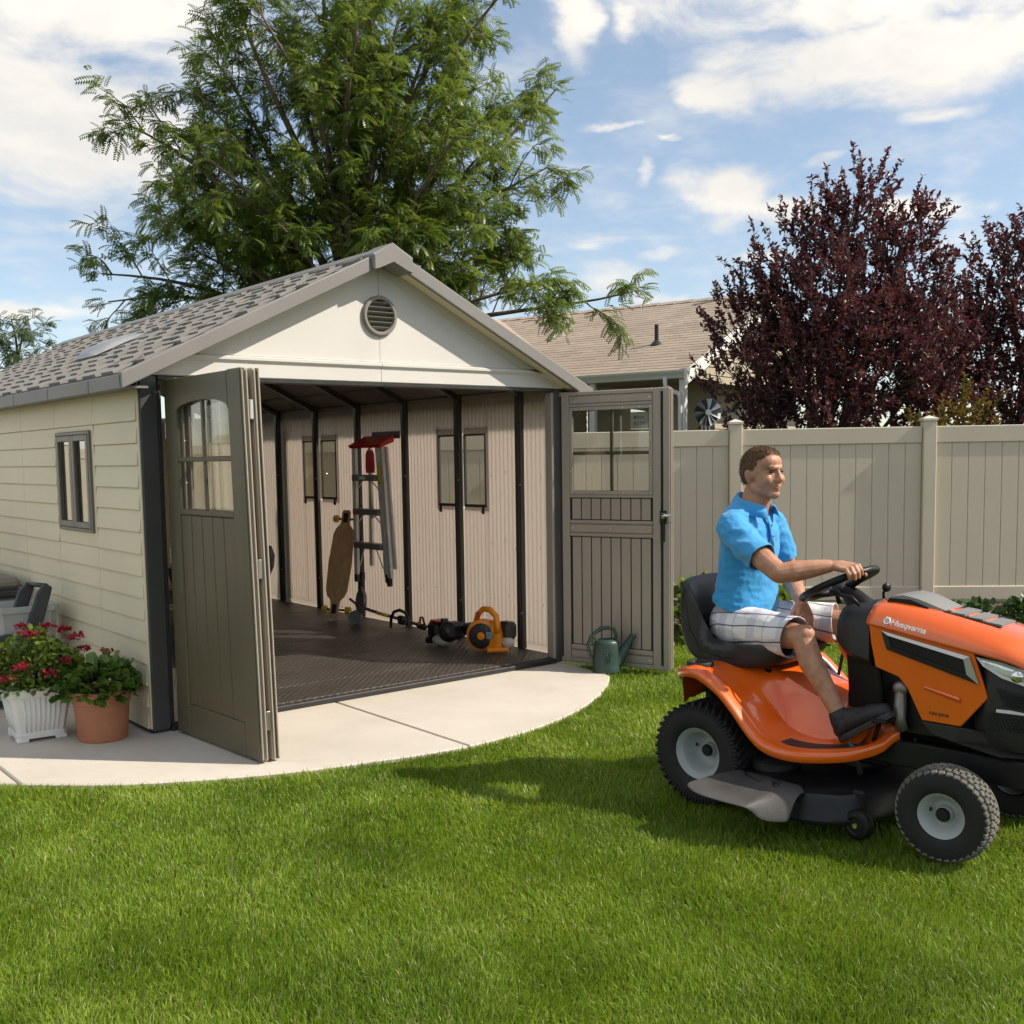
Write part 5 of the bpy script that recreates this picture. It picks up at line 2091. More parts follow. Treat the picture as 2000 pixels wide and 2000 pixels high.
def bushy(name, label, base_, rx, ry, h, n, leaf, matl, seed, cat='plant', flat=0.5, low=0.05):
    rg = np.random.default_rng(seed)
    root = thing(name, label, cat, tuple(base_))
    a = rg.uniform(0, 6.283, n)
    rr_ = np.sqrt(rg.uniform(0, 1, n))
    zz = rg.uniform(low, 1, n) ** 0.8
    k = np.sqrt(np.clip(1 - zz ** 2.2, 0.05, 1))
    P = np.stack([np.cos(a) * rr_ * rx * k, np.sin(a) * rr_ * ry * k, zz * h + rg.normal(0, 0.02, n)], 1)
    out = np.stack([np.cos(a), np.sin(a), np.full(n, flat)], 1) + rg.normal(0, 0.55, (n, 3))
    T = rg.uniform(0, 1, n) * 0.6 + zz * 0.4
    scatter('foliage', BLV, BLF, P, frames(out, rg, 0.4), rg.uniform(0.6, 1.15, n) * leaf, T, matl, root)
    mb = MB()
    for i in range(14):
        an = i * 2.4
        q = 0.55 * (0.3 + 0.7 * ((i * 7) % 10) / 10)
        mb.tube([(0.1 * rx * math.cos(an), 0.1 * ry * math.sin(an), -0.02), (q * rx * math.cos(an), q * ry * math.sin(an), h * 0.75)], [0.006, 0.003], 4)
    mb.build('stems', M_IVY, root, world=False)
    return root


bushy('hydrangea', 'leafy bright green bush against the fence beside the open right door', (7.02, 5.98, SOIL_Z), 0.44, 0.36, 0.50, 620, 0.105, M_BROAD, 41, 'bush')
bushy('hydrangea', 'bright green bush in the fence bed behind the mower seat', (7.60, 5.65, SOIL_Z), 0.40, 0.36, 0.38, 380, 0.10, M_BROAD, 42, 'bush')
for i, (bx_, by_, lab) in enumerate(((8.95, 4.72, 'dark leafy creeper in the fence bed beyond the mower hood'), (9.55, 4.45, 'dark leafy creeper in the fence bed at the right edge of the picture'))):
    bushy('creeper', lab, (bx_, by_, SOIL_Z), 0.55, 0.38, 0.22, 430, 0.080, M_IVY, 50 + i, 'plant', 0.9)

# ================================================================ pots, tools and other small things
M_WPOT = mat('white_pot_plastic', (0.76, 0.755, 0.73), 0.38, var=0.04, vscale=5, bump=0.08, bscale=60)
M_TERRA = mat('terracotta_plastic', (0.42, 0.165, 0.085), 0.55, var=0.10, vscale=4, bump=0.12, bscale=90)
M_DIRT = mat('potting_soil', (0.04, 0.028, 0.02), 0.95, var=0.4, vscale=30, bump=1.0, bscale=60)
M_GER = leaf_mat('geranium_leaves', [(0.040, 0.090, 0.015), (0.075, 0.150, 0.022), (0.13, 0.215, 0.035), (0.20, 0.28, 0.06)], 0.25, 0.45, (0.15, 0.25, 0.03))
M_FLFOL = leaf_mat('flower_bed_leaves', [(0.06, 0.105, 0.018), (0.12, 0.19, 0.03), (0.21, 0.29, 0.05), (0.33, 0.38, 0.08)], 0.35, 0.4, (0.24, 0.32, 0.04))
M_PETAL = leaf_mat('red_petals', [(0.30, 0.010, 0.035), (0.48, 0.018, 0.055), (0.62, 0.05, 0.10)], 0.30, 0.5)
M_PETALP = leaf_mat('faded_petals', [(0.50, 0.16, 0.10), (0.62, 0.25, 0.15)], 0.30, 0.5)

# --- white square planter with fluted sides
WP = thing('square_planter', 'white square fluted planter full of red flowers beside the shed wall', 'planter', (1.735, 6.375, 0.0), R(-4))


def sq_ring(h, z, cc=0.02):
    c = min(cc, h * 0.3)
    return [(h - c, -h, z), (h, -h + c, z), (h, h - c, z), (h - c, h, z), (-h + c, h, z), (-h, h - c, z), (-h, -h + c, z), (-h + c, -h, z)]


mb = MB()
mb.loft([sq_ring(0.122, 0.022), sq_ring(0.128, 0.045), sq_ring(0.160, 0.255), sq_ring(0.158, 0.262)], caps=True)
add_obj('pot_wall', mb.mesh('pot_wall', M_WPOT, recalc=True), WP)
mb = MB()
mb.loft([sq_ring(0.160, 0.256), sq_ring(0.176, 0.262), sq_ring(0.180, 0.272), sq_ring(0.184, 0.300), sq_ring(0.186, 0.308), sq_ring(0.160, 0.310), sq_ring(0.156, 0.298), sq_ring(0.152, 0.262)], caps=False)
add_obj('rim', mb.mesh('rim', M_WPOT, recalc=True), WP)
mb = MB()
mb.loft([sq_ring(0.126, 0.018), sq_ring(0.133, 0.020), sq_ring(0.136, 0.044), sq_ring(0.129, 0.048)], caps=True)
for sx in (-1, 1):
    for sy in (-1, 1):
        x0, x1 = sorted((sx * 0.070, sx * 0.134))
        y0, y1 = sorted((sy * 0.070, sy * 0.134))
        mb.cbox((x0, y0, 0.0), (x1, y1, 0.024), 0.006)
add_obj('foot', mb.mesh('foot', M_WPOT, recalc=True), WP)
for face in range(4):                      # raised flutes
    for i in range(8):
        mb = MB()
        t = -0.088 + i * 0.0252
        mb.tube([(t * 0.93, -0.1275, 0.058), (t, -0.1415, 0.14), (t * 1.1, -0.1575, 0.248)], [0.0075, 0.0085, 0.0092], 6)
        o = add_obj('flute', mb.mesh('flute', M_WPOT, smooth=True), WP)
        o.rotation_euler = (0, 0, face * math.pi / 2)
mb = MB()
mb.loft([sq_ring(0.150, 0.262), sq_ring(0.150, 0.288)])
add_obj('soil', mb.mesh('soil', M_DIRT), WP)


def dome_foliage(root, n, rx, h0, h1, leaf, matl, seed, name='foliage', over=0.12, tv=BLV, tf=BLF, cx=0, cy=0):
    rg = np.random.default_rng(seed)
    a = rg.uniform(0, 6.283, n)
    t = rg.uniform(0, 1, n)
    ph = np.arccos(1 - t * 1.15)           # a little over half a sphere
    rr_ = rg.uniform(0.55, 1.0, n) ** 0.6
    lump = 1 + 0.14 * np.sin(a * 3 + seed) + 0.10 * np.sin(a * 5 + ph * 4)
    P = np.stack([cx + np.cos(a) * np.sin(ph) * rx * rr_ * lump, cy + np.sin(a) * np.sin(ph) * rx * rr_ * lump, h0 + (h1 - h0) * np.cos(ph) * rr_ * lump], 1)
    D = np.stack([np.cos(a) * np.sin(ph), np.sin(a) * np.sin(ph), np.cos(ph) * 0.5 + 0.1], 1) + rg.normal(0, 0.6, (n, 3))
    T_ = rg.uniform(0, 1, n) * 0.6 + 0.4 * rr_ * np.cos(ph)
    return scatter(name, tv, tf, P, frames(D, rg, 0.5), rg.uniform(0.6, 1.2, n) * leaf, T_, matl, root)


dome_foliage(WP, 2600, 0.255, 0.32, 0.58, 0.038, M_FLFOL, 61)
mb = MB()
for i in range(26):
    a = i * 2.399
    r = 0.22 * math.sqrt((i + 0.5) / 26)
    mb.tube([(0.3 * r * math.cos(a), 0.3 * r * math.sin(a), 0.28), (r * math.cos(a), r * math.sin(a), 0.34 + 0.22 * math.sqrt(max(0, 1 - (r / 0.26) ** 2)))], [0.004, 0.0025], 4)
mb.build('stems', M_GER, WP, world=False)
PET = [(0, 0, 0), (0.5, 0.42, 0.10), (1.0, 0.0, 0.16), (0.5, -0.42, 0.10)]
PETF = [(0, 1, 2, 3)]


def blossom(root, c, r, n, matl, seed):
    rg = np.random.default_rng(seed)
    d = rg.normal(0, 1, (n, 3))
    d[:, 2] = np.abs(d[:, 2]) * 0.8 + 0.05
    d /= np.linalg.norm(d, axis=1, keepdims=True)
    P = np.asarray(c) + d * r * rg.uniform(0.35, 1.0, (n, 1)) * np.array([1, 1, 0.7])
    D = d + rg.normal(0, 0.45, (n, 3))
    return scatter('flower', PET, PETF, P, frames(D, rg, 0.7), rg.uniform(0.8, 1.2, n) * 0.021, rg.uniform(0, 1, n), matl, root)


# blossoms: directions measured round the planter; camera side is -x-y
for i, (x, y, z, r) in enumerate(((-0.17, -0.16, 0.365, 0.036), (-0.10, -0.20, 0.43, 0.040), (0.14, -0.19, 0.44, 0.038), (0.20, -0.14, 0.425, 0.036), (0.03, -0.22, 0.385, 0.034), (-0.04, -0.05, 0.585, 0.040),
                                  (0.03, -0.02, 0.57, 0.034), (0.10, 0.06, 0.60, 0.038), (0.24, 0.02, 0.53, 0.046), (0.27, 0.0, 0.46, 0.038), (-0.02, 0.16, 0.60, 0.034), (-0.2, 0.02, 0.49, 0.036), (0.20, 0.12, 0.57, 0.028))):
    blossom(WP, (x, y, z), r * 1.12, 64, M_PETAL, 70 + i)
blossom(WP, (0.21, -0.10, 0.375, ), 0.034, 30, M_PETALP, 90)

# --- terracotta pot with a geranium
TP = thing('flower_pot', 'round terracotta pot with a leafy green geranium next to the white planter', 'flower pot', (2.005, 6.075, 0.0))
mb = MB()
mb.lathe([(0.0, 0.0), (0.124, 0.0), (0.131, 0.004), (0.133, 0.012), (0.151, 0.205), (0.155, 0.208), (0.157, 0.214), (0.1565, 0.222), (0.160, 0.226), (0.160, 0.234), (0.163, 0.240), (0.166, 0.276), (0.164, 0.284), (0.156, 0.286), (0.150, 0.280), (0.146, 0.24)], 56)
add_obj('pot_wall', mb.mesh('pot_wall', M_TERRA, smooth=True, angle=35), TP)
mb = MB()
mb.lathe([(0.0005, 0.256), (0.148, 0.256)], 30)
add_obj('soil', mb.mesh('soil', M_DIRT), TP)
# scalloped geranium leaf
GV = [(0, 0, 0)] + [(0.5 + 0.5 * math.cos(a) * (1 + 0.10 * math.cos(a * 7)), 0.52 * math.sin(a) * (1 + 0.10 * math.cos(a * 7)), 0.10 * math.cos(a * 3.5)) for a in [math.pi * (1 - 2 * (i + 0.5) / 12) for i in range(12)]] + [(0.45, 0, -0.06)]
GF = [(13, i + 1, i + 2) for i in range(11)] + [(13, 12, 1)]
dome_foliage(TP, 420, 0.200, 0.275, 0.435, 0.058, M_GER, 63, tv=GV, tf=GF)
mb = MB()
mb.tube([(0.03, 0.02, 0.30), (0.05, 0.0, 0.44), (0.055, -0.01, 0.485)], [0.004, 0.003, 0.0025], 5)
mb.build('stem', M_GER, TP, world=False)
blossom(TP, (0.055, -0.01, 0.487), 0.018, 10, M_PETAL, 95)
blossom(TP, (0.025, 0.0, 0.493), 0.010, 5, M_PETAL, 96)

# --- deck box and wheeled garden cart along the side wall
M_CARTL = mat('cart_light_grey', (0.42, 0.42, 0.40), 0.45, var=0.06, vscale=4)
M_CARTD = mat('cart_dark_grey', (0.045, 0.047, 0.050), 0.42, var=0.12, vscale=5)
DB = thing('deck_box', 'long taupe deck storage box with dark rim against the shed side wall', 'storage box', (1.72, 9.2, 0.0))
mb = MB()
mb.cbox((-0.42, -1.05, 0.0), (0.42, 0.9, 0.60), 0.015)
mb.build('box_wall', mat('deck_box_taupe', (0.27, 0.235, 0.195), 0.5, var=0.06), DB, world=False)
mb = MB()
mb.cbox((-0.45, -1.08, 0.602), (0.45, 0.93, 0.655), 0.012)
mb.build('rim', M_CARTD, DB, world=False)
mb = MB()
mb.cbox((-0.44, -1.07, 0.656), (0.44, 0.92, 0.74), 0.03)
mb.build('lid', mat('deck_box_lid', (0.23, 0.20, 0.17), 0.5, var=0.06), DB, world=False)
GC = thing('garden_cart', 'grey plastic garden cart with tall curved handles behind the white planter', 'cart', (1.95, 7.45, 0.0))
mb = MB()
mb.loft([sq_ring(0.17, 0.20, 0.05), sq_ring(0.20, 0.60, 0.05), sq_ring(0.212, 0.60, 0.05), sq_ring(0.212, 0.635, 0.05), sq_ring(0.195, 0.637, 0.05), sq_ring(0.18, 0.58, 0.05)], caps=True)
mb.build('tub', M_CARTL, GC, recalc=True, world=False)
for k, (x0, x1, yt) in enumerate(((-0.055, 0.050, -0.06), (0.02, 0.118, -0.205))):
    mb = MB()
    c = [(x0 - 0.10, yt - 0.02, 0.20), (x0 - 0.03, yt - 0.02, 0.40), (x0 + 0.03, yt - 0.01, 0.56), (x0 + 0.08, yt, 0.70), (x1 + 0.02, yt + 0.01, 0.765)]
    rings = []
    for i, p in enumerate(c):
        q = c[min(i + 1, 4)]
        pp = c[max(i - 1, 0)]
        d = (Vector(q) - Vector(pp)).normalized()
        n = Vector((d.z, 0, -d.x))
        w = 0.045 if i < 4 else 0.030
        rings.append([tuple(Vector(p) + n * w + V(0, -0.016, 0)), tuple(Vector(p) + n * w + V(0, 0.016, 0)), tuple(Vector(p) - n * w + V(0, 0.016, 0)), tuple(Vector(p) - n * w + V(0, -0.016, 0))])
    mb.loft(rings)
    o = mb.build('handle_arm', M_CARTD, GC, recalc=True, world=False)
    bv = o.modifiers.new('bevel', 'BEVEL')
    bv.width = 0.012
    bv.segments = 3
mb = MB()
mb.tube([(0.06, -0.06, 0.765), (0.125, -0.205, 0.76)], 0.016, 10)
mb.build('grip', M_CARTD, GC, smooth=True, world=False)
for yy_ in (-0.20, 0.20):
    MW = Matrix.Translation((-0.13, yy_, 0.235)) @ Matrix.Rotation(R(90), 4, 'X')
    mb = MB()
    mb.lathe([(0.19, -0.035), (0.225, -0.030), (0.235, -0.012), (0.235, 0.012), (0.225, 0.030), (0.19, 0.035)], 32, MW)
    wh = mb.build('wheel', M_CARTD, GC, smooth=True, angle=50, world=False)
    mb = MB()
    mb.lathe([(0.03, -0.03), (0.05, -0.025), (0.06, -0.012), (0.14, -0.012), (0.165, -0.028), (0.19, -0.032), (0.19, 0.032), (0.165, 0.028), (0.14, 0.012), (0.06, 0.012), (0.03, 0.03)], 32, MW)
    mb.build('hub', M_CARTL, wh, smooth=True, angle=50, world=False)

# --- green watering can
CN = thing('watering_can', 'dark green plastic watering can on the slab in front of the right door', 'watering can', (5.385, 5.475, -0.004), math.atan2(CR[1], CR[0]) + R(4))
M_CAN = mat('can_green', (0.030, 0.062, 0.050), 0.38, var=0.12, vscale=6, bump=0.12, bscale=60)
mb = MB()
prof = [(0.0, 0.0), (0.094, 0.0), (0.101, 0.006), (0.103, 0.04), (0.101, 0.046), (0.100, 0.056), (0.097, 0.12), (0.093, 0.20), (0.090, 0.218), (0.082, 0.228), (0.060, 0.238), (0.052, 0.242), (0.048, 0.234)]
mb.lathe(prof, 36)
mb.v = [(x, y * 0.80, z) for x, y, z in mb.v]
add_obj('can_wall', mb.mesh('can_wall', M_CAN, smooth=True, angle=40), CN)
mb = MB()
mb.tube([(0.055, 0, 0.060), (0.095, 0, 0.115), (0.135, 0, 0.170), (0.168, 0, 0.225), (0.188, 0, 0.262)], [0.058, 0.048, 0.034, 0.024, 0.021], 14)
add_obj('spout', mb.mesh('spout', M_CAN, smooth=True, angle=60), CN)
mb = MB()
mb.tube([(0.195, 0, 0.268), (0.190, 0, 0.256), (0.183, 0, 0.250)], [0.020, 0.027, 0.020], 14)
add_obj('spout_tip', mb.mesh('spout_tip', M_CAN, smooth=True, angle=60), CN)
mb = MB()
mb.tube([(0.064, 0, 0.225), (0.070, 0, 0.27), (0.055, 0, 0.308), (0.015, 0, 0.322), (-0.035, 0, 0.318), (-0.075, 0, 0.295), (-0.112, 0, 0.255), (-0.130, 0, 0.205), (-0.126, 0, 0.150), (-0.108, 0, 0.105), (-0.090, 0, 0.085)], [0.014, 0.013, 0.013, 0.014, 0.015, 0.014, 0.013, 0.013, 0.013, 0.013, 0.014], 10)
mb.tube([(-0.070, 0, 0.225), (-0.082, 0, 0.255), (-0.098, 0, 0.272)], [0.014, 0.012, 0.012], 10)
add_obj('handle', mb.mesh('handle', M_CAN, smooth=True, angle=60), CN)
mb = MB()                                   # embossed flower spray on the side
for (x, z, r) in ((-0.012, 0.165, 0.010), (0.020, 0.140, 0.009), (-0.025, 0.125, 0.008)):
    for k in range(5):
        a = k * 1.2566
        mb.ball((x + r * math.cos(a), -0.080 * 0.97, z + r * math.sin(a)), (0.006, 0.003, 0.006), 6, 4)
mb.tube([(-0.005, -0.080, 0.09), (-0.012, -0.079, 0.15)], 0.0025, 4)
mb.tube([(0.002, -0.080, 0.085), (0.02, -0.077, 0.13)], 0.0025, 4)
add_obj('embossed_flower', mb.mesh('embossed_flower', M_CAN, smooth=True), CN)

# --- folding step ladder hung on the wall
M_ALU = mat('ladder_aluminium', (0.66, 0.66, 0.65), 0.40, metal=0.25, var=0.10, vscale=9, bump=0.1, bscale=90)
M_ALUD = mat('ladder_steps', (0.26, 0.255, 0.245), 0.45, metal=0.5, var=0.1, vscale=20)
M_RED = mat('red_plastic', (0.55, 0.015, 0.02), 0.38, var=0.08, vscale=5)
M_YEL = mat('label_yellow', (0.72, 0.62, 0.05), 0.5)
LD = thing('step_ladder', 'aluminium step ladder with red top hanging on the inside wall', 'ladder', (5.34, 8.40, 0.45))
mb = MB()
mb.cbox((0.055, -0.30, 1.27), (0.080, 0.14, 1.335), 0.004)
mb.build('hanger', M_IPOST, LD, world=False)
mb = MB()
mb.loft([[(-0.10, -0.25, 1.19), (-0.10, 0.27, 1.19), (0.05, 0.24, 1.24), (0.05, -0.24, 1.24)], [(-0.115, -0.26, 1.215), (-0.115, 0.28, 1.215), (0.05, 0.25, 1.30), (0.05, -0.25, 1.30)]])
mb.build('top_cap', M_RED, LD, recalc=True, world=False)


def rail(p0, p1, wy, dx, m, nm='rail'):
    mb = MB()
    a, b = Vector(p0), Vector(p1)
    t = 0.004
    for (y0, y1, x0, x1) in ((-wy / 2, wy / 2, 0, t), (-wy / 2, -wy / 2 + t, t, dx), (wy / 2 - t, wy / 2, t, dx), (-0.006, -0.002, -0.003, 0.0), (wy * 0.2, wy * 0.2 + 0.004, -0.003, 0.0)):
        vs = []
        for p in (a, b):
            vs += [p + V(x0, y0, 0), p + V(x1, y0, 0), p + V(x1, y1, 0), p + V(x0, y1, 0)]
        mb._add(vs, [(0, 3, 2, 1), (4, 5, 6, 7), (0, 1, 5, 4), (1, 2, 6, 5), (2, 3, 7, 6), (3, 0, 4, 7)])
    return mb.build(nm, m, LD, recalc=True, world=False)


rail((-0.085, 0.235, 1.21), (-0.085, 0.252, 0.02), 0.055, 0.03, M_ALU)
rail((-0.085, -0.185, 1.21), (-0.085, -0.290, 0.03), 0.105, 0.03, M_ALU)
rail((0.02, 0.13, 1.20), (0.02, 0.15, 0.10), 0.045, 0.02, M_ALU, 'rear_rail')
rail((0.0, -0.17, 1.20), (0.0, -0.27, 0.10), 0.045, 0.02, M_ALU, 'rear_rail')
for z, w0 in ((0.92, -0.20), (0.61, -0.23), (0.30, -0.255)):
    mb = MB()
    mb.cbox((-0.115, w0 + 0.03, z - 0.028), (-0.03, 0.235, z + 0.028), 0.006)
    mb.build('step', M_ALUD, LD, world=False)
    for s in (-1, 1):
        mb = MB()
        mb.tube([(-0.07, (0.20 if s > 0 else w0 + 0.05), z - 0.20 if z < 0.5 else z - 0.10), (-0.07, (0.11 if s > 0 else w0 + 0.16), z - 0.03)], 0.006, 5)
        mb.build('brace', M_ALU, LD, world=False)
mb = MB()
mb.tube([(-0.05, 0.02, 1.18), (-0.045, -0.01, 0.55)], 0.014, 8)
mb.build('spreader', M_ALU, LD, smooth=True, world=False)
mb = MB()
pts = [(-0.055, 0.0), (0.055, 0.0), (0.062, 0.06), (0.055, 0.17), (0.03, 0.205), (-0.03, 0.205), (-0.055, 0.17), (-0.062, 0.06)]
Mp = Matrix.Translation((-0.075, -0.03, 0.965)) @ Matrix(((0, 0, 1, 0), (1, 0, 0, 0), (0, 1, 0, 0), (0, 0, 0, 1)))
mb.prism(pts, -0.012, 0.012, Mp)
mb.build('tray', M_RED, LD, recalc=True, world=False)
for (y, z0, z1, m) in ((-0.195, 1.06, 1.155, M_WHITE), (-0.205, 0.86, 1.03, M_YEL)):
    mb = MB()
    mb.box((-0.0895, y - 0.024, z0), (-0.0885, y + 0.024, z1), Matrix.Rotation(R(-5.3), 4, 'X') @ Matrix.Translation((0, 0.09, 0)) if False else None)
    mb.build('sticker', m, LD, world=False)
mb = MB()
mb.box((-0.1172, 0.0, 0.905), (-0.1155, 0.10, 0.935))
mb.build('sticker', M_WHITE, LD, world=False)
for (y, z) in ((0.255, 0.0), (-0.30, 0.0), (0.16, 0.02), (-0.275, 0.03)):
    mb = MB()
    mb.cbox((-0.09, y - 0.022, z - 0.05), (-0.05, y + 0.022, z + 0.03), 0.006)
    mb.build('rubber_foot', M_BLACKPL, LD, world=False)

# --- longboard leaning on the wall
LBb, LBt = V(5.085, 8.80, 0.062), V(5.355, 8.945, 1.055)
ax = (LBt - LBb).normalized()
nn = V(-0.80, -0.58, 0.0)
nn = (nn - ax * nn.dot(ax)).normalized()
sd = ax.cross(nn).normalized()
LB = thing('longboard', 'wooden longboard with yellow wheels leaning against the inside wall', 'skateboard', tuple(LBb))
M_WOOD = mat('maple_deck', (0.50, 0.30, 0.15), 0.45, var=0.16, vscale=5, stretch=(6, 6, 0.7), bump=0.1, bscale=60)
M_GRIP = mat('grip_tape', (0.015, 0.015, 0.015), 0.95, bump=0.5, bscale=400)
M_WHEEL = mat('yellow_urethane', (0.62, 0.46, 0.04), 0.35)
ML = Matrix((( sd.x, ax.x, nn.x, 0), (sd.y, ax.y, nn.y, 0), (sd.z, ax.z, nn.z, 0), (0, 0, 0, 1)))
Ltot = (LBt - LBb).length
half = [(0.0, 0.030), (0.02, 0.042), (0.14, 0.044), (0.17, 0.052), (0.20, 0.085), (0.26, 0.108), (0.52, 0.118), (0.80, 0.104), (0.855, 0.082), (0.885, 0.052), (0.91, 0.044), (1.01, 0.042), (1.03, 0.030)]
outl = [(w, y) for y, w in half] + [(-w, y) for y, w in reversed(half)]
outl = [(x, y * Ltot / 1.03) for x, y in outl]
mb = MB()
mb.prism(outl, -0.006, 0.006, ML)
mb.build('deck', M_WOOD, LB, recalc=True, world=False)
mb = MB()
mb.prism([(x * 0.985, y) for x, y in outl], -0.0085, -0.0062, ML)
mb.build('grip_tape', M_GRIP, LB, recalc=True, world=False)
for yc in (0.085, 0.955):
    yc *= Ltot / 1.03
    mb = MB()
    mb.box((-0.022, yc - 0.045, 0.0062), (0.022, yc + 0.045, 0.009), ML)
    mb.build('truck_slot', M_BLACK, LB, world=False)
    mb = MB()
    mb.M = ML
    mb.box((-0.025, yc - 0.02, -0.055), (0.025, yc + 0.02, -0.0086))
    mb.tube([(-0.105, yc, -0.050), (0.105, yc, -0.050)], 0.010, 8)
    tr_ = mb.build('truck', mat('truck_metal', (0.08, 0.08, 0.085), 0.35, metal=0.8), LB, world=False)
    for sx in (-1, 1):
        mb = MB()
        M2 = ML @ Matrix.Translation((sx * 0.118, yc, -0.050)) @ Matrix.Rotation(R(90), 4, 'Y')
        mb.lathe([(0.008, -0.022), (0.018, -0.025), (0.032, -0.024), (0.036, -0.014), (0.036, 0.014), (0.032, 0.024), (0.018, 0.025), (0.008, 0.022)], 18, M2)
        mb.build('wheel', M_WHEEL, LB, smooth=True, angle=50, world=False)

# --- stick edger lying along the wall
ED = thing('lawn_edger', 'black petrol stick edger with wheel and guard lying along the inside wall', 'edger', (5.13, 7.70, 0.045))
M_EALU = mat('edger_shaft_metal', (0.22, 0.21, 0.20), 0.35, metal=0.7)
M_EDK = mat('engine_black', (0.020, 0.018, 0.020), 0.38, var=0.2, vscale=20)
M_TANK = mat('fuel_tank_white', (0.62, 0.60, 0.50), 0.35, transl=0.2)
M_RUBG = mat('grey_rubber', (0.20, 0.20, 0.20), 0.6, var=0.1, vscale=10)


def EP(x, y, z):
    return (x - 5.13, y - 7.70, z - 0.045)


mb = MB()
mb.tube([EP(5.17, 8.52, 0.20), EP(5.18, 8.27, 0.175), EP(5.16, 7.5, 0.135), EP(5.08, 7.05, 0.15)], 0.014, 10)
mb.build('shaft', M_EALU, ED, smooth=True, world=False)
mb = MB()
mb.tube([EP(5.168, 8.16, 0.1695), EP(5.163, 7.98, 0.160)], 0.0152, 10)
mb.build('shaft_label', M_YEL, ED, smooth=True, world=False)
mb = MB()
mb.lathe([(0.0, 0.012), (0.090, 0.012), (0.100, 0.020), (0.112, 0.020), (0.116, 0.0), (0.112, -0.010), (0.04, -0.010)], 30, Matrix.Translation(EP(5.15, 8.39, 0.250)) @ Vector((-0.97, 0.22, 0.10)).to_track_quat('Z', 'Y').to_matrix().to_4x4())
mb.build('blade_guard', mat('guard_grey', (0.24, 0.225, 0.21), 0.4, metal=0.5), ED, smooth=True, angle=40, world=False)
mb = MB()
mb.tube([EP(5.10, 8.52, 0.27), EP(5.16, 8.46, 0.20), EP(5.12, 8.42, 0.11)], 0.012, 8)
mb.build('bracket', M_EDK, ED, world=False)
mb = MB()
MW = Matrix.Translation(EP(5.10, 8.42, 0.108)) @ Matrix.Rotation(R(90), 4, 'X') @ Matrix.Rotation(R(-50), 4, 'Y')
mb.lathe([(0.01, 0.022), (0.03, 0.024), (0.034, 0.016), (0.048, 0.016), (0.053, 0.022), (0.063, 0.018), (0.063, -0.018), (0.053, -0.022), (0.01, -0.022)], 26, MW)
mb.build('wheel', M_RUBG, ED, smooth=True, angle=50, world=False)
mb = MB()
mb.tube([EP(5.13, 7.89, 0.07), EP(5.13, 7.875, 0.16), EP(5.13, 7.83, 0.215), EP(5.13, 7.74, 0.240), EP(5.13, 7.65, 0.225), EP(5.13, 7.61, 0.17), EP(5.13, 7.60, 0.10)], 0.014, 10)
mb.cbox(EP(5.14, 7.72, 0.11), EP(5.18, 7.80, 0.185), 0.008)
mb.build('loop_handle', M_EDK, ED, smooth=True, angle=40, world=False)
mb = MB()
mb.tube([EP(5.13, 7.46, 0.135), EP(5.12, 7.36, 0.135)], [0.022, 0.026], 10)
mb.tube([EP(5.12, 7.43, 0.15), EP(5.11, 7.40, 0.215), EP(5.11, 7.37, 0.22), EP(5.11, 7.34, 0.16)], 0.009, 8)
mb.build('throttle_grip', M_EDK, ED, smooth=True, world=False)
mb = MB()
mb.tube([EP(5.105, 7.425, 0.16), EP(5.10, 7.395, 0.165)], 0.016, 8)
mb.build('switch', mat('orange_switch', (0.6, 0.15, 0.04), 0.4), ED, smooth=True, world=False)
mb = MB()
mb.cbox(EP(4.95, 6.95, 0.10), EP(5.12, 7.09, 0.235), 0.025)
mb.ball(EP(5.0, 6.85, 0.17), (0.085, 0.075, 0.085), 14, 10)
mb.cbox(EP(4.96, 6.76, 0.11), EP(5.10, 6.90, 0.25), 0.03)
mb.cyl(EP(4.98, 6.88, 0.24), EP(4.98, 6.88, 0.275), 0.03, n=12)
mb.build('engine', M_EDK, ED, smooth=True, angle=35, world=False)
mb = MB()
mb.cbox(EP(4.955, 6.93, 0.236), EP(5.06, 7.05, 0.250), 0.005)
mb.build('engine_cover', M_RED, ED, world=False)
mb = MB()
mb.cyl(EP(4.925, 6.83, 0.165), EP(4.945, 6.83, 0.165), 0.045, n=20)
mb.build('starter_cover', M_EDK, ED, smooth=True, angle=35, world=False)
mb = MB()
mb.ball(EP(4.99, 6.93, 0.095), (0.07, 0.10, 0.048), 14, 10)
mb.build('fuel_tank', M_TANK, ED, smooth=True, world=False)
mb = MB()
mb.cyl(EP(4.96, 7.035, 0.085), EP(4.955, 7.075, 0.085), 0.030, n=14)
mb.build('fuel_cap', M_EDK, ED, smooth=True, angle=35, world=False)

# --- orange leaf blower
BLW = thing('leaf_blower', 'orange and black handheld leaf blower on the shed floor near the doorway', 'leaf blower', (5.12, 6.46, 0.045))
M_ORB = mat('blower_orange', (0.80, 0.25, 0.012), 0.36, var=0.06, vscale=6)


def BP(x, y, z):
    return (x - 5.12, y - 6.46, z - 0.045)


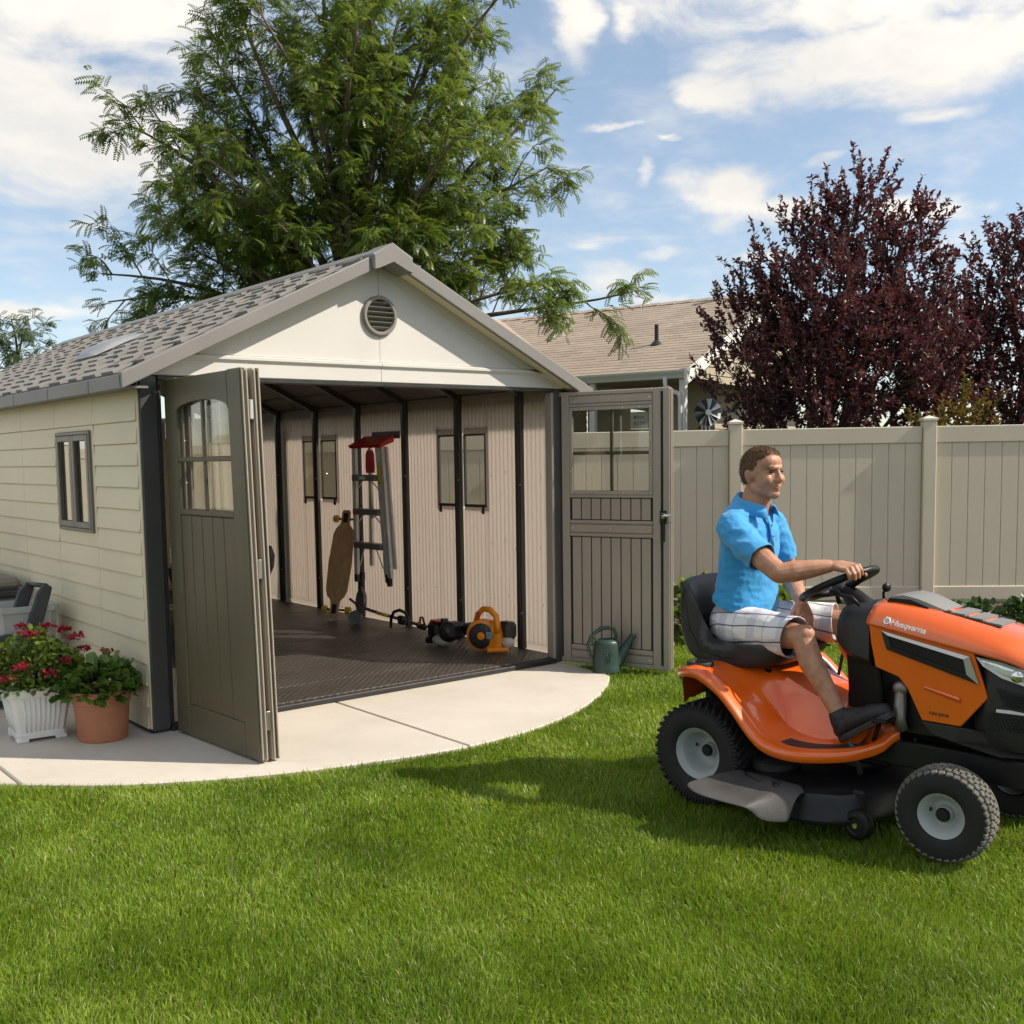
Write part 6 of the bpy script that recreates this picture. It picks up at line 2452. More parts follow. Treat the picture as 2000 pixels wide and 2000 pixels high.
# volute faces the camera
vd = Vector((-0.72, -0.60, 0.0)).normalized()
MVol = Matrix.Translation(BP(5.08, 6.52, 0.175)) @ vd.to_track_quat('Z', 'Y').to_matrix().to_4x4()
mb = MB()
mb.lathe([(0.0, -0.06), (0.10, -0.06), (0.122, -0.045), (0.126, 0.0), (0.120, 0.035), (0.100, 0.045), (0.085, 0.045)], 36, MVol)
mb.build('fan_housing', M_ORB, BLW, smooth=True, angle=40, world=False)
mb = MB()
mb.lathe([(0.0, 0.052), (0.030, 0.052), (0.036, 0.060), (0.086, 0.060), (0.098, 0.052), (0.100, 0.030)], 36, MVol)
mb.build('intake_grille', M_EDK, BLW, smooth=True, angle=40, world=False)
mb = MB()
mb.lathe([(0.0, 0.070), (0.026, 0.068), (0.032, 0.058)], 24, MVol)
mb.build('hub_disc', M_ORB, BLW, smooth=True, angle=40, world=False)
for k in range(10):
    mb = MB()
    a = k * 0.628
    mb.box((0.040, -0.003, 0.060), (0.086, 0.003, 0.066), MVol @ Matrix.Rotation(a, 4, 'Z'))
    mb.build('grille_rib', M_EDK, BLW, world=False)
# body block and handle arch
mb = MB()
mb.loft([[BP(5.04, 6.50, 0.06), BP(5.12, 6.36, 0.06), BP(5.22, 6.40, 0.06), BP(5.16, 6.54, 0.06)], [BP(5.04, 6.52, 0.20), BP(5.11, 6.36, 0.20), BP(5.21, 6.40, 0.20), BP(5.16, 6.56, 0.20)], [BP(5.06, 6.56, 0.29), BP(5.11, 6.40, 0.29), BP(5.19, 6.44, 0.29), BP(5.15, 6.58, 0.29)]])
o = mb.build('motor_cover', M_ORB, BLW, recalc=True, world=False)
bv = o.modifiers.new('bevel', 'BEVEL')
bv.width = 0.018
bv.segments = 3
mb = MB()
mb.tube([BP(5.09, 6.62, 0.25), BP(5.09, 6.585, 0.33), BP(5.10, 6.53, 0.375), BP(5.11, 6.46, 0.375), BP(5.12, 6.40, 0.33), BP(5.12, 6.385, 0.26), BP(5.12, 6.39, 0.20)], [0.022, 0.022, 0.023, 0.024, 0.024, 0.024, 0.024], 12)
mb.build('handle', M_ORB, BLW, smooth=True, world=False)
mb = MB()
mb.cyl(BP(5.075, 6.555, 0.345), BP(5.07, 6.545, 0.315), 0.013, n=10)
mb.build('trigger', M_RED, BLW, smooth=True, angle=40, world=False)
mb = MB()
mb.tube([BP(5.12, 6.60, 0.215), BP(5.13, 6.76, 0.19), BP(5.14, 6.98, 0.16)], [0.055, 0.050, 0.045], 16)
mb.build('blower_tube', M_BLACKPL, BLW, smooth=True, angle=50, world=False)
mb = MB()
mb.tube([BP(5.05, 6.42, 0.070), BP(5.16, 6.30, 0.078)], [0.022, 0.020], 12)
mb.build('stand_bar', M_ORB, BLW, smooth=True, angle=50, world=False)
mb = MB()
mb.ball(BP(5.20, 6.36, 0.12), (0.05, 0.06, 0.05), 12, 8)
mb.build('fuel_tank', M_TANK, BLW, smooth=True, world=False)
mb = MB()
mb.cbox(BP(5.17, 6.32, 0.14), BP(5.28, 6.47, 0.28), 0.03)
mb.build('engine', M_EDK, BLW, world=False)
mb = MB()
lq = Matrix.Translation(BP(5.068, 6.415, 0.185)) @ Vector((-0.90, -0.44, 0.0)).to_track_quat('Z', 'Y').to_matrix().to_4x4()
mb.box((-0.026, -0.026, 0.006), (0.026, 0.026, 0.0085), lq)
mb.build('label_plate', mat('label_blue_grey', (0.22, 0.28, 0.36), 0.4, var=0.5, vscale=90), BLW, world=False)

# --- grey hand cart just inside, behind the left door
HC = thing('hand_cart', 'grey hand cart with curved handle just inside, partly hidden by the left door', 'cart', (4.55, 9.05, 0.045))
M_HCG = mat('hand_cart_grey', (0.115, 0.125, 0.13), 0.4, var=0.08)
mb = MB()
mb.tube([(-0.25, 0.34, 0.30), (-0.10, 0.12, 0.31), (-0.06, -0.06, 0.40), (-0.05, -0.17, 0.54), (-0.05, -0.20, 0.64), (-0.06, -0.18, 0.705), (-0.10, -0.05, 0.725), (-0.20, 0.15, 0.73)], [0.020, 0.024, 0.028, 0.030, 0.030, 0.030, 0.026, 0.024], 10)
mb.build('handle', M_HCG, HC, smooth=True, world=False)
mb = MB()
mb.loft([[(-0.55, 0.20, 0.16), (-0.15, 0.20, 0.16), (-0.15, 0.75, 0.16), (-0.55, 0.75, 0.16)], [(-0.62, 0.12, 0.50), (-0.10, 0.12, 0.50), (-0.10, 0.85, 0.50), (-0.62, 0.85, 0.50)]])
mb.build('tub', M_HCG, HC, recalc=True, world=False)
for x in (-0.60, -0.10):
    mb = MB()
    mb.lathe([(0.02, -0.025), (0.15, -0.025), (0.16, -0.015), (0.16, 0.015), (0.15, 0.025), (0.02, 0.025)], 24, Matrix.Translation((x, 0.55, 0.16)) @ Matrix.Rotation(R(90), 4, 'Y'))
    mb.build('wheel', M_BLACKPL, HC, smooth=True, angle=40, world=False)

# ================================================================ riding mower  (local: x ahead, y left, z up)
MTH = R(-84.5)
MW_LOC = (4.056, 3.156, 0.0)
MO = thing('riding_mower', 'orange and black ride-on lawn tractor driving out across the lawn at right', 'lawn mower', MW_LOC, MTH)


def paint_extra(m, gg, b):
    b.inputs['Coat Weight'].default_value = 0.9
    b.inputs['Coat Roughness'].default_value = 0.05


M_OR = mat('mower_orange', (0.80, 0.125, 0.010), 0.30, var=0.05, vscale=5, extra=paint_extra)
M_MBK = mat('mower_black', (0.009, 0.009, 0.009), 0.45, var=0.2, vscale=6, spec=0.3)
M_MGR = mat('mower_dark_grey', (0.026, 0.0255, 0.0245), 0.52, var=0.18, vscale=8, bump=0.25, bscale=260, spec=0.35)
M_MSC = mat('mower_scoop_grey', (0.20, 0.195, 0.185), 0.5, var=0.06, vscale=6, bump=0.2, bscale=260)
M_MSIL = mat('mower_silver', (0.50, 0.50, 0.49), 0.32, metal=0.6)
M_RIM = mat('rim_light_grey', (0.36, 0.38, 0.38), 0.38, var=0.05, vscale=6)
M_TYRE = mat('tyre_rubber', (0.012, 0.0115, 0.011), 0.8, var=0.3, vscale=14, bump=0.3, bscale=60)
M_TREAD = mat('tyre_tread_dusty', (0.13, 0.122, 0.105), 0.85, var=0.4, vscale=9, bump=0.3, bscale=60)
M_VINYLS = mat('seat_vinyl', (0.013, 0.013, 0.0135), 0.42, var=0.15, vscale=7, bump=0.18, bscale=160)


def MP(nm, mb, m, parent=None, smooth=False, angle=None, recalc=True):
    return add_obj(nm, mb.mesh(nm, m, smooth, angle, recalc), parent or MO)


def bevel(o, w, seg=3):
    bv = o.modifiers.new('bevel', 'BEVEL')
    bv.width = w
    bv.segments = seg
    bv.limit_method = 'ANGLE'
    return o


def subsurf(o, lv=2):
    sm = o.modifiers.new('smooth', 'SUBSURF')
    sm.levels = lv
    sm.render_levels = lv
    return o


# ---- wheels
def tyre(u, v, R_, wdt, rim_r, side, steer=0.0, rear=True):
    """wheel object carries the rim; tyre and tread are its sub-parts. outer side towards side*y"""
    Mw = Matrix.Translation((u, v, R_)) @ Matrix.Rotation(steer, 4, 'Z') @ Matrix.Rotation(R(-90 * side), 4, 'X')
    h = wdt / 2
    mb = MB()
    d = 0.70 if rear else 0.45              # how deep the disc sits
    zc = h * (1 - 2 * d) * 0.6
    prof = [(0.018, zc + 0.030), (0.030, zc + 0.030), (0.034, zc + 0.004), (rim_r * 0.52, zc + 0.002), (rim_r * 0.60, zc + 0.006), (rim_r * 0.74, zc + 0.028), (rim_r * 0.80, h * 0.52), (rim_r * 0.86, h * 0.66),
            (rim_r * 0.93, h * 0.70), (rim_r * 0.97, h * 0.80), (rim_r * 1.02, h * 0.83), (rim_r * 1.03, h * 0.78), (rim_r * 0.96, h * 0.5), (rim_r * 0.9, -h * 0.8)]
    mb.lathe(prof, 40, Mw)
    wh = MP('wheel', mb, M_RIM, smooth=True, angle=45)
    mb = MB()
    mb.lathe([(0.0, zc + 0.046), (0.020, zc + 0.045), (0.027, zc + 0.036), (0.028, zc + 0.02)], 20, Mw)
    MP('hub_cap', mb, M_MBK, wh, smooth=True, angle=45)
    mb = MB()
    mb.lathe([(0.0, zc + 0.0045), (0.009, zc + 0.0045)], 12, Mw @ Matrix.Translation((-rim_r * 0.62, rim_r * 0.1, 0.012)))
    MP('rim_hole', mb, M_BLACK, wh)
    mb = MB()
    sh = R_ - rim_r
    prof = [(rim_r * 0.98, h * 0.74), (rim_r + sh * 0.10, h * 0.92), (rim_r + sh * 0.35, h * 1.0), (rim_r + sh * 0.65, h * 0.985), (rim_r + sh * 0.86, h * 0.90), (R_ - 0.010, h * 0.66), (R_ - 0.006, h * 0.3), (R_ - 0.005, 0),
            (R_ - 0.006, -h * 0.3), (R_ - 0.010, -h * 0.66), (rim_r + sh * 0.86, -h * 0.90), (rim_r + sh * 0.65, -h * 0.985), (rim_r + sh * 0.2, -h * 0.95), (rim_r * 0.98, -h * 0.74)]
    mb.lathe(prof, 56, Mw)
    MP('tyre', mb, M_TYRE, wh, smooth=True, angle=60)
    mb = MB()
    if rear:
        for k in range(38):
            a = 2 * math.pi * k / 38
            for sgn in (-1, 1):
                aa = a + (0.08 if sgn > 0 else 0)
                Mb = Mw @ Matrix.Rotation(aa, 4, 'Z') @ Matrix.Translation((R_ - 0.006, 0, sgn * h * 0.55)) @ Matrix.Rotation(R(sgn * 28), 4, 'X')
                mb.cbox((-0.010, -0.0075, -h * 0.42), (0.008, 0.0075, h * 0.42), 0.003, Mb)
        for k in range(76):                  # shoulder lugs
            a = 2 * math.pi * k / 76
            for sgn in (-1, 1):
                Mb = Mw @ Matrix.Rotation(a, 4, 'Z') @ Matrix.Translation((R_ - 0.021, 0, sgn * h * 0.86))
                mb.cbox((-0.016, -0.0055, -0.010), (0.012, 0.0055, 0.012), 0.003, Mb)
    else:
        rowsn = [(-0.80, 0), (-0.48, .5), (-0.16, 0), (0.16, .5), (0.48, 0), (0.80, .5)]
        for (zz, off) in rowsn:
            for k in range(38):
                a = 2 * math.pi * (k + off) / 38
                rr_ = R_ - 0.004 - 0.020 * abs(zz) ** 3
                Mb = Mw @ Matrix.Rotation(a, 4, 'Z') @ Matrix.Translation((rr_, 0, zz * h)) @ Matrix.Rotation(R(zz * -28), 4, 'Y') @ Matrix.Rotation(R(16 if off else -16), 4, 'X')
                mb.cbox((-0.010, -0.0115, -h * 0.140), (0.006, 0.0115, h * 0.140), 0.003, Mb)
    MP('tread', mb, M_TYRE if rear else M_TREAD, wh)
    return wh


for s in (-1, 1):
    tyre(0.0, s * 0.355, 0.224, 0.205, 0.112, s, 0, True)
    tyre(1.065, s * 0.345, 0.180, 0.150, 0.085, s, R(5), False)

# ---- fenders with footrests: one pressed sheet
ZE = [(-0.20, 0.545), (-0.15, 0.575), (-0.08, 0.600), (0.0, 0.605), (0.07, 0.580), (0.14, 0.535), (0.21, 0.470), (0.28, 0.400), (0.34, 0.358), (0.42, 0.338), (0.55, 0.335), (0.66, 0.340), (0.74, 0.362), (0.80, 0.405)]
ZC = [(-0.20, 0.575), (-0.10, 0.606), (0.0, 0.612), (0.15, 0.600), (0.28, 0.560), (0.40, 0.510), (0.52, 0.470), (0.64, 0.440), (0.74, 0.425), (0.80, 0.42)]
WE = [(-0.20, 0.26), (-0.17, 0.34), (-0.12, 0.405), (-0.05, 0.445), (0.05, 0.465), (0.20, 0.475), (0.40, 0.492), (0.52, 0.478), (0.62, 0.405), (0.69, 0.335), (0.74, 0.255), (0.80, 0.17)]


def fender_z(u, w):
    ze, zc = smooth_tab(ZE, u), smooth_tab(ZC, u)
    W_ = smooth_tab(WE, u)
    if u < 0.16:
        t = sstep(0.10, 0.33, w)
        z = zc * (1 - t) + ze * t
    else:
        k = sstep(0.12, 0.32, u)
        t = sstep(0.10 + 0.065 * k, 0.33 - 0.105 * k, w)
        z = zc * (1 - t) + ze * t
    # slight crown towards the rim, rolled rib along the edge
    z += 0.010 * math.exp(-((w - (W_ - 0.045)) / 0.018) ** 2)
    return z


mb = MB()
us = [-0.20 + i * 0.02 for i in range(51)]
for s in (-1, 1):
    rows = []
    for u in us:
        W_ = smooth_tab(WE, u)
        row = []
        for k in range(25):
            w = W_ * k / 24
            row.append((u, s * w, fender_z(u, w)))
        ze = fender_z(u, W_)
        row += [(u, s * (W_ + 0.006), ze - 0.006), (u, s * (W_ + 0.008), ze - 0.016), (u, s * (W_ + 0.006), ze - 0.034), (u, s * (W_ - 0.002), ze - 0.042), (u, s * (W_ - 0.012), ze - 0.040)]
        rows.append(row)
    mb.grid(rows, flip=(s > 0))
    # rear skirt
    r0 = [(us[0], s * smooth_tab(WE, us[0]) * k / 24, fender_z(us[0], smooth_tab(WE, us[0]) * k / 24)) for k in range(25)]
    r1 = [(p[0] - 0.012, p[1], p[2] - 0.05) for p in r0]
    r2 = [(p[0] + 0.0, p[1], p[2] - 0.16) for p in r0]
    mb.grid([r0, r1, r2], flip=(s < 0))
MP('fender', mb, M_OR, smooth=True, angle=50, recalc=False)
# rubber tread on the footrests, cup holder, lever quadrant on the far fender
for s in (-1, 1):
    mb = MB()
    rows = []
    for i in range(15):
        u = 0.40 + i * 0.0205
        W_ = smooth_tab(WE, u)
        rows.append([(u, s * (W_ - 0.075), fender_z(u, W_ - 0.075) + 0.006), (u, s * (W_ - 0.155), fender_z(u, W_ - 0.155) + 0.006)])
    mb.grid(rows, flip=(s < 0))
    MP('foot_pad', mb, M_MGR, recalc=False)
    mb = MB()
    mb.lathe([(0.0, 0.004), (0.042, 0.004), (0.046, 0.016), (0.056, 0.018), (0.060, 0.010), (0.060, 0.0)], 28, Matrix.Translation((-0.045, s * 0.355, 0.604)))
    MP('cup_holder', mb, M_MGR, smooth=True, angle=45)
mb = MB()
ring = []
for k in range(28):
    a = 2 * math.pi * k / 28
    q = abs(math.cos(a)) ** 0.6 * (1 if math.cos(a) > 0 else -1)
    uu = 0.235 + 0.115 * q
    ring.append((uu, 0.355 + 0.040 * math.sin(a), fender_z(uu, 0.355) + 0.016))
mb.tube(ring, 0.012, 8, closed=True)
MP('lever_quadrant', mb, M_MSIL, smooth=True)
mb = MB()
rows = [[(0.14 + i * 0.0237, 0.325, fender_z(0.14 + i * 0.0237, 0.355) + 0.010), (0.14 + i * 0.0237, 0.385, fender_z(0.14 + i * 0.0237, 0.355) + 0.010)] for i in range(9)]
mb.grid(rows)
MP('lever_slot', mb, M_MBK, recalc=False)
mb = MB()
mb.tube([(0.24, 0.355, 0.47), (0.27, 0.36, 0.62)], [0.008, 0.008], 8)
mb.ball((0.273, 0.36, 0.635), 0.02, 12, 8)
MP('lift_lever', mb, M_MBK, smooth=True)

# ---- seat: pan and back in one moulded cushion
SEATP = [(0.285, 0.640), (0.292, 0.672), (0.262, 0.690), (0.15, 0.672), (0.02, 0.655), (-0.09, 0.662), (-0.150, 0.700), (-0.180, 0.780), (-0.205, 0.870), (-0.228, 0.950), (-0.262, 0.975), (-0.295, 0.955), (-0.300, 0.88),
         (-0.285, 0.78), (-0.265, 0.68), (-0.215, 0.605), (-0.10, 0.575), (0.10, 0.580), (0.24, 0.600)]
mb = MB()
rings = []
for i in range(15):
    t = -1 + 2 * i / 14
    v = 0.245 * math.sin(t * math.pi / 2)
    e = abs(t)
    shrink = 1 - 0.22 * e ** 6
    cu, cz = -0.02, 0.70
    ring = []
    for (u, z) in SEATP:
        uu = u
        zz = z
        bol = 0.028 * sstep(0.45, 0.85, e) * (1 - sstep(0.9, 1.0, e))      # side bolster
        if z > 0.645 and u > -0.1:
            zz += bol
        if u < -0.12:
            uu += (0.070 * e ** 2.2) * sstep(0.62, 0.95, z) + bol * 0.7
        top_drop = 0.075 * e ** 3 if z > 0.85 else 0
        zz -= top_drop
        if u > 0.2:
            uu -= 0.06 * e ** 3
        ring.append((cu + (uu - cu) * shrink, v, cz + (zz - cz) * shrink))
    rings.append(ring)
mb.loft(rings)
o = MP('seat', mb, M_VINYLS, smooth=True)
subsurf(o, 2)
mb = MB()                                    # welt round the cushion
for s in (-1, 1):
    pts = [(0.28, s * 0.205, 0.655), (0.15, s * 0.236, 0.640), (0.0, s * 0.243, 0.628), (-0.12, s * 0.243, 0.650), (-0.185, s * 0.243, 0.74), (-0.20, s * 0.238, 0.85), (-0.205, s * 0.215, 0.925)]
    mb2 = MB()
    mb2.tube(pts, 0.005, 6)
    MP('seat_welt', mb2, M_MBK, smooth=True)
mb = MB()
mb.cbox((-0.17, -0.17, 0.555), (0.20, 0.17, 0.585), 0.01)
mb.cbox((-0.13, -0.13, 0.50), (0.17, 0.13, 0.556), 0.01)
MP('seat_pan', mb, M_MBK)
for s in (-1, 1):
    mb = MB()
    mb.lathe([(0.024, 0.0), (0.028, 0.01), (0.028, 0.05), (0.024, 0.06)], 14, Matrix.Translation((0.13, s * 0.15, 0.50)))
    MP('seat_spring', mb, M_MBK, smooth=True, angle=45)
    mb = MB()
    mb.cyl((0.165, s * 0.155, 0.545), (0.165, s * 0.185, 0.545), 0.008, n=8)
    MP('bolt', mb, M_STEEL)

# ---- hood: orange top, side panels, grey scoop and louvres
HT = [(0.665, 0.925), (0.75, 0.930), (0.85, 0.918), (0.95, 0.900), (1.05, 0.880), (1.15, 0.858), (1.25, 0.826), (1.32, 0.785), (1.37, 0.735)]
HC_ = [(0.665, 0.850), (0.80, 0.830), (0.95, 0.806), (1.10, 0.782), (1.22, 0.760), (1.30, 0.728), (1.37, 0.690)]
HWd = [(0.665, 0.200), (0.80, 0.207), (1.00, 0.212), (1.15, 0.208), (1.25, 0.195), (1.32, 0.172), (1.37, 0.135)]
mb = MB()
rows = []
for i in range(29):
    u = 0.665 + (1.37 - 0.665) * i / 28
    zt, zc, wd = smooth_tab(HT, u), smooth_tab(HC_, u), smooth_tab(HWd, u)
    half = [(wd, zc - 0.008), (wd * 1.004, zc), (wd * 0.985, zc + 0.010), (wd * 0.90, zc + (zt - zc) * 0.40), (wd * 0.74, zc + (zt - zc) * 0.72), (wd * 0.55, zc + (zt - zc) * 0.90), (wd * 0.28, zc + (zt - zc) * 0.98)]
    rows.append([(u, -w, z) for w, z in half] + [(u, 0, zt)] + [(u, w, z) for w, z in reversed(half)])
mb.grid(rows)
hood = MP('hood', mb, M_OR, smooth=True, angle=60, recalc=False)
so = hood.modifiers.new('thick', 'SOLIDIFY')
so.thickness = 0.006
SIDEP = [(0.672, 0.846), (0.682, 0.76), (0.700, 0.668), (0.800, 0.640), (0.836, 0.600), (0.868, 0.535), (0.896, 0.478), (1.050, 0.478), (1.152, 0.606), (1.100, 0.775)]
for s in (-1, 1):
    mb = MB()
    rows = []
    n = len(SIDEP)
    outer = []
    for (u, z) in SIDEP:
        zc = smooth_tab(HC_, u)
        wd = smooth_tab(HWd, u) + 0.002
        # the flank leans in a little towards the bottom
        outer.append((u, s * (wd - 0.020 * (zc - z) / 0.35), z))
    inner = [(u, y - s * 0.012, z) for u, y, z in outer]
    mb.loft([outer, inner])
    o = MP('side_panel', mb, M_OR, smooth=False)
    bevel(o, 0.004, 2)

    def flank(u, z, e=0.0):
        return (u, s * (smooth_tab(HWd, u) + 0.002 - 0.020 * (smooth_tab(HC_, u) - z) / 0.35 + e), z)
    # side vent: silver-grey frame, dark honeycomb inside
    vo = [(0.730, 0.822), (1.086, 0.760), (1.122, 0.655), (0.752, 0.748)]
    vi = [(0.762, 0.806), (1.066, 0.748), (1.078, 0.690), (0.774, 0.764)]
    mb = MB()
    fr = []
    for k in range(4):
        k2 = (k + 1) % 4
        mb.cur = 1 if k in (0, 1) else 0
        a, b, c, d = vo[k], vo[k2], vi[k2], vi[k]
        vs = [flank(*a, 0.002), flank(*b, 0.002), flank(*c, 0.002), flank(*d, 0.002), flank(*a, 0.007), flank(*b, 0.007), flank(*c, 0.012), flank(*d, 0.012)]
        mb._add(vs, [(0, 1, 2, 3), (4, 7, 6, 5), (0, 4, 5, 1), (1, 5, 6, 2), (2, 6, 7, 3), (3, 7, 4, 0)])
    vent_ = MP('side_vent', mb, [M_MGR, M_MSIL])
    mb = MB()
    mb._add([flank(*p, 0.003) for p in vi], [(0, 1, 2, 3)])
    MP('vent_backing', mb, M_BLACK, vent_, recalc=False)
    mb = MB()
    for k in range(34):
        for j in range(5):
            tu = (k + (0.5 if j % 2 else 0) + 0.5) / 34.5
            tz = (j + 0.5) / 5
            top = Vector(vi[0]) + (Vector(vi[1]) - Vector(vi[0])) * tu
            bot = Vector(vi[3]) + (Vector(vi[2]) - Vector(vi[3])) * tu
            q = top + (bot - top) * tz
            h = 0.0062
            ringp = [flank(q.x + h * math.cos(R(60 * m)), q.y + h * math.sin(R(60 * m)), 0.006) for m in range(6)]
            mb.tube(ringp, 0.0011, 3, closed=True)
    o = MP('vent_mesh', mb, M_MGR, vent_, recalc=False)
    o['kind'] = 'stuff'
    # crease line pressed into the flank
    mb = MB()
    mb.loft([[flank(0.905, 0.620, 0.001), flank(0.912, 0.614, 0.004), flank(0.905, 0.606, 0.001)], [flank(1.045, 0.594, 0.001), flank(1.05, 0.584, 0.007), flank(1.050, 0.572, 0.001)]])
    MP('flank_crease', mb, M_OR)
# grey scoop on top and three louvre plates with dark gaps
mb = MB()
rings = []
for (u, hw, zt_, e) in ((0.690, 0.085, 0.004, 0), (0.715, 0.098, 0.022, 0), (0.77, 0.106, 0.034, 0), (0.83, 0.104, 0.030, 0), (0.89, 0.096, 0.016, 0), (0.935, 0.090, 0.006, 0)):
    zb = smooth_tab(HT, u)
    rings.append([(u, -hw, zb - 0.012), (u, -hw * 0.92, zb + zt_ * 0.85), (u, -hw * 0.5, zb + zt_), (u, 0, zb + zt_ * 1.05), (u, hw * 0.5, zb + zt_), (u, hw * 0.92, zb + zt_ * 0.85), (u, hw, zb - 0.012)])
mb.loft(rings)
MP('hood_scoop', mb, M_MSC, smooth=True, angle=40)
for s in (-1, 1):
    mb = MB()
    q = lambda u, dz: (u, s * 0.107, smooth_tab(HT, u) + dz)
    mb._add([q(0.705, -0.012), q(0.88, -0.016), q(0.875, 0.004), q(0.80, 0.018), q(0.715, 0.014), q(0.705, 0.004)], [(0, 1, 2, 3, 4, 5)])
    MP('scoop_inset', mb, M_MBK, recalc=False)
for i in range(3):
    u0 = 0.955 + i * 0.068
    hw = 0.088 - i * 0.006
    mb = MB()
    zb0, zb1 = smooth_tab(HT, u0), smooth_tab(HT, u0 + 0.056)
    mb.loft([[(u0, -hw, zb0 - 0.004), (u0, hw, zb0 - 0.004), (u0, hw, zb0 + 0.006), (u0, -hw, zb0 + 0.006)], [(u0 + 0.056, -hw * 0.94, zb1 - 0.004), (u0 + 0.056, hw * 0.94, zb1 - 0.004), (u0 + 0.056, hw * 0.94, zb1 + 0.012), (u0 + 0.056, -hw * 0.94, zb1 + 0.012)]])
    MP('louvre', mb, M_MSC)
mb = MB()
rows = [[(u, -0.092, smooth_tab(HT, u) + 0.0045), (u, 0.092, smooth_tab(HT, u) + 0.0045)] for u in (0.93, 1.0, 1.07, 1.15)]
mb.grid(rows)
MP('louvre_gap', mb, M_MBK, recalc=False)

# ---- front fascia with headlamps and grilles
mb = MB()
rings = []
for (u, wd, zb, zt_) in ((1.082, 0.150, 0.445, 0.765), (1.125, 0.176, 0.435, 0.765), (1.155, 0.200, 0.425, 0.762), (1.24, 0.198, 0.412, 0.744), (1.32, 0.176, 0.408, 0.712), (1.385, 0.142, 0.412, 0.672), (1.415, 0.105, 0.425, 0.62)):
    zm = (zb + zt_) / 2
    rings.append([(u, -wd * 0.90, zb), (u, -wd, zb + 0.04), (u, -wd * 1.02, zm), (u, -wd * 0.98, zt_ - 0.03), (u, -wd * 0.9, zt_), (u, 0, zt_ + 0.012), (u, wd * 0.9, zt_), (u, wd * 0.98, zt_ - 0.03), (u, wd * 1.02, zm), (u, wd, zb + 0.04), (u, wd * 0.90, zb), (u, 0, zb - 0.006)])
mb.loft(rings)
fas = MP('front_fascia', mb, M_MGR, smooth=True, angle=50)


def fw(u):
    return lerp_tab([(1.082, 0.206), (1.15, 0.210), (1.24, 0.202), (1.32, 0.180), (1.385, 0.146), (1.415, 0.108)], u)


M_LENS = mat('lamp_lens', (0.78, 0.82, 0.88), 0.08, metal=0.35, coat=1.0, var=0.25, vscale=35)
for s in (-1, 1):
    def fp(u, z, e=0.0):
        return (u, s * (fw(u) + e), z)
    hl = [(1.112, 0.762), (1.20, 0.752), (1.30, 0.722), (1.365, 0.690), (1.360, 0.650), (1.290, 0.668), (1.205, 0.694), (1.140, 0.730)]
    hi = [(1.126, 0.754), (1.20, 0.743), (1.295, 0.713), (1.352, 0.684), (1.349, 0.662), (1.288, 0.680), (1.207, 0.705), (1.148, 0.735)]
    mb = MB()
    n = len(hl)
    vs = [fp(*p, 0.001) for p in hl] + [fp(*p, 0.012) for p in hl] + [fp(*p, 0.010) for p in hi] + [fp(*p, 0.001) for p in hi]
    fs = []
    for k in range(n):
        k2 = (k + 1) % n
        for r in range(3):
            fs.append((r * n + k, r * n + k2, (r + 1) * n + k2, (r + 1) * n + k))
    mb._add(vs, fs)
    hlo = MP('headlight', mb, M_MSIL)
    mb = MB()
    c = fp(1.235, 0.708, 0.016)
    vs = [fp(*p, 0.006) for p in hi] + [c]
    mb._add(vs, [(k, (k + 1) % n, n) for k in range(n)])
    MP('lens', mb, M_LENS, hlo, smooth=True)
    mb = MB()
    mb.ball(fp(1.255, 0.704, 0.004), (0.026, 0.016, 0.024), 12, 8)
    MP('bulb_reflector', mb, M_CHROME, hlo, smooth=True)
    # honeycomb grilles below the lamp, with a silver blade between
    for (poly) in ([(1.185, 0.650), (1.36, 0.622), (1.365, 0.575), (1.215, 0.585)], [(1.165, 0.555), (1.37, 0.548), (1.37, 0.495), (1.150, 0.492)]):
        mb = MB()
        mb._add([fp(*p, 0.0015) for p in poly], [(0, 1, 2, 3)])
        gpl = MP('grille', mb, M_BLACK, recalc=False)
        mb = MB()
        for k in range(15):
            for j in range(5):
                tu = (k + (0.5 if j % 2 else 0) + 0.3) / 15.4
                tz = (j + 0.5) / 5
                top = Vector(poly[0]) + (Vector(poly[1]) - Vector(poly[0])) * tu
                bot = Vector(poly[3]) + (Vector(poly[2]) - Vector(poly[3])) * tu
                q = top + (bot - top) * tz
                h = 0.0070
                mb.tube([fp(q.x + h * math.cos(R(60 * m)), q.y + h * math.sin(R(60 * m)), 0.0035) for m in range(6)], 0.0013, 3, closed=True)
        o = MP('grille_mesh', mb, M_MGR, gpl, recalc=False)
        o['kind'] = 'stuff'
    mb = MB()
    mb.loft([[fp(1.19, 0.566, 0.001), fp(1.19, 0.574, 0.010), fp(1.19, 0.562, 0.012), fp(1.19, 0.558, 0.001)], [fp(1.38, 0.560, 0.001), fp(1.38, 0.572, 0.012), fp(1.38, 0.556, 0.014), fp(1.38, 0.550, 0.001)]])
    MP('grille_blade', mb, M_MSIL)
    # lower body band
    mb = MB()
    vs = []
    lb = [(0.893, 0.474), (1.052, 0.474), (1.20, 0.470), (1.36, 0.462), (1.41, 0.440), (1.40, 0.392), (1.20, 0.388), (1.02, 0.412), (0.94, 0.428)]
    out = [(u, s * (min(0.205, fw(u) + 0.004) if u > 1.08 else 0.196), z) for u, z in lb]
    inn = [(u, y - s * 0.02, z) for u, y, z in out]
    mb.loft([out, inn])
    o = MP('lower_panel', mb, M_MGR)
    bevel(o, 0.004, 2)

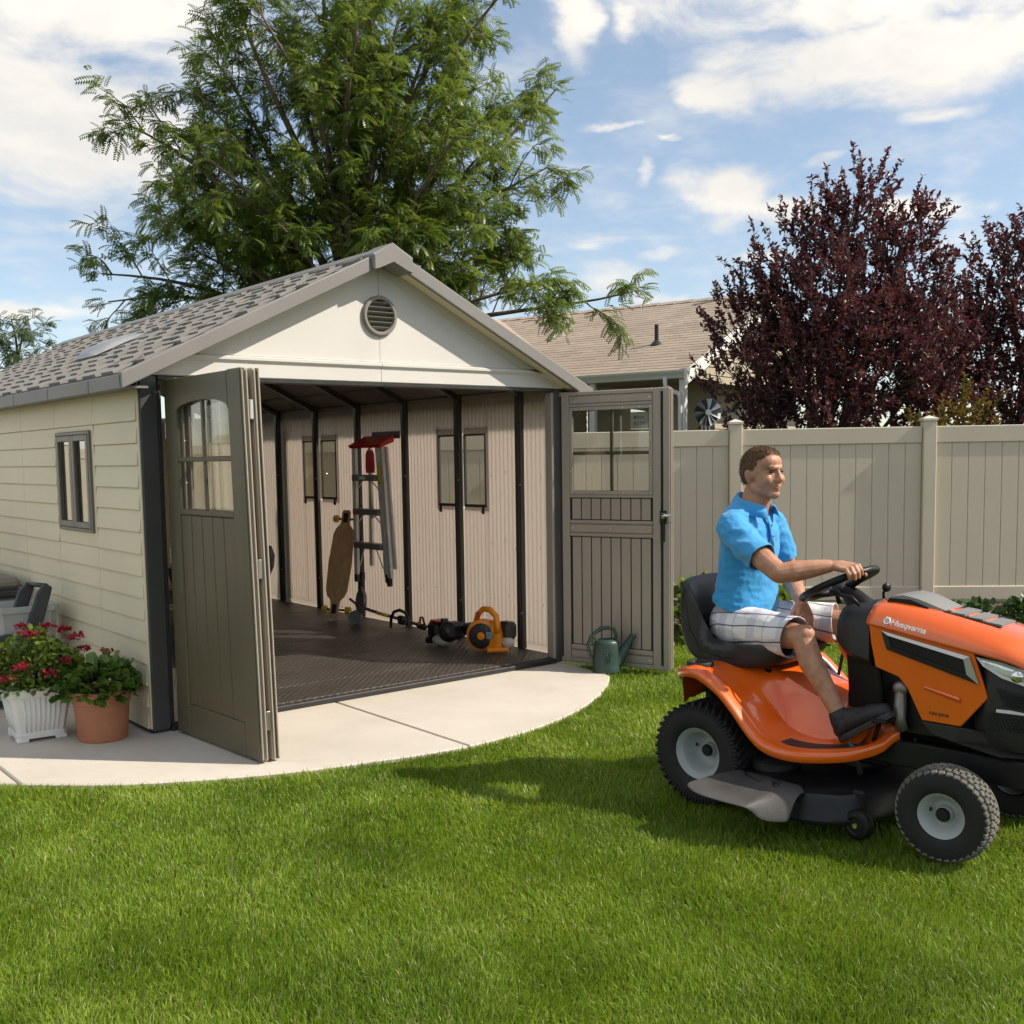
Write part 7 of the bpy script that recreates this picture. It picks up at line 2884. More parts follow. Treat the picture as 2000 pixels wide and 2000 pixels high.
# ---- dash, steering tower, column and wheel
mb = MB()
rings = []
for (u, wd, zb, zt_) in ((0.475, 0.085, 0.800, 0.872), (0.505, 0.150, 0.725, 0.886), (0.545, 0.182, 0.700, 0.900), (0.60, 0.194, 0.680, 0.912), (0.672, 0.198, 0.662, 0.922)):
    rings.append([(u, -wd * 0.82, zb), (u, -wd, zb + 0.03), (u, -wd, zt_ - 0.075), (u, -wd * 0.86, zt_ - 0.030), (u, -wd * 0.55, zt_), (u, wd * 0.55, zt_), (u, wd * 0.86, zt_ - 0.030), (u, wd, zt_ - 0.075), (u, wd, zb + 0.03), (u, wd * 0.82, zb)])
mb.loft(rings)
dash = MP('dash', mb, M_MGR, smooth=True, angle=40)
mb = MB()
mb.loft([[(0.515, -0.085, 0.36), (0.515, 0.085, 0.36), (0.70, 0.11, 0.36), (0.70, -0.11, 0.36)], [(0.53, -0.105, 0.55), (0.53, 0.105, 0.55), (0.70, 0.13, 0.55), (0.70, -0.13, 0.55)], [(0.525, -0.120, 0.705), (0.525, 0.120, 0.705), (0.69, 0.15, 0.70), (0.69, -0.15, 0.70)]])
o = MP('steering_tower', mb, M_MBK)  # orange tower coloured black: the shade below the hood is in the colour
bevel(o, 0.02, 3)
mb = MB()
mb.tube([(0.560, 0, 0.86), (0.50, 0, 0.915), (0.452, 0, 0.955)], [0.060, 0.045, 0.028], 14)
MP('steering_column', mb, M_MBK, smooth=True, angle=50)
CW = V(0.433, 0, 0.970)
SE1, SE2 = V(0.894, 0, 0.447), V(0, 1, 0)
SNR = V(-0.447, 0, 0.894)
SR = 0.165


def rimp(deg, r=SR, h=0.0):
    return CW + (SE1 * math.cos(R(deg)) + SE2 * math.sin(R(deg))) * r + SNR * h


mb = MB()
mb.tube([rimp(a) for a in range(0, 360, 8)], 0.0165, 10, closed=True)
sw = MP('steering_wheel', mb, M_MBK, smooth=True, recalc=False)
for a in (0, 125, 235):
    mb = MB()
    mb.tube([rimp(a, 0.02, -0.028), rimp(a, 0.09, -0.020), rimp(a, SR - 0.008, 0.0)], [0.020, 0.016, 0.014], 8)
    MP('spoke', mb, M_MBK, sw, smooth=True)
mb = MB()
mb.ball(tuple(CW - SNR * 0.022), (0.042, 0.042, 0.030), 16, 10)
MP('hub', mb, M_MGR, sw, smooth=True)
# throttle lever and small knobs by the dash
mb = MB()
mb.tube([(0.50, -0.12, 0.905), (0.49, -0.13, 0.942), (0.565, -0.14, 0.938), (0.60, -0.14, 0.905)], [0.012, 0.010, 0.007, 0.007], 8)
mb.ball((0.478, -0.125, 0.950), (0.026, 0.018, 0.014), 12, 8)
MP('throttle_lever', mb, M_MBK, smooth=True)
mb = MB()
mb.tube([(0.578, 0.12, 0.900), (0.576, 0.12, 0.930), (0.584, 0.12, 0.948)], 0.006, 8)
mb.lathe([(0.0, -0.008), (0.018, -0.007), (0.020, 0.0), (0.018, 0.007), (0.0, 0.008)], 14, Matrix.Translation((0.590, 0.12, 0.955)) @ Matrix.Rotation(R(90), 4, 'Y') @ Matrix.Rotation(R(30), 4, 'X'))
MP('choke_knob', mb, M_MBK, smooth=True)
mb = MB()
mb.cyl((0.498, -0.085, 0.800), (0.480, -0.088, 0.798), 0.016, n=12)
mb.tube([(0.478, -0.088, 0.80), (0.470, -0.088, 0.78), (0.474, -0.088, 0.755)], 0.004, 6)
MP('ignition_key', mb, M_STEEL, smooth=True, angle=45)

# ---- chassis, engine, axle, deck
mb = MB()
for s in (-1, 1):
    mb2 = MB()
    mb2.cbox((-0.16, s * 0.16 - 0.02, 0.27), (1.34, s * 0.16 + 0.02, 0.375), 0.006)
    MP('frame_rail', mb2, M_MBK)
mb.cbox((0.73, -0.15, 0.38), (1.07, 0.15, 0.60), 0.03)
mb.cyl((0.90, 0, 0.60), (0.90, 0, 0.74), 0.13, n=24)
MP('engine', mb, M_MBK)
mb = MB()
mb.tube([(0.80, -0.165, 0.60), (0.80, -0.185, 0.47), (0.815, -0.180, 0.42)], [0.024, 0.026, 0.022], 10)
mb.ball((0.80, -0.175, 0.59), (0.035, 0.02, 0.03), 10, 6)
MP('oil_filter', mb, mat('filter_metal', (0.22, 0.20, 0.18), 0.4, metal=0.6), smooth=True)
mb = MB()
mb.cbox((-0.14, -0.20, 0.19), (0.14, 0.20, 0.30), 0.02)
mb.cyl((0, -0.36, 0.232), (0, 0.36, 0.232), 0.018, n=12)
mb.cbox((-0.20, -0.10, 0.25), (-0.15, 0.10, 0.45), 0.01)
MP('rear_axle', mb, M_MBK)
mb = MB()
mb.cbox((0.50, -0.14, 0.24), (0.74, 0.14, 0.40), 0.01)
MP('belly_plate', mb, M_MBK)
mb = MB()
mb.tube([(1.065, -0.33, 0.19), (1.065, -0.20, 0.235), (1.065, 0.20, 0.235), (1.065, 0.33, 0.19)], [0.020, 0.026, 0.026, 0.020], 10)
mb.cyl((1.065, -0.262, 0.17), (1.065, -0.262, 0.29), 0.017, n=10)
mb.cyl((1.065, 0.262, 0.17), (1.065, 0.262, 0.29), 0.017, n=10)
mb.tube([(1.0, -0.26, 0.20), (0.98, 0.26, 0.20)], 0.009, 8)
MP('front_axle', mb, M_MBK, smooth=True, angle=50)
# deck shell
DK = [(0.12, 0.30), (0.16, 0.44), (0.26, 0.525), (0.42, 0.54), (0.58, 0.535), (0.70, 0.47), (0.78, 0.33), (0.80, 0.12)]
outl = [(u, -w) for u, w in DK] + [(u, w) for u, w in reversed(DK)]
mb = MB()
ctr = (0.46, 0.0)
rings = []
for (k, z) in ((1.0, 0.070), (1.012, 0.085), (1.0, 0.100), (0.985, 0.165), (0.95, 0.185), (0.80, 0.192), (0.55, 0.205)):
    rings.append([(ctr[0] + (u - ctr[0]) * k, (w) * k, z) for u, w in outl])
mb.loft(rings)
MP('mower_deck', mb, mat('deck_black', (0.012, 0.012, 0.0125), 0.42, var=0.35, vscale=12, spec=0.35), smooth=True, angle=40)
for (u, v) in ((0.30, -0.29), (0.55, 0.0), (0.30, 0.29)):
    mb = MB()
    mb.lathe([(0.10, 0.19), (0.10, 0.225), (0.085, 0.235), (0.0, 0.237)], 24, Matrix.Translation((u, v, 0)))
    MP('spindle_cover', mb, M_MGR, smooth=True, angle=40)
# discharge chute deflector: a curved plastic sheet off the right side of the deck
M_CHUTE = mat('chute_plastic', (0.062, 0.058, 0.055), 0.6, var=0.30, vscale=5, bump=0.3, bscale=60)
mb = MB()
CH = []
OUTE = [(0.0, (0.155, -0.722, 0.192)), (0.10, (0.165, -0.752, 0.188)), (0.22, (0.215, -0.782, 0.181)), (0.34, (0.262, -0.789, 0.176)), (0.55, (0.362, -0.784, 0.170)), (0.74, (0.448, -0.766, 0.163)), (0.82, (0.470, -0.738, 0.138)), (0.90, (0.494, -0.716, 0.100)), (1.0, (0.578, -0.648, 0.098))]
INE = [(0.0, (0.224, -0.443, 0.200)), (0.5, (0.40, -0.455, 0.202)), (0.8, (0.53, -0.470, 0.200)), (1.0, (0.574, -0.520, 0.194))]


def tab3(tab, t):
    return Vector([lerp_tab([(a, p[k]) for a, p in tab], t) for k in range(3)])


for i in range(25):
    t = i / 24
    a_, b_ = tab3(INE, t), tab3(OUTE, t)
    row = []
    for k in range(9):
        q = k / 8
        p = a_.lerp(b_, q)
        p.z = a_.z + (b_.z - a_.z) * q ** (1.0 + 1.6 * sstep(0.6, 0.9, t)) + 0.006 * math.sin(math.pi * q)
        row.append(tuple(p))
    CH.append(row)
mb.grid(CH)
ch = MP('discharge_chute', mb, M_CHUTE, smooth=True, recalc=False)
so = ch.modifiers.new('thick', 'SOLIDIFY')
so.thickness = 0.006
subsurf(ch, 1)
mb = MB()                                      # moulded rib and warning pictogram
mb.tube([(0.255, -0.455, 0.205), (0.285, -0.50, 0.203), (0.36, -0.535, 0.199), (0.46, -0.545, 0.190), (0.53, -0.548, 0.176), (0.565, -0.575, 0.145)], 0.0035, 6)
MP('chute_rib', mb, M_MBK, ch, smooth=True)
mb = MB()
mb.M = Matrix.Translation((0.435, -0.505, 0.1985)) @ Matrix.Rotation(R(-52), 4, 'Z')
for cx_, cy_ in ((-0.035, 0.0), (0.0, 0.006), (0.034, -0.004)):
    mb.tube([(cx_ + 0.016 * math.cos(a * 0.628), cy_ + 0.013 * math.sin(a * 0.628), 0.0) for a in range(10)], 0.003, 5, closed=True)
mb.tube([(-0.055, -0.014, 0), (0.05, -0.016, 0)], 0.0025, 5)
MP('warning_emboss', mb, M_MBK, ch, smooth=True, recalc=False)
for s in (-1, 1):                              # gauge wheels
    Mg = Matrix.Translation((0.748, s * 0.415, 0.075)) @ Matrix.Rotation(R(-90 * s), 4, 'X')
    mb = MB()
    mb.lathe([(0.0, 0.022), (0.030, 0.022), (0.036, 0.028), (0.052, 0.026), (0.060, 0.014), (0.060, -0.014), (0.052, -0.026), (0.0, -0.026)], 24, Mg)
    gw = MP('gauge_wheel', mb, M_MBK, smooth=True, angle=45)
    mb = MB()
    mb.cyl((0.748, s * 0.437, 0.075), (0.748, s * 0.446, 0.075), 0.010, n=8)
    MP('bolt', mb, mat('brass_bolt', (0.5, 0.42, 0.2), 0.35, metal=0.8), gw)
    mb = MB()
    mb.cbox((0.70, s * 0.37 - 0.02, 0.07), (0.755, s * 0.37 + 0.02, 0.20), 0.01)
    MP('wheel_bracket', mb, M_MBK, gw)
# footbrake pedal rod near the right shoe
mb = MB()
mb.tube([(0.70, -0.20, 0.36), (0.745, -0.25, 0.44), (0.76, -0.26, 0.47)], 0.010, 8)
mb.cbox((0.735, -0.30, 0.462), (0.80, -0.21, 0.476), 0.004)
MP('drive_pedal', mb, M_MBK)
mb = MB()
mb.tube([(0.655, -0.315, 0.375), (0.675, -0.31, 0.33), (0.69, -0.29, 0.24)], [0.010, 0.010, 0.012], 6)
MP('cable', mb, mat('cable_green_grey', (0.03, 0.035, 0.028), 0.6), smooth=True)


# ---- lettering
def text_mesh(txt, size, shear=0.0, depth=0.0006):
    cu = bpy.data.curves.new('lettering', 'FONT')
    cu.body = txt
    cu.size = size
    cu.shear = shear
    cu.extrude = depth
    cu.offset = size * 0.018
    cu.align_x = 'LEFT'
    o = bpy.data.objects.new('lettering', cu)
    COL.objects.link(o)
    bpy.context.view_layer.update()
    me = bpy.data.meshes.new_from_object(o.evaluated_get(bpy.context.evaluated_depsgraph_get()))
    bpy.data.objects.remove(o)
    return me


M_LET = mat('lettering_white', (0.85, 0.85, 0.84), 0.4)
M_LETD = mat('lettering_dark', (0.05, 0.035, 0.02), 0.45)
# right flank (y negative): reads from rear to front
sl_ = (smooth_tab(HC_, 0.90) - smooth_tab(HC_, 0.74)) / 0.16
xd = V(1, -0.03, sl_).normalized()


def on_top(u, k):
    zt, zc, wd = smooth_tab(HT, u), smooth_tab(HC_, u), smooth_tab(HWd, u)
    tab = [(0, (wd * 0.985, zc + 0.010)), (1, (wd * 0.90, zc + (zt - zc) * 0.40))]
    return V(u, -(tab[0][1][0] + (tab[1][1][0] - tab[0][1][0]) * k), tab[0][1][1] + (tab[1][1][1] - tab[0][1][1]) * k)


a0, a1 = on_top(0.765, 0.05), on_top(0.765, 0.95)
yd = (a1 - a0).normalized()
yd = (yd - xd * yd.dot(xd)).normalized()
zd = xd.cross(yd)
if zd.y > 0:
    zd = -zd
Mtx = Matrix(((xd.x, yd.x, zd.x, a0.x), (xd.y, yd.y, zd.y, a0.y), (xd.z, yd.z, zd.z, a0.z), (0, 0, 0, 1)))
me = text_mesh('Husqvarna', 0.034, 0.12)
me.materials.append(M_LET)
o = add_obj('lettering', me, MO)
o.matrix_local = Matrix.Translation(zd * 0.0075) @ Mtx
tag(o, label='white maker name on the hood side')
mb = MB()                                      # crown emblem with an H
mb.tube([(-0.016 + 0.0125 * math.cos(a * 0.785 + 0.39), 0.010 + 0.0125 * math.sin(a * 0.785 + 0.39), 0) for a in range(8)], 0.0032, 5, closed=True)
for dx_ in (-0.024, -0.016, -0.008):
    mb.box((dx_ - 0.0022, 0.0225, -0.001), (dx_ + 0.0022, 0.029, 0.001))
mb.box((-0.0215, 0.004, -0.001), (-0.0185, 0.016, 0.001))
mb.box((-0.0135, 0.004, -0.001), (-0.0105, 0.016, 0.001))
mb.box((-0.0185, 0.0088, -0.001), (-0.0135, 0.0112, 0.001))
o = MP('emblem', mb, M_LET, recalc=False)
o.matrix_local = Matrix.Translation(zd * 0.0085) @ Mtx
a0 = V(0.925, -(smooth_tab(HWd, 0.96) + 0.002 - 0.020 * (smooth_tab(HC_, 0.96) - 0.51) / 0.35), 0.508)
me = text_mesh('YTH 22V46', 0.0165, 0.0)
me.materials.append(M_LETD)
o = add_obj('lettering', me, MO)
o.matrix_local = Matrix.Translation((0, -0.0016, 0)) @ Matrix(((1, 0, 0, a0.x), (0, 0.06, -1, a0.y), (0, 1, 0.06, a0.z), (0, 0, 0, 1)))
tag(o, label='small dark model number low on the orange side panel')

# ================================================================ the man on the mower (same local frame as the mower)
PE = thing('person', 'man in blue polo shirt and plaid shorts sitting on the mower, hand on wheel', 'person', MW_LOC, MTH)


def remeshed(name, mb, voxel, smooth=4, factor=0.5):
    """fuse overlapping closed shapes into one continuous skin"""
    me = mb.mesh('tmp', mat('tmp', (1, 1, 1)), recalc=True)
    o = bpy.data.objects.new('tmp', me)
    COL.objects.link(o)
    r = o.modifiers.new('r', 'REMESH')
    r.mode = 'VOXEL'
    r.voxel_size = voxel
    r.use_smooth_shade = True
    if smooth:
        sm = o.modifiers.new('s', 'SMOOTH')
        sm.iterations = smooth
        sm.factor = factor
    bpy.context.view_layer.update()
    out = bpy.data.meshes.new_from_object(o.evaluated_get(bpy.context.evaluated_depsgraph_get()))
    out.name = name
    bpy.data.objects.remove(o)
    out.materials.clear()
    out.polygons.foreach_set('use_smooth', [True] * len(out.polygons))
    return out


def cap(mb, pts, rs, n=14, flat=None):
    """rounded tapered chain"""
    mb.tube(pts, list(rs), n, flat=flat)
    for p, r in zip(pts, rs):
        mb.ball(tuple(p), r * 0.985, n, 8)


HCn = V(0.046, 0, 1.452)                      # head centre


HROTM = Matrix.Rotation(R(-11), 3, 'Z') @ Matrix.Rotation(R(-3), 3, 'Y')
HINV = HROTM.inverted()


def H_(x, y, z):
    return tuple(HCn + HROTM @ V(x, y, z))


SHR, ELR, WRR = V(-0.005, -0.178, 1.205), V(0.300, -0.268, 1.030), V(0.462, -0.148, 1.062)
SHL, ELL, WRL = V(-0.005, 0.178, 1.205), V(0.045, 0.245, 0.955), V(0.222, 0.040, 0.880)
HPR, KNR, ANR = V(-0.06, -0.095, 0.745), V(0.365, -0.190, 0.752), V(0.572, -0.228, 0.438)
HPL, KNL, ANL = V(-0.06, 0.095, 0.745), V(0.335, 0.215, 0.768), V(0.500, 0.235, 0.440)

b = MB()
# head
b.ball(H_(-0.012, 0, 0.020), (0.096, 0.074, 0.098), 24, 16)
b.ball(H_(0.028, 0, -0.035), (0.070, 0.064, 0.080), 20, 14)
b.ball(H_(0.018, 0, -0.068), (0.066, 0.060, 0.048), 18, 12)
b.ball(H_(0.062, 0, -0.098), (0.030, 0.032, 0.024), 14, 10)
b.ball(H_(0.054, 0, 0.045), (0.044, 0.060, 0.045), 16, 12)
cap(b, [H_(0.084, -0.036, 0.020), H_(0.093, 0, 0.020), H_(0.084, 0.036, 0.020)], [0.0105, 0.0115, 0.0105], 10)
cap(b, [H_(0.092, 0, 0.010), H_(0.101, 0, -0.016), H_(0.107, 0, -0.034)], [0.009, 0.0112, 0.0138], 10)
for s in (-1, 1):
    b.ball(H_(0.096, s * 0.013, -0.039), (0.011, 0.009, 0.0085), 10, 6)
    b.ball(H_(0.062, s * 0.042, -0.032), (0.028, 0.022, 0.028), 12, 8)
    b.ball(H_(0.006, s * 0.054, -0.068), (0.036, 0.014, 0.032), 12, 8)
    b.ball(H_(-0.010, s * 0.077, -0.012), (0.017, 0.008, 0.029), 12, 8)
    b.ball(H_(-0.014, s * 0.084, -0.006), (0.014, 0.006, 0.024), 12, 8)
cap(b, [H_(0.083, -0.022, -0.064), H_(0.093, 0, -0.062), H_(0.083, 0.022, -0.064)], [0.0055, 0.008, 0.0055], 8)
cap(b, [H_(0.081, -0.019, -0.077), H_(0.090, 0, -0.077), H_(0.081, 0.019, -0.077)], [0.006, 0.0088, 0.006], 8)
# neck and trunk
cap(b, [V(-0.015, 0, 1.245), V(0.012, 0, 1.32), V(0.030, 0, 1.375)], [0.080, 0.067, 0.063], 18)
cap(b, [V(-0.01, -0.13, 1.225), V(-0.015, 0, 1.25), V(-0.01, 0.13, 1.225)], [0.055, 0.065, 0.055], 14)
for (u, z, ru, rv) in ((-0.025, 1.14, 0.098, 0.155), (-0.035, 1.02, 0.100, 0.145), (-0.045, 0.90, 0.104, 0.145), (-0.06, 0.79, 0.108, 0.150)):
    b.ball((u, 0, z), (ru, rv, 0.10), 20, 12)


def arm(sh, el, wr, mbx):
    m1 = sh.lerp(el, 0.5)
    cap(mbx, [sh, m1 + V(0, 0, -0.004), el], [0.056, 0.052, 0.044], 14)
    f1 = el.lerp(wr, 0.30)
    f2 = el.lerp(wr, 0.70)
    cap(mbx, [el, f1, f2, wr], [0.043, 0.0465, 0.038, 0.0285], 14)


arm(SHR, ELR, WRR, b)
arm(SHL, ELL, WRL, b)
# right hand over the rim: four bent fingers outside, thumb inside
PHI = -40
gp = rimp(PHI)
go = (SE1 * math.cos(R(PHI)) + SE2 * math.sin(R(PHI)))            # outward from the hub
gt = (-SE1 * math.sin(R(PHI)) + SE2 * math.cos(R(PHI)))           # along the rim
gn = SNR
kn = [gp + gn * 0.030 + go * 0.010 + gt * d for d in (-0.030, -0.010, 0.010, 0.029)]
palm = gp + gn * 0.036 - go * 0.030
hb = MB()
for k in kn:
    cap(hb, [WRR, WRR.lerp(k, 0.5) + gn * 0.006, k], [0.023, 0.019, 0.0125], 10)
lens = (1.0, 1.12, 1.08, 0.9)
for k, L_ in zip(kn, lens):
    p1 = k + (go * 0.030 - gn * 0.006) * L_
    p2 = p1 + (go * 0.006 - gn * 0.026) * L_
    p3 = p2 + (-go * 0.012 - gn * 0.018) * L_
    cap(hb, [k, p1, p2, p3], [0.0118, 0.0102, 0.0092, 0.0080], 8)
th0 = WRR.lerp(kn[3], 0.35) + gt * 0.012
cap(hb, [th0, gp + gt * 0.046 + gn * 0.016 - go * 0.018, gp + gt * 0.058 - gn * 0.006 - go * 0.014, gp + gt * 0.054 - gn * 0.020 + go * 0.002], [0.017, 0.0125, 0.0105, 0.0090], 8)
b.v += hb.v
off = len(b.v) - len(hb.v)
b.f += [tuple(i + off for i in f) for f in hb.f]
b.mi += [0] * len(hb.f)
# left hand hanging relaxed over the left thigh, five curled fingers
hd = V(0.30, -0.02, -0.95).normalized()
hs = V(0.55, 0.80, 0.16).normalized()
hs = (hs - hd * hs.dot(hd)).normalized()
hn = hd.cross(hs).normalized()
if hn.x < 0:
    hn = -hn
kb = [WRL + hd * 0.078 + hs * d for d in (-0.030, -0.010, 0.010, 0.030)]
for k in kb:
    cap(b, [WRL, WRL.lerp(k, 0.55) + hn * 0.004, k], [0.023, 0.017, 0.0120], 10)
for k, L_ in zip(kb, (0.95, 1.1, 1.05, 0.82)):
    p1 = k + (hd * 0.036 - hn * 0.004) * L_
    p2 = p1 + (hd * 0.022 - hn * 0.016) * L_
    p3 = p2 + (hd * 0.008 - hn * 0.018) * L_
    cap(b, [k, p1, p2, p3], [0.0115, 0.0100, 0.0090, 0.0078], 8)
cap(b, [WRL + hd * 0.02 - hs * 0.016, WRL + hd * 0.048 - hs * 0.046 - hn * 0.006, WRL + hd * 0.078 - hs * 0.052 - hn * 0.012, WRL + hd * 0.098 - hs * 0.046 - hn * 0.016], [0.017, 0.0125, 0.0105, 0.0088], 8)


def leg(hp, kn_, an, mbx):
    cap(mbx, [hp, hp.lerp(kn_, 0.5), kn_.lerp(hp, 0.12), kn_], [0.082, 0.074, 0.058, 0.052], 16)
    d = (an - kn_).normalized()
    back = V(-d.z, 0, d.x)
    if back.x > 0:
        back = -back
    cap(mbx, [kn_ + d * 0.015, kn_.lerp(an, 0.30) + back * 0.014, kn_.lerp(an, 0.62) + back * 0.006, an], [0.050, 0.0525, 0.041, 0.033], 16)
    mbx.ball(tuple(kn_ - back * 0.012 + V(0, 0, 0.006)), (0.046, 0.046, 0.044), 14, 10)


leg(HPR, KNR, ANR, b)
leg(HPL, KNL, ANL, b)
FDR = V(0.205, -0.02, 0.105).normalized()
cap(b, [ANR, ANR + V(0.012, 0, -0.030)], [0.034, 0.034], 12)
cap(b, [ANL, ANL + V(-0.015, 0, -0.045)], [0.034, 0.036], 12)


def skin_extra(m, gg, bb):
    pos = gg.n('ShaderNodeTexCoord').outputs['Object']
    n1 = gg.noise(pos, 26, 4, 0.6)
    n2 = gg.noise(pos, 170, 3, 0.6)
    c = gg.ramp(n1, [(0.3, (0.36, 0.165, 0.095)), (0.52, (0.46, 0.225, 0.138)), (0.75, (0.53, 0.285, 0.19))])
    gg.put(bb.inputs['Base Color'], c)
    bb.inputs['Subsurface Weight'].default_value = 0.12
    bb.inputs['Subsurface Radius'].default_value = (0.010, 0.004, 0.002)
    bb.inputs['Subsurface Scale'].default_value = 0.6
    bn = gg.n('ShaderNodeBump')
    bn.inputs['Strength'].default_value = 0.25
    bn.inputs['Distance'].default_value = 0.0015
    gg.put(bn.inputs['Height'], n2)
    m.node_tree.links.new(bn.outputs[0], bb.inputs['Normal'])


M_SKIN = mat('skin', (0.5, 0.27, 0.18), 0.5, extra=skin_extra)
bme = remeshed('body', b, 0.0038, 3, 0.45)
bme.materials.append(M_SKIN)
add_obj('body', bme, PE)

# eyes, brows and the line of the mouth
M_EYE = mat('eye_dark', (0.03, 0.018, 0.012), 0.7, spec=0.1)
M_HAIR = mat('hair_brown', (0.135, 0.070, 0.034), 0.65, var=0.45, vscale=90, bump=1.0, bscale=240)
M_LIP = mat('lips', (0.36, 0.13, 0.10), 0.5)
def ball_h(c, r, n, m):
    mbx = MB()
    mbx.ball((0, 0, 0), r, n, m)
    mbx.v = [tuple(HCn + HROTM @ (V(*c) + Vector(p))) for p in mbx.v]
    return mbx


for s in (-1, 1):
    mb = ball_h((0.0845, s * 0.031, 0.0020), (0.0075, 0.0145, 0.0040), 12, 8)
    add_obj('eye', mb.mesh('eye', M_EYE, smooth=True), PE)
    mb = MB()
    cap(mb, [H_(0.0935, s * 0.015, 0.0205), H_(0.0935, s * 0.032, 0.0240), H_(0.0815, s * 0.050, 0.0195)], [0.0035, 0.0042, 0.0028], 6)
    add_obj('eyebrow', mb.mesh('eyebrow', M_HAIR, smooth=True), PE)
mb = MB()
mb.tube([H_(0.0875, -0.0240, -0.0690), H_(0.0955, -0.010, -0.0705), H_(0.0975, 0, -0.0705), H_(0.0955, 0.010, -0.0705), H_(0.0875, 0.0240, -0.0690)], 0.0024, 5)
add_obj('mouth', mb.mesh('mouth', M_LIP, smooth=True), PE)

# short hair: a close shell over the skull
mb = MB()
mb.ball((-0.013, 0, 0.023), (0.1010, 0.0785, 0.0995), 30, 20)
mb.ball((0.030, 0, 0.068), (0.055, 0.060, 0.044), 20, 14)
mb.ball((-0.040, 0, -0.018), (0.066, 0.064, 0.066), 20, 14)
mb.v = [tuple(HCn + HROTM @ Vector(p)) for p in mb.v]
hm = remeshed('hair', mb, 0.0032, 2)
bmh = bmesh.new()
bmh.from_mesh(hm)
kill = []
for f in bmh.faces:
    c = HINV @ (f.calc_center_median() - HCn)
    line = 0.060 - 0.25 * max(0, -(c.x - 0.05))                    # front hairline height
    x, y, z = c
    front = x > 0.030 and z < 0.066 + 0.10 * (x - 0.06)
    temple = x > 0.016 and z < 0.034
    side = x > 0.002 and z < 0.014
    ear = x > -0.034 and z < -0.004
    nape = z < -0.048
    under_ = False
    if front or temple or side or ear or nape or under_:
        kill.append(f)
bmesh.ops.delete(bmh, geom=kill, context='FACES')
rgn = random.Random(3)
for v in bmh.verts:
    q = v.co * 130
    n_ = mnoise.noise(q) * 0.0020 + mnoise.noise(v.co * 45) * 0.0016 - 0.004 * sstep(-0.02, -0.05, (HINV @ (v.co - HCn)).z)
    v.co += v.normal * n_
bmh.to_mesh(hm)
bmh.free()
hm.materials.append(M_HAIR)
hair_o = add_obj('hair', hm, PE)
# short strands standing off the shell
rgh = np.random.default_rng(9)
cs = np.array([f.center for f in hm.polygons])
ns_ = np.array([f.normal for f in hm.polygons])
pick = rgh.integers(0, len(cs), 7000)
fwd = np.array(HROTM @ V(0.8, 0, 0.25))
dirs = ns_[pick] * rgh.uniform(0.25, 0.7, (7000, 1)) + fwd * rgh.uniform(0.1, 0.7, (7000, 1)) * np.clip((cs[pick][:, 2:3] - HCn.z + 0.02) * 14, -0.6, 1) + rgh.normal(0, 0.28, (7000, 3)) + np.array([0, 0, -0.35]) * (cs[pick][:, 2:3] < HCn.z + 0.03)
SV = [(0, 0.07, 0), (0, -0.07, 0), (0.6, -0.05, 0.03), (1.0, 0.0, 0.0)]
M_STRAND = leaf_mat('hair_strands', [(0.075, 0.036, 0.017), (0.15, 0.078, 0.038), (0.27, 0.155, 0.08)], 0.05, 0.5)
ho = scatter('hair_strands', SV, [(0, 1, 2, 3)], cs[pick] - ns_[pick] * 0.001, frames(dirs, rgh, 0.6), rgh.uniform(0.006, 0.0125, 7000), rgh.uniform(0, 1, 7000), M_STRAND, hair_o)
ho['kind'] = 'stuff'


# ---- clothes
def cloth_extra(base, dark, scale=1.0):
    def ex(m, gg, bb):
        pos = gg.n('ShaderNodeTexCoord').outputs['Object']
        n1 = gg.noise(gg.mapping(pos, scale=(7, 7, 11), rot=(0.5, 0.3, 0.2)), 1.0, 3, 0.5, 1.2)
        weave = gg.noise(pos, 900, 2, 0.5)
        bn = gg.n('ShaderNodeBump')
        bn.inputs['Strength'].default_value = 0.55
        bn.inputs['Distance'].default_value = 0.012
        gg.put(bn.inputs['Height'], gg.m('ADD', n1, gg.m('MULTIPLY', weave, 0.03)))
        m.node_tree.links.new(bn.outputs[0], bb.inputs['Normal'])
    return ex


M_POLO = mat('polo_blue', (0.012, 0.300, 0.640), 0.75, var=0.04, vscale=9, sheen=0.3, extra=cloth_extra(None, None))


def cut_mesh(me, planes):
    """planes: (point, normal, centre, radius): drop faces beyond the plane near centre"""
    bm_ = bmesh.new()
    bm_.from_mesh(me)
    for (p, n, c, rad) in planes:
        geom = [f for f in bm_.faces if (f.calc_center_median() - c).length < rad]
        vs = {v for f in geom for v in f.verts}
        es = {e for f in geom for e in f.edges}
        bmesh.ops.bisect_plane(bm_, geom=list(vs) + list(es) + geom, plane_co=p, plane_no=n, clear_outer=False)
        dead = [f for f in bm_.faces if (f.calc_center_median() - c).length < rad and (f.calc_center_median() - p).dot(n) > 1e-5]
        bmesh.ops.delete(bm_, geom=dead, context='FACES')
    bm_.to_mesh(me)
    bm_.free()


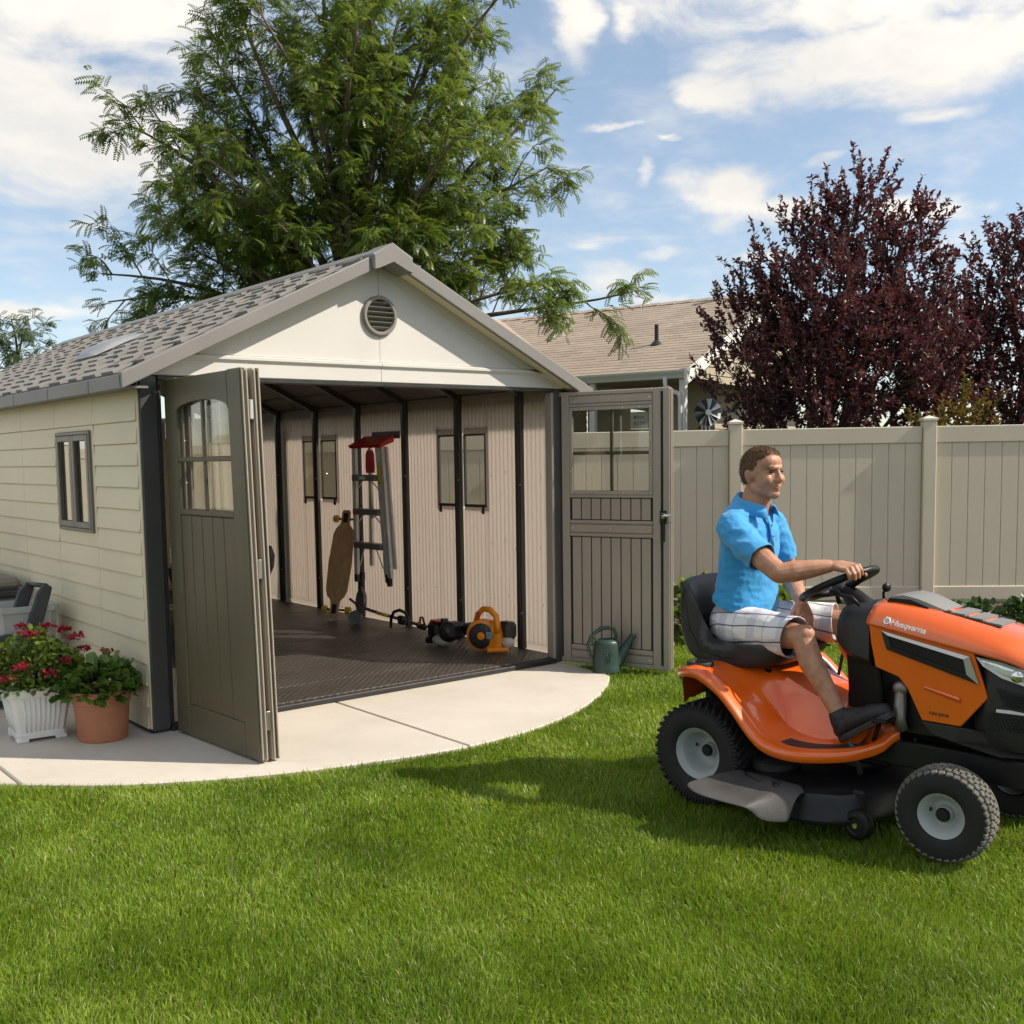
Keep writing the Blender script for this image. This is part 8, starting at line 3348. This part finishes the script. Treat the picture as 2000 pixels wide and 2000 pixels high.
def wrinkle(me, amp, freq, seed=0.0, aniso=(1, 1, 1)):
    n = len(me.vertices)
    co = np.empty(n * 3)
    no = np.empty(n * 3)
    me.vertices.foreach_get('co', co)
    me.vertices.foreach_get('normal', no)
    co = co.reshape(-1, 3)
    no = no.reshape(-1, 3)
    out = co.copy()
    off = Vector((seed, seed, 0))
    off2 = Vector((3, 1, 2))
    for i in range(n):
        c = co[i]
        q = Vector((c[0] * aniso[0], c[1] * aniso[1], c[2] * aniso[2])) * freq + off
        w_ = mnoise.noise(q) + 0.5 * mnoise.noise(q * 2.1)
        r_ = 1 - abs(mnoise.noise(q * 0.8 + off2)) * 1.6
        out[i] += no[i] * amp * (0.55 * w_ + 0.75 * (r_ - 0.6))
    me.vertices.foreach_set('co', out.ravel())
    me.update()


mb = MB()
rings = []
for (z, u, ru, rv) in ((0.74, -0.058, 0.150, 0.196), (0.80, -0.050, 0.151, 0.194), (0.86, -0.044, 0.143, 0.182), (0.91, -0.038, 0.134, 0.172), (0.96, -0.034, 0.128, 0.166), (1.04, -0.028, 0.122, 0.168), (1.12, -0.022, 0.118, 0.176), (1.19, -0.020, 0.108, 0.178), (1.245, -0.020, 0.085, 0.150), (1.285, -0.018, 0.070, 0.105)):
    rings.append([(u + ru * math.cos(a) * (1 if math.cos(a) > 0 else 0.95), rv * math.sin(a), z) for a in [2 * math.pi * k / 32 for k in range(32)]])
mb.loft(rings)
cap(mb, [V(-0.012, -0.165, 1.212), V(-0.022, -0.09, 1.262), V(-0.020, 0, 1.292), V(-0.022, 0.09, 1.262), V(-0.012, 0.165, 1.212)], [0.066, 0.064, 0.062, 0.064, 0.066], 16)
SLR, SLL = SHR.lerp(ELR, 0.74), SHL.lerp(ELL, 0.74)
cap(mb, [SHR + V(0, 0.012, 0.004), SHR.lerp(ELR, 0.38) + V(0, 0, -0.004), SLR], [0.072, 0.070, 0.069], 16)
cap(mb, [SHL + V(0, -0.012, 0.004), SHL.lerp(ELL, 0.38), SLL], [0.072, 0.068, 0.066], 16)
# shirt tail over the seat at the back and slack at the waist
sme = remeshed('shirt', mb, 0.0050, 8, 0.5)
wrinkle(sme, 0.0080, 9, 1.3, (1.0, 1.0, 2.4))
wrinkle(sme, 0.0030, 26, 4.1, (1.4, 1.0, 1.2))
dR = (ELR - SHR).normalized()
dL = (ELL - SHL).normalized()
cut_mesh(sme, [(SHR.lerp(ELR, 0.66), dR, SLR, 0.115), (SHL.lerp(ELL, 0.66), dL, SLL, 0.115), (V(-0.008, 0, 1.322), V(0.30, 0, 1).normalized(), V(-0.01, 0, 1.36), 0.10),
               (V(0, 0, 0.826), V(-0.30, 0, -1).normalized(), V(-0.03, 0, 0.72), 0.30)])
sme.materials.append(M_POLO)
sh_o = add_obj('shirt', sme, PE)
so = sh_o.modifiers.new('thick', 'SOLIDIFY')
so.thickness = 0.004
so.offset = -1
# collar: two standing leaves round the neck, open in front
mb = MB()
for s in (-1, 1):
    rows = []
    for i in range(13):
        a = R(186 - i * 13.4) if s > 0 else R(174 + i * 13.4)
        t = i / 12
        cx_, cz_ = -0.002, 1.330 - 0.050 * t
        r0 = 0.073 + 0.006 * t
        top = V(cx_ + r0 * math.cos(a) * 1.02 + 0.012, r0 * math.sin(a), cz_ + 0.034 - 0.012 * t)
        mid_ = V(cx_ + (r0 + 0.010) * math.cos(a) * 1.06 + 0.008, (r0 + 0.012) * math.sin(a), cz_ + 0.026 - 0.012 * t)
        low = V(cx_ + (r0 + 0.024 + 0.012 * t) * math.cos(a) * 1.06, (r0 + 0.026 + 0.010 * t) * math.sin(a), cz_ - 0.016 - 0.020 * t)
        inn = V(cx_ + (r0 - 0.002) * math.cos(a), (r0 - 0.002) * math.sin(a), cz_ - 0.010)
        rows.append([tuple(inn), tuple(top), tuple(mid_), tuple(low)])
    mb.grid(rows, flip=(s < 0))
co_ = add_obj('collar', mb.mesh('collar', M_POLO, smooth=True, recalc=False), PE)
so = co_.modifiers.new('thick', 'SOLIDIFY')
so.thickness = 0.003
# placket with buttons
mb = MB()
pl_ = [V(0.074, 0.0, 1.262), V(0.092, 0.0, 1.215), V(0.101, 0.0, 1.165), V(0.104, 0.0, 1.120)]
mb.tube([tuple(p) for p in pl_], [0.014] * 4, 8, flat=(V(1, 0, 0.3).normalized(), 0.35))
add_obj('placket', mb.mesh('placket', M_POLO, smooth=True), PE)
for p in pl_[:3]:
    mb = MB()
    mb.ball(tuple(p + V(0.0065, 0, 0)), (0.002, 0.0045, 0.0045), 8, 6)
    add_obj('button', mb.mesh('button', mat('button_blue', (0.02, 0.12, 0.3), 0.4), smooth=True), PE)

# plaid shorts
def plaid(m, gg, bb):
    pos = gg.n('ShaderNodeTexCoord').outputs['Object']
    sp_ = gg.n('ShaderNodeSeparateXYZ')
    gg.put(sp_.inputs[0], pos)
    wob = gg.m('MULTIPLY', gg.m('SUBTRACT', gg.noise(pos, 9, 2, 0.5), 0.5), 0.018)

    def lines(coord, period, width, phase=0.0):
        f = gg.m('FRACT', gg.m('ADD', gg.m('DIVIDE', gg.m('ADD', coord, wob), period), phase))
        d = gg.m('ABSOLUTE', gg.m('SUBTRACT', f, 0.5))
        return gg.m('LESS_THAN', d, width / period / 2)
    lat = gg.m('ADD', gg.m('MULTIPLY', sp_.outputs[2], 1.0), gg.m('MULTIPLY', sp_.outputs[1], 0.55))
    l1 = lines(lat, 0.070, 0.0065, 0.12)
    l2 = lines(sp_.outputs[0], 0.170, 0.0050, 0.30)
    w1 = lines(lat, 0.148, 0.030, 0.55)
    w2 = lines(sp_.outputs[0], 0.170, 0.045, 0.72)
    c = gg.mix(gg.m('MULTIPLY', gg.m('MAXIMUM', w1, w2), 0.55), (0.76, 0.75, 0.76), (0.46, 0.46, 0.54))
    c = gg.mix(gg.m('MULTIPLY', l2, 0.5), c, (0.20, 0.19, 0.26))
    c = gg.mix(gg.m('MULTIPLY', l1, 0.92), c, (0.055, 0.052, 0.085))
    gg.put(bb.inputs['Base Color'], c)
    n1 = gg.noise(gg.mapping(pos, scale=(9, 8, 8)), 1.0, 3, 0.5, 1.0)
    bn = gg.n('ShaderNodeBump')
    bn.inputs['Strength'].default_value = 0.5
    bn.inputs['Distance'].default_value = 0.010
    gg.put(bn.inputs['Height'], n1)
    m.node_tree.links.new(bn.outputs[0], bb.inputs['Normal'])


M_PLAID = mat('plaid_cotton', (0.7, 0.7, 0.7), 0.8, extra=plaid)
mb = MB()
mb.ball((-0.055, 0, 0.770), (0.138, 0.178, 0.105), 24, 14)
mb.ball((-0.045, 0, 0.840), (0.118, 0.155, 0.060), 24, 14)
for hp, kn_ in ((HPR, KNR), (HPL, KNL)):
    cap(mb, [hp + V(0, 0, 0.005), hp.lerp(kn_, 0.45) + V(0, 0, 0.002), hp.lerp(kn_, 0.80) + V(0, 0, -0.004), hp.lerp(kn_, 1.02) + V(0, 0, -0.008)], [0.100, 0.098, 0.092, 0.094], 18)
pme = remeshed('shorts', mb, 0.006, 4, 0.5)
wrinkle(pme, 0.006, 13, 7.7)
dKR = (KNR - HPR).normalized()
dKL = (KNL - HPL).normalized()
cut_mesh(pme, [(HPR.lerp(KNR, 0.90), (dKR + V(0, 0, -0.15)).normalized(), KNR, 0.155), (HPL.lerp(KNL, 0.93), dKL, KNL, 0.150)])
pme.materials.append(M_PLAID)
po = add_obj('shorts', pme, PE)
so = po.modifiers.new('thick', 'SOLIDIFY')
so.thickness = 0.004
so.offset = -1

# black slip-on shoes
M_SHOE = mat('shoe_black', (0.012, 0.012, 0.013), 0.55, var=0.2, vscale=30, bump=0.3, bscale=130)
M_SOLE = mat('shoe_sole', (0.030, 0.029, 0.028), 0.7)


def shoe(an, fd, up):
    side_ = up.cross(fd).normalized()
    heel = an - up * 0.075 - fd * 0.030
    mb = MB()

    def q(x, z, y=0.0):
        return heel + fd * x + up * z + side_ * y
    cap(mb, [q(0.010, 0.036), q(0.060, 0.044), q(0.120, 0.040), q(0.175, 0.034), q(0.222, 0.028)], [0.040, 0.041, 0.042, 0.043, 0.033], 16)
    cap(mb, [q(0.020, 0.060), q(0.028, 0.098)], [0.042, 0.041], 16)
    cap(mb, [q(0.030, 0.080), q(0.085, 0.064), q(0.135, 0.050)], [0.034, 0.035, 0.032], 14)
    me_ = remeshed('shoe', mb, 0.0045, 4)
    cut_mesh(me_, [(q(0.02, 0.112), up, q(0.02, 0.125), 0.07)])
    wrinkle(me_, 0.0022, 38, 2.2)
    me_.materials.append(M_SHOE)
    o_ = add_obj('shoe', me_, PE)
    mb = MB()
    outl_ = [(0.000, -0.026), (0.03, -0.034), (0.10, -0.036), (0.17, -0.045), (0.225, -0.040), (0.252, -0.018), (0.255, 0.01), (0.238, 0.034), (0.17, 0.045), (0.10, 0.036), (0.03, 0.034), (0.0, 0.026), (-0.025, 0.010), (-0.025, -0.010)]
    r0 = [tuple(q(x, -0.010, y)) for x, y in outl_]
    r1 = [tuple(q(x * 1.005, 0.006, y * 1.03)) for x, y in outl_]
    r2 = [tuple(q(x, 0.014, y * 0.98)) for x, y in outl_]
    mb.loft([r0, r1, r2])
    add_obj('sole', mb.mesh('sole', M_SOLE, recalc=True), o_)


fdr = V(0.84, -0.06, 0.54).normalized()
upr = V(-0.54, 0, 0.84)
upr = (upr - fdr * upr.dot(fdr)).normalized()
shoe(ANR, fdr, upr)
fdl = V(0.99, 0.05, 0.08).normalized()
upl = V(-0.08, 0, 1.0)
upl = (upl - fdl * upl.dot(fdl)).normalized()
shoe(ANL, fdl, upl)
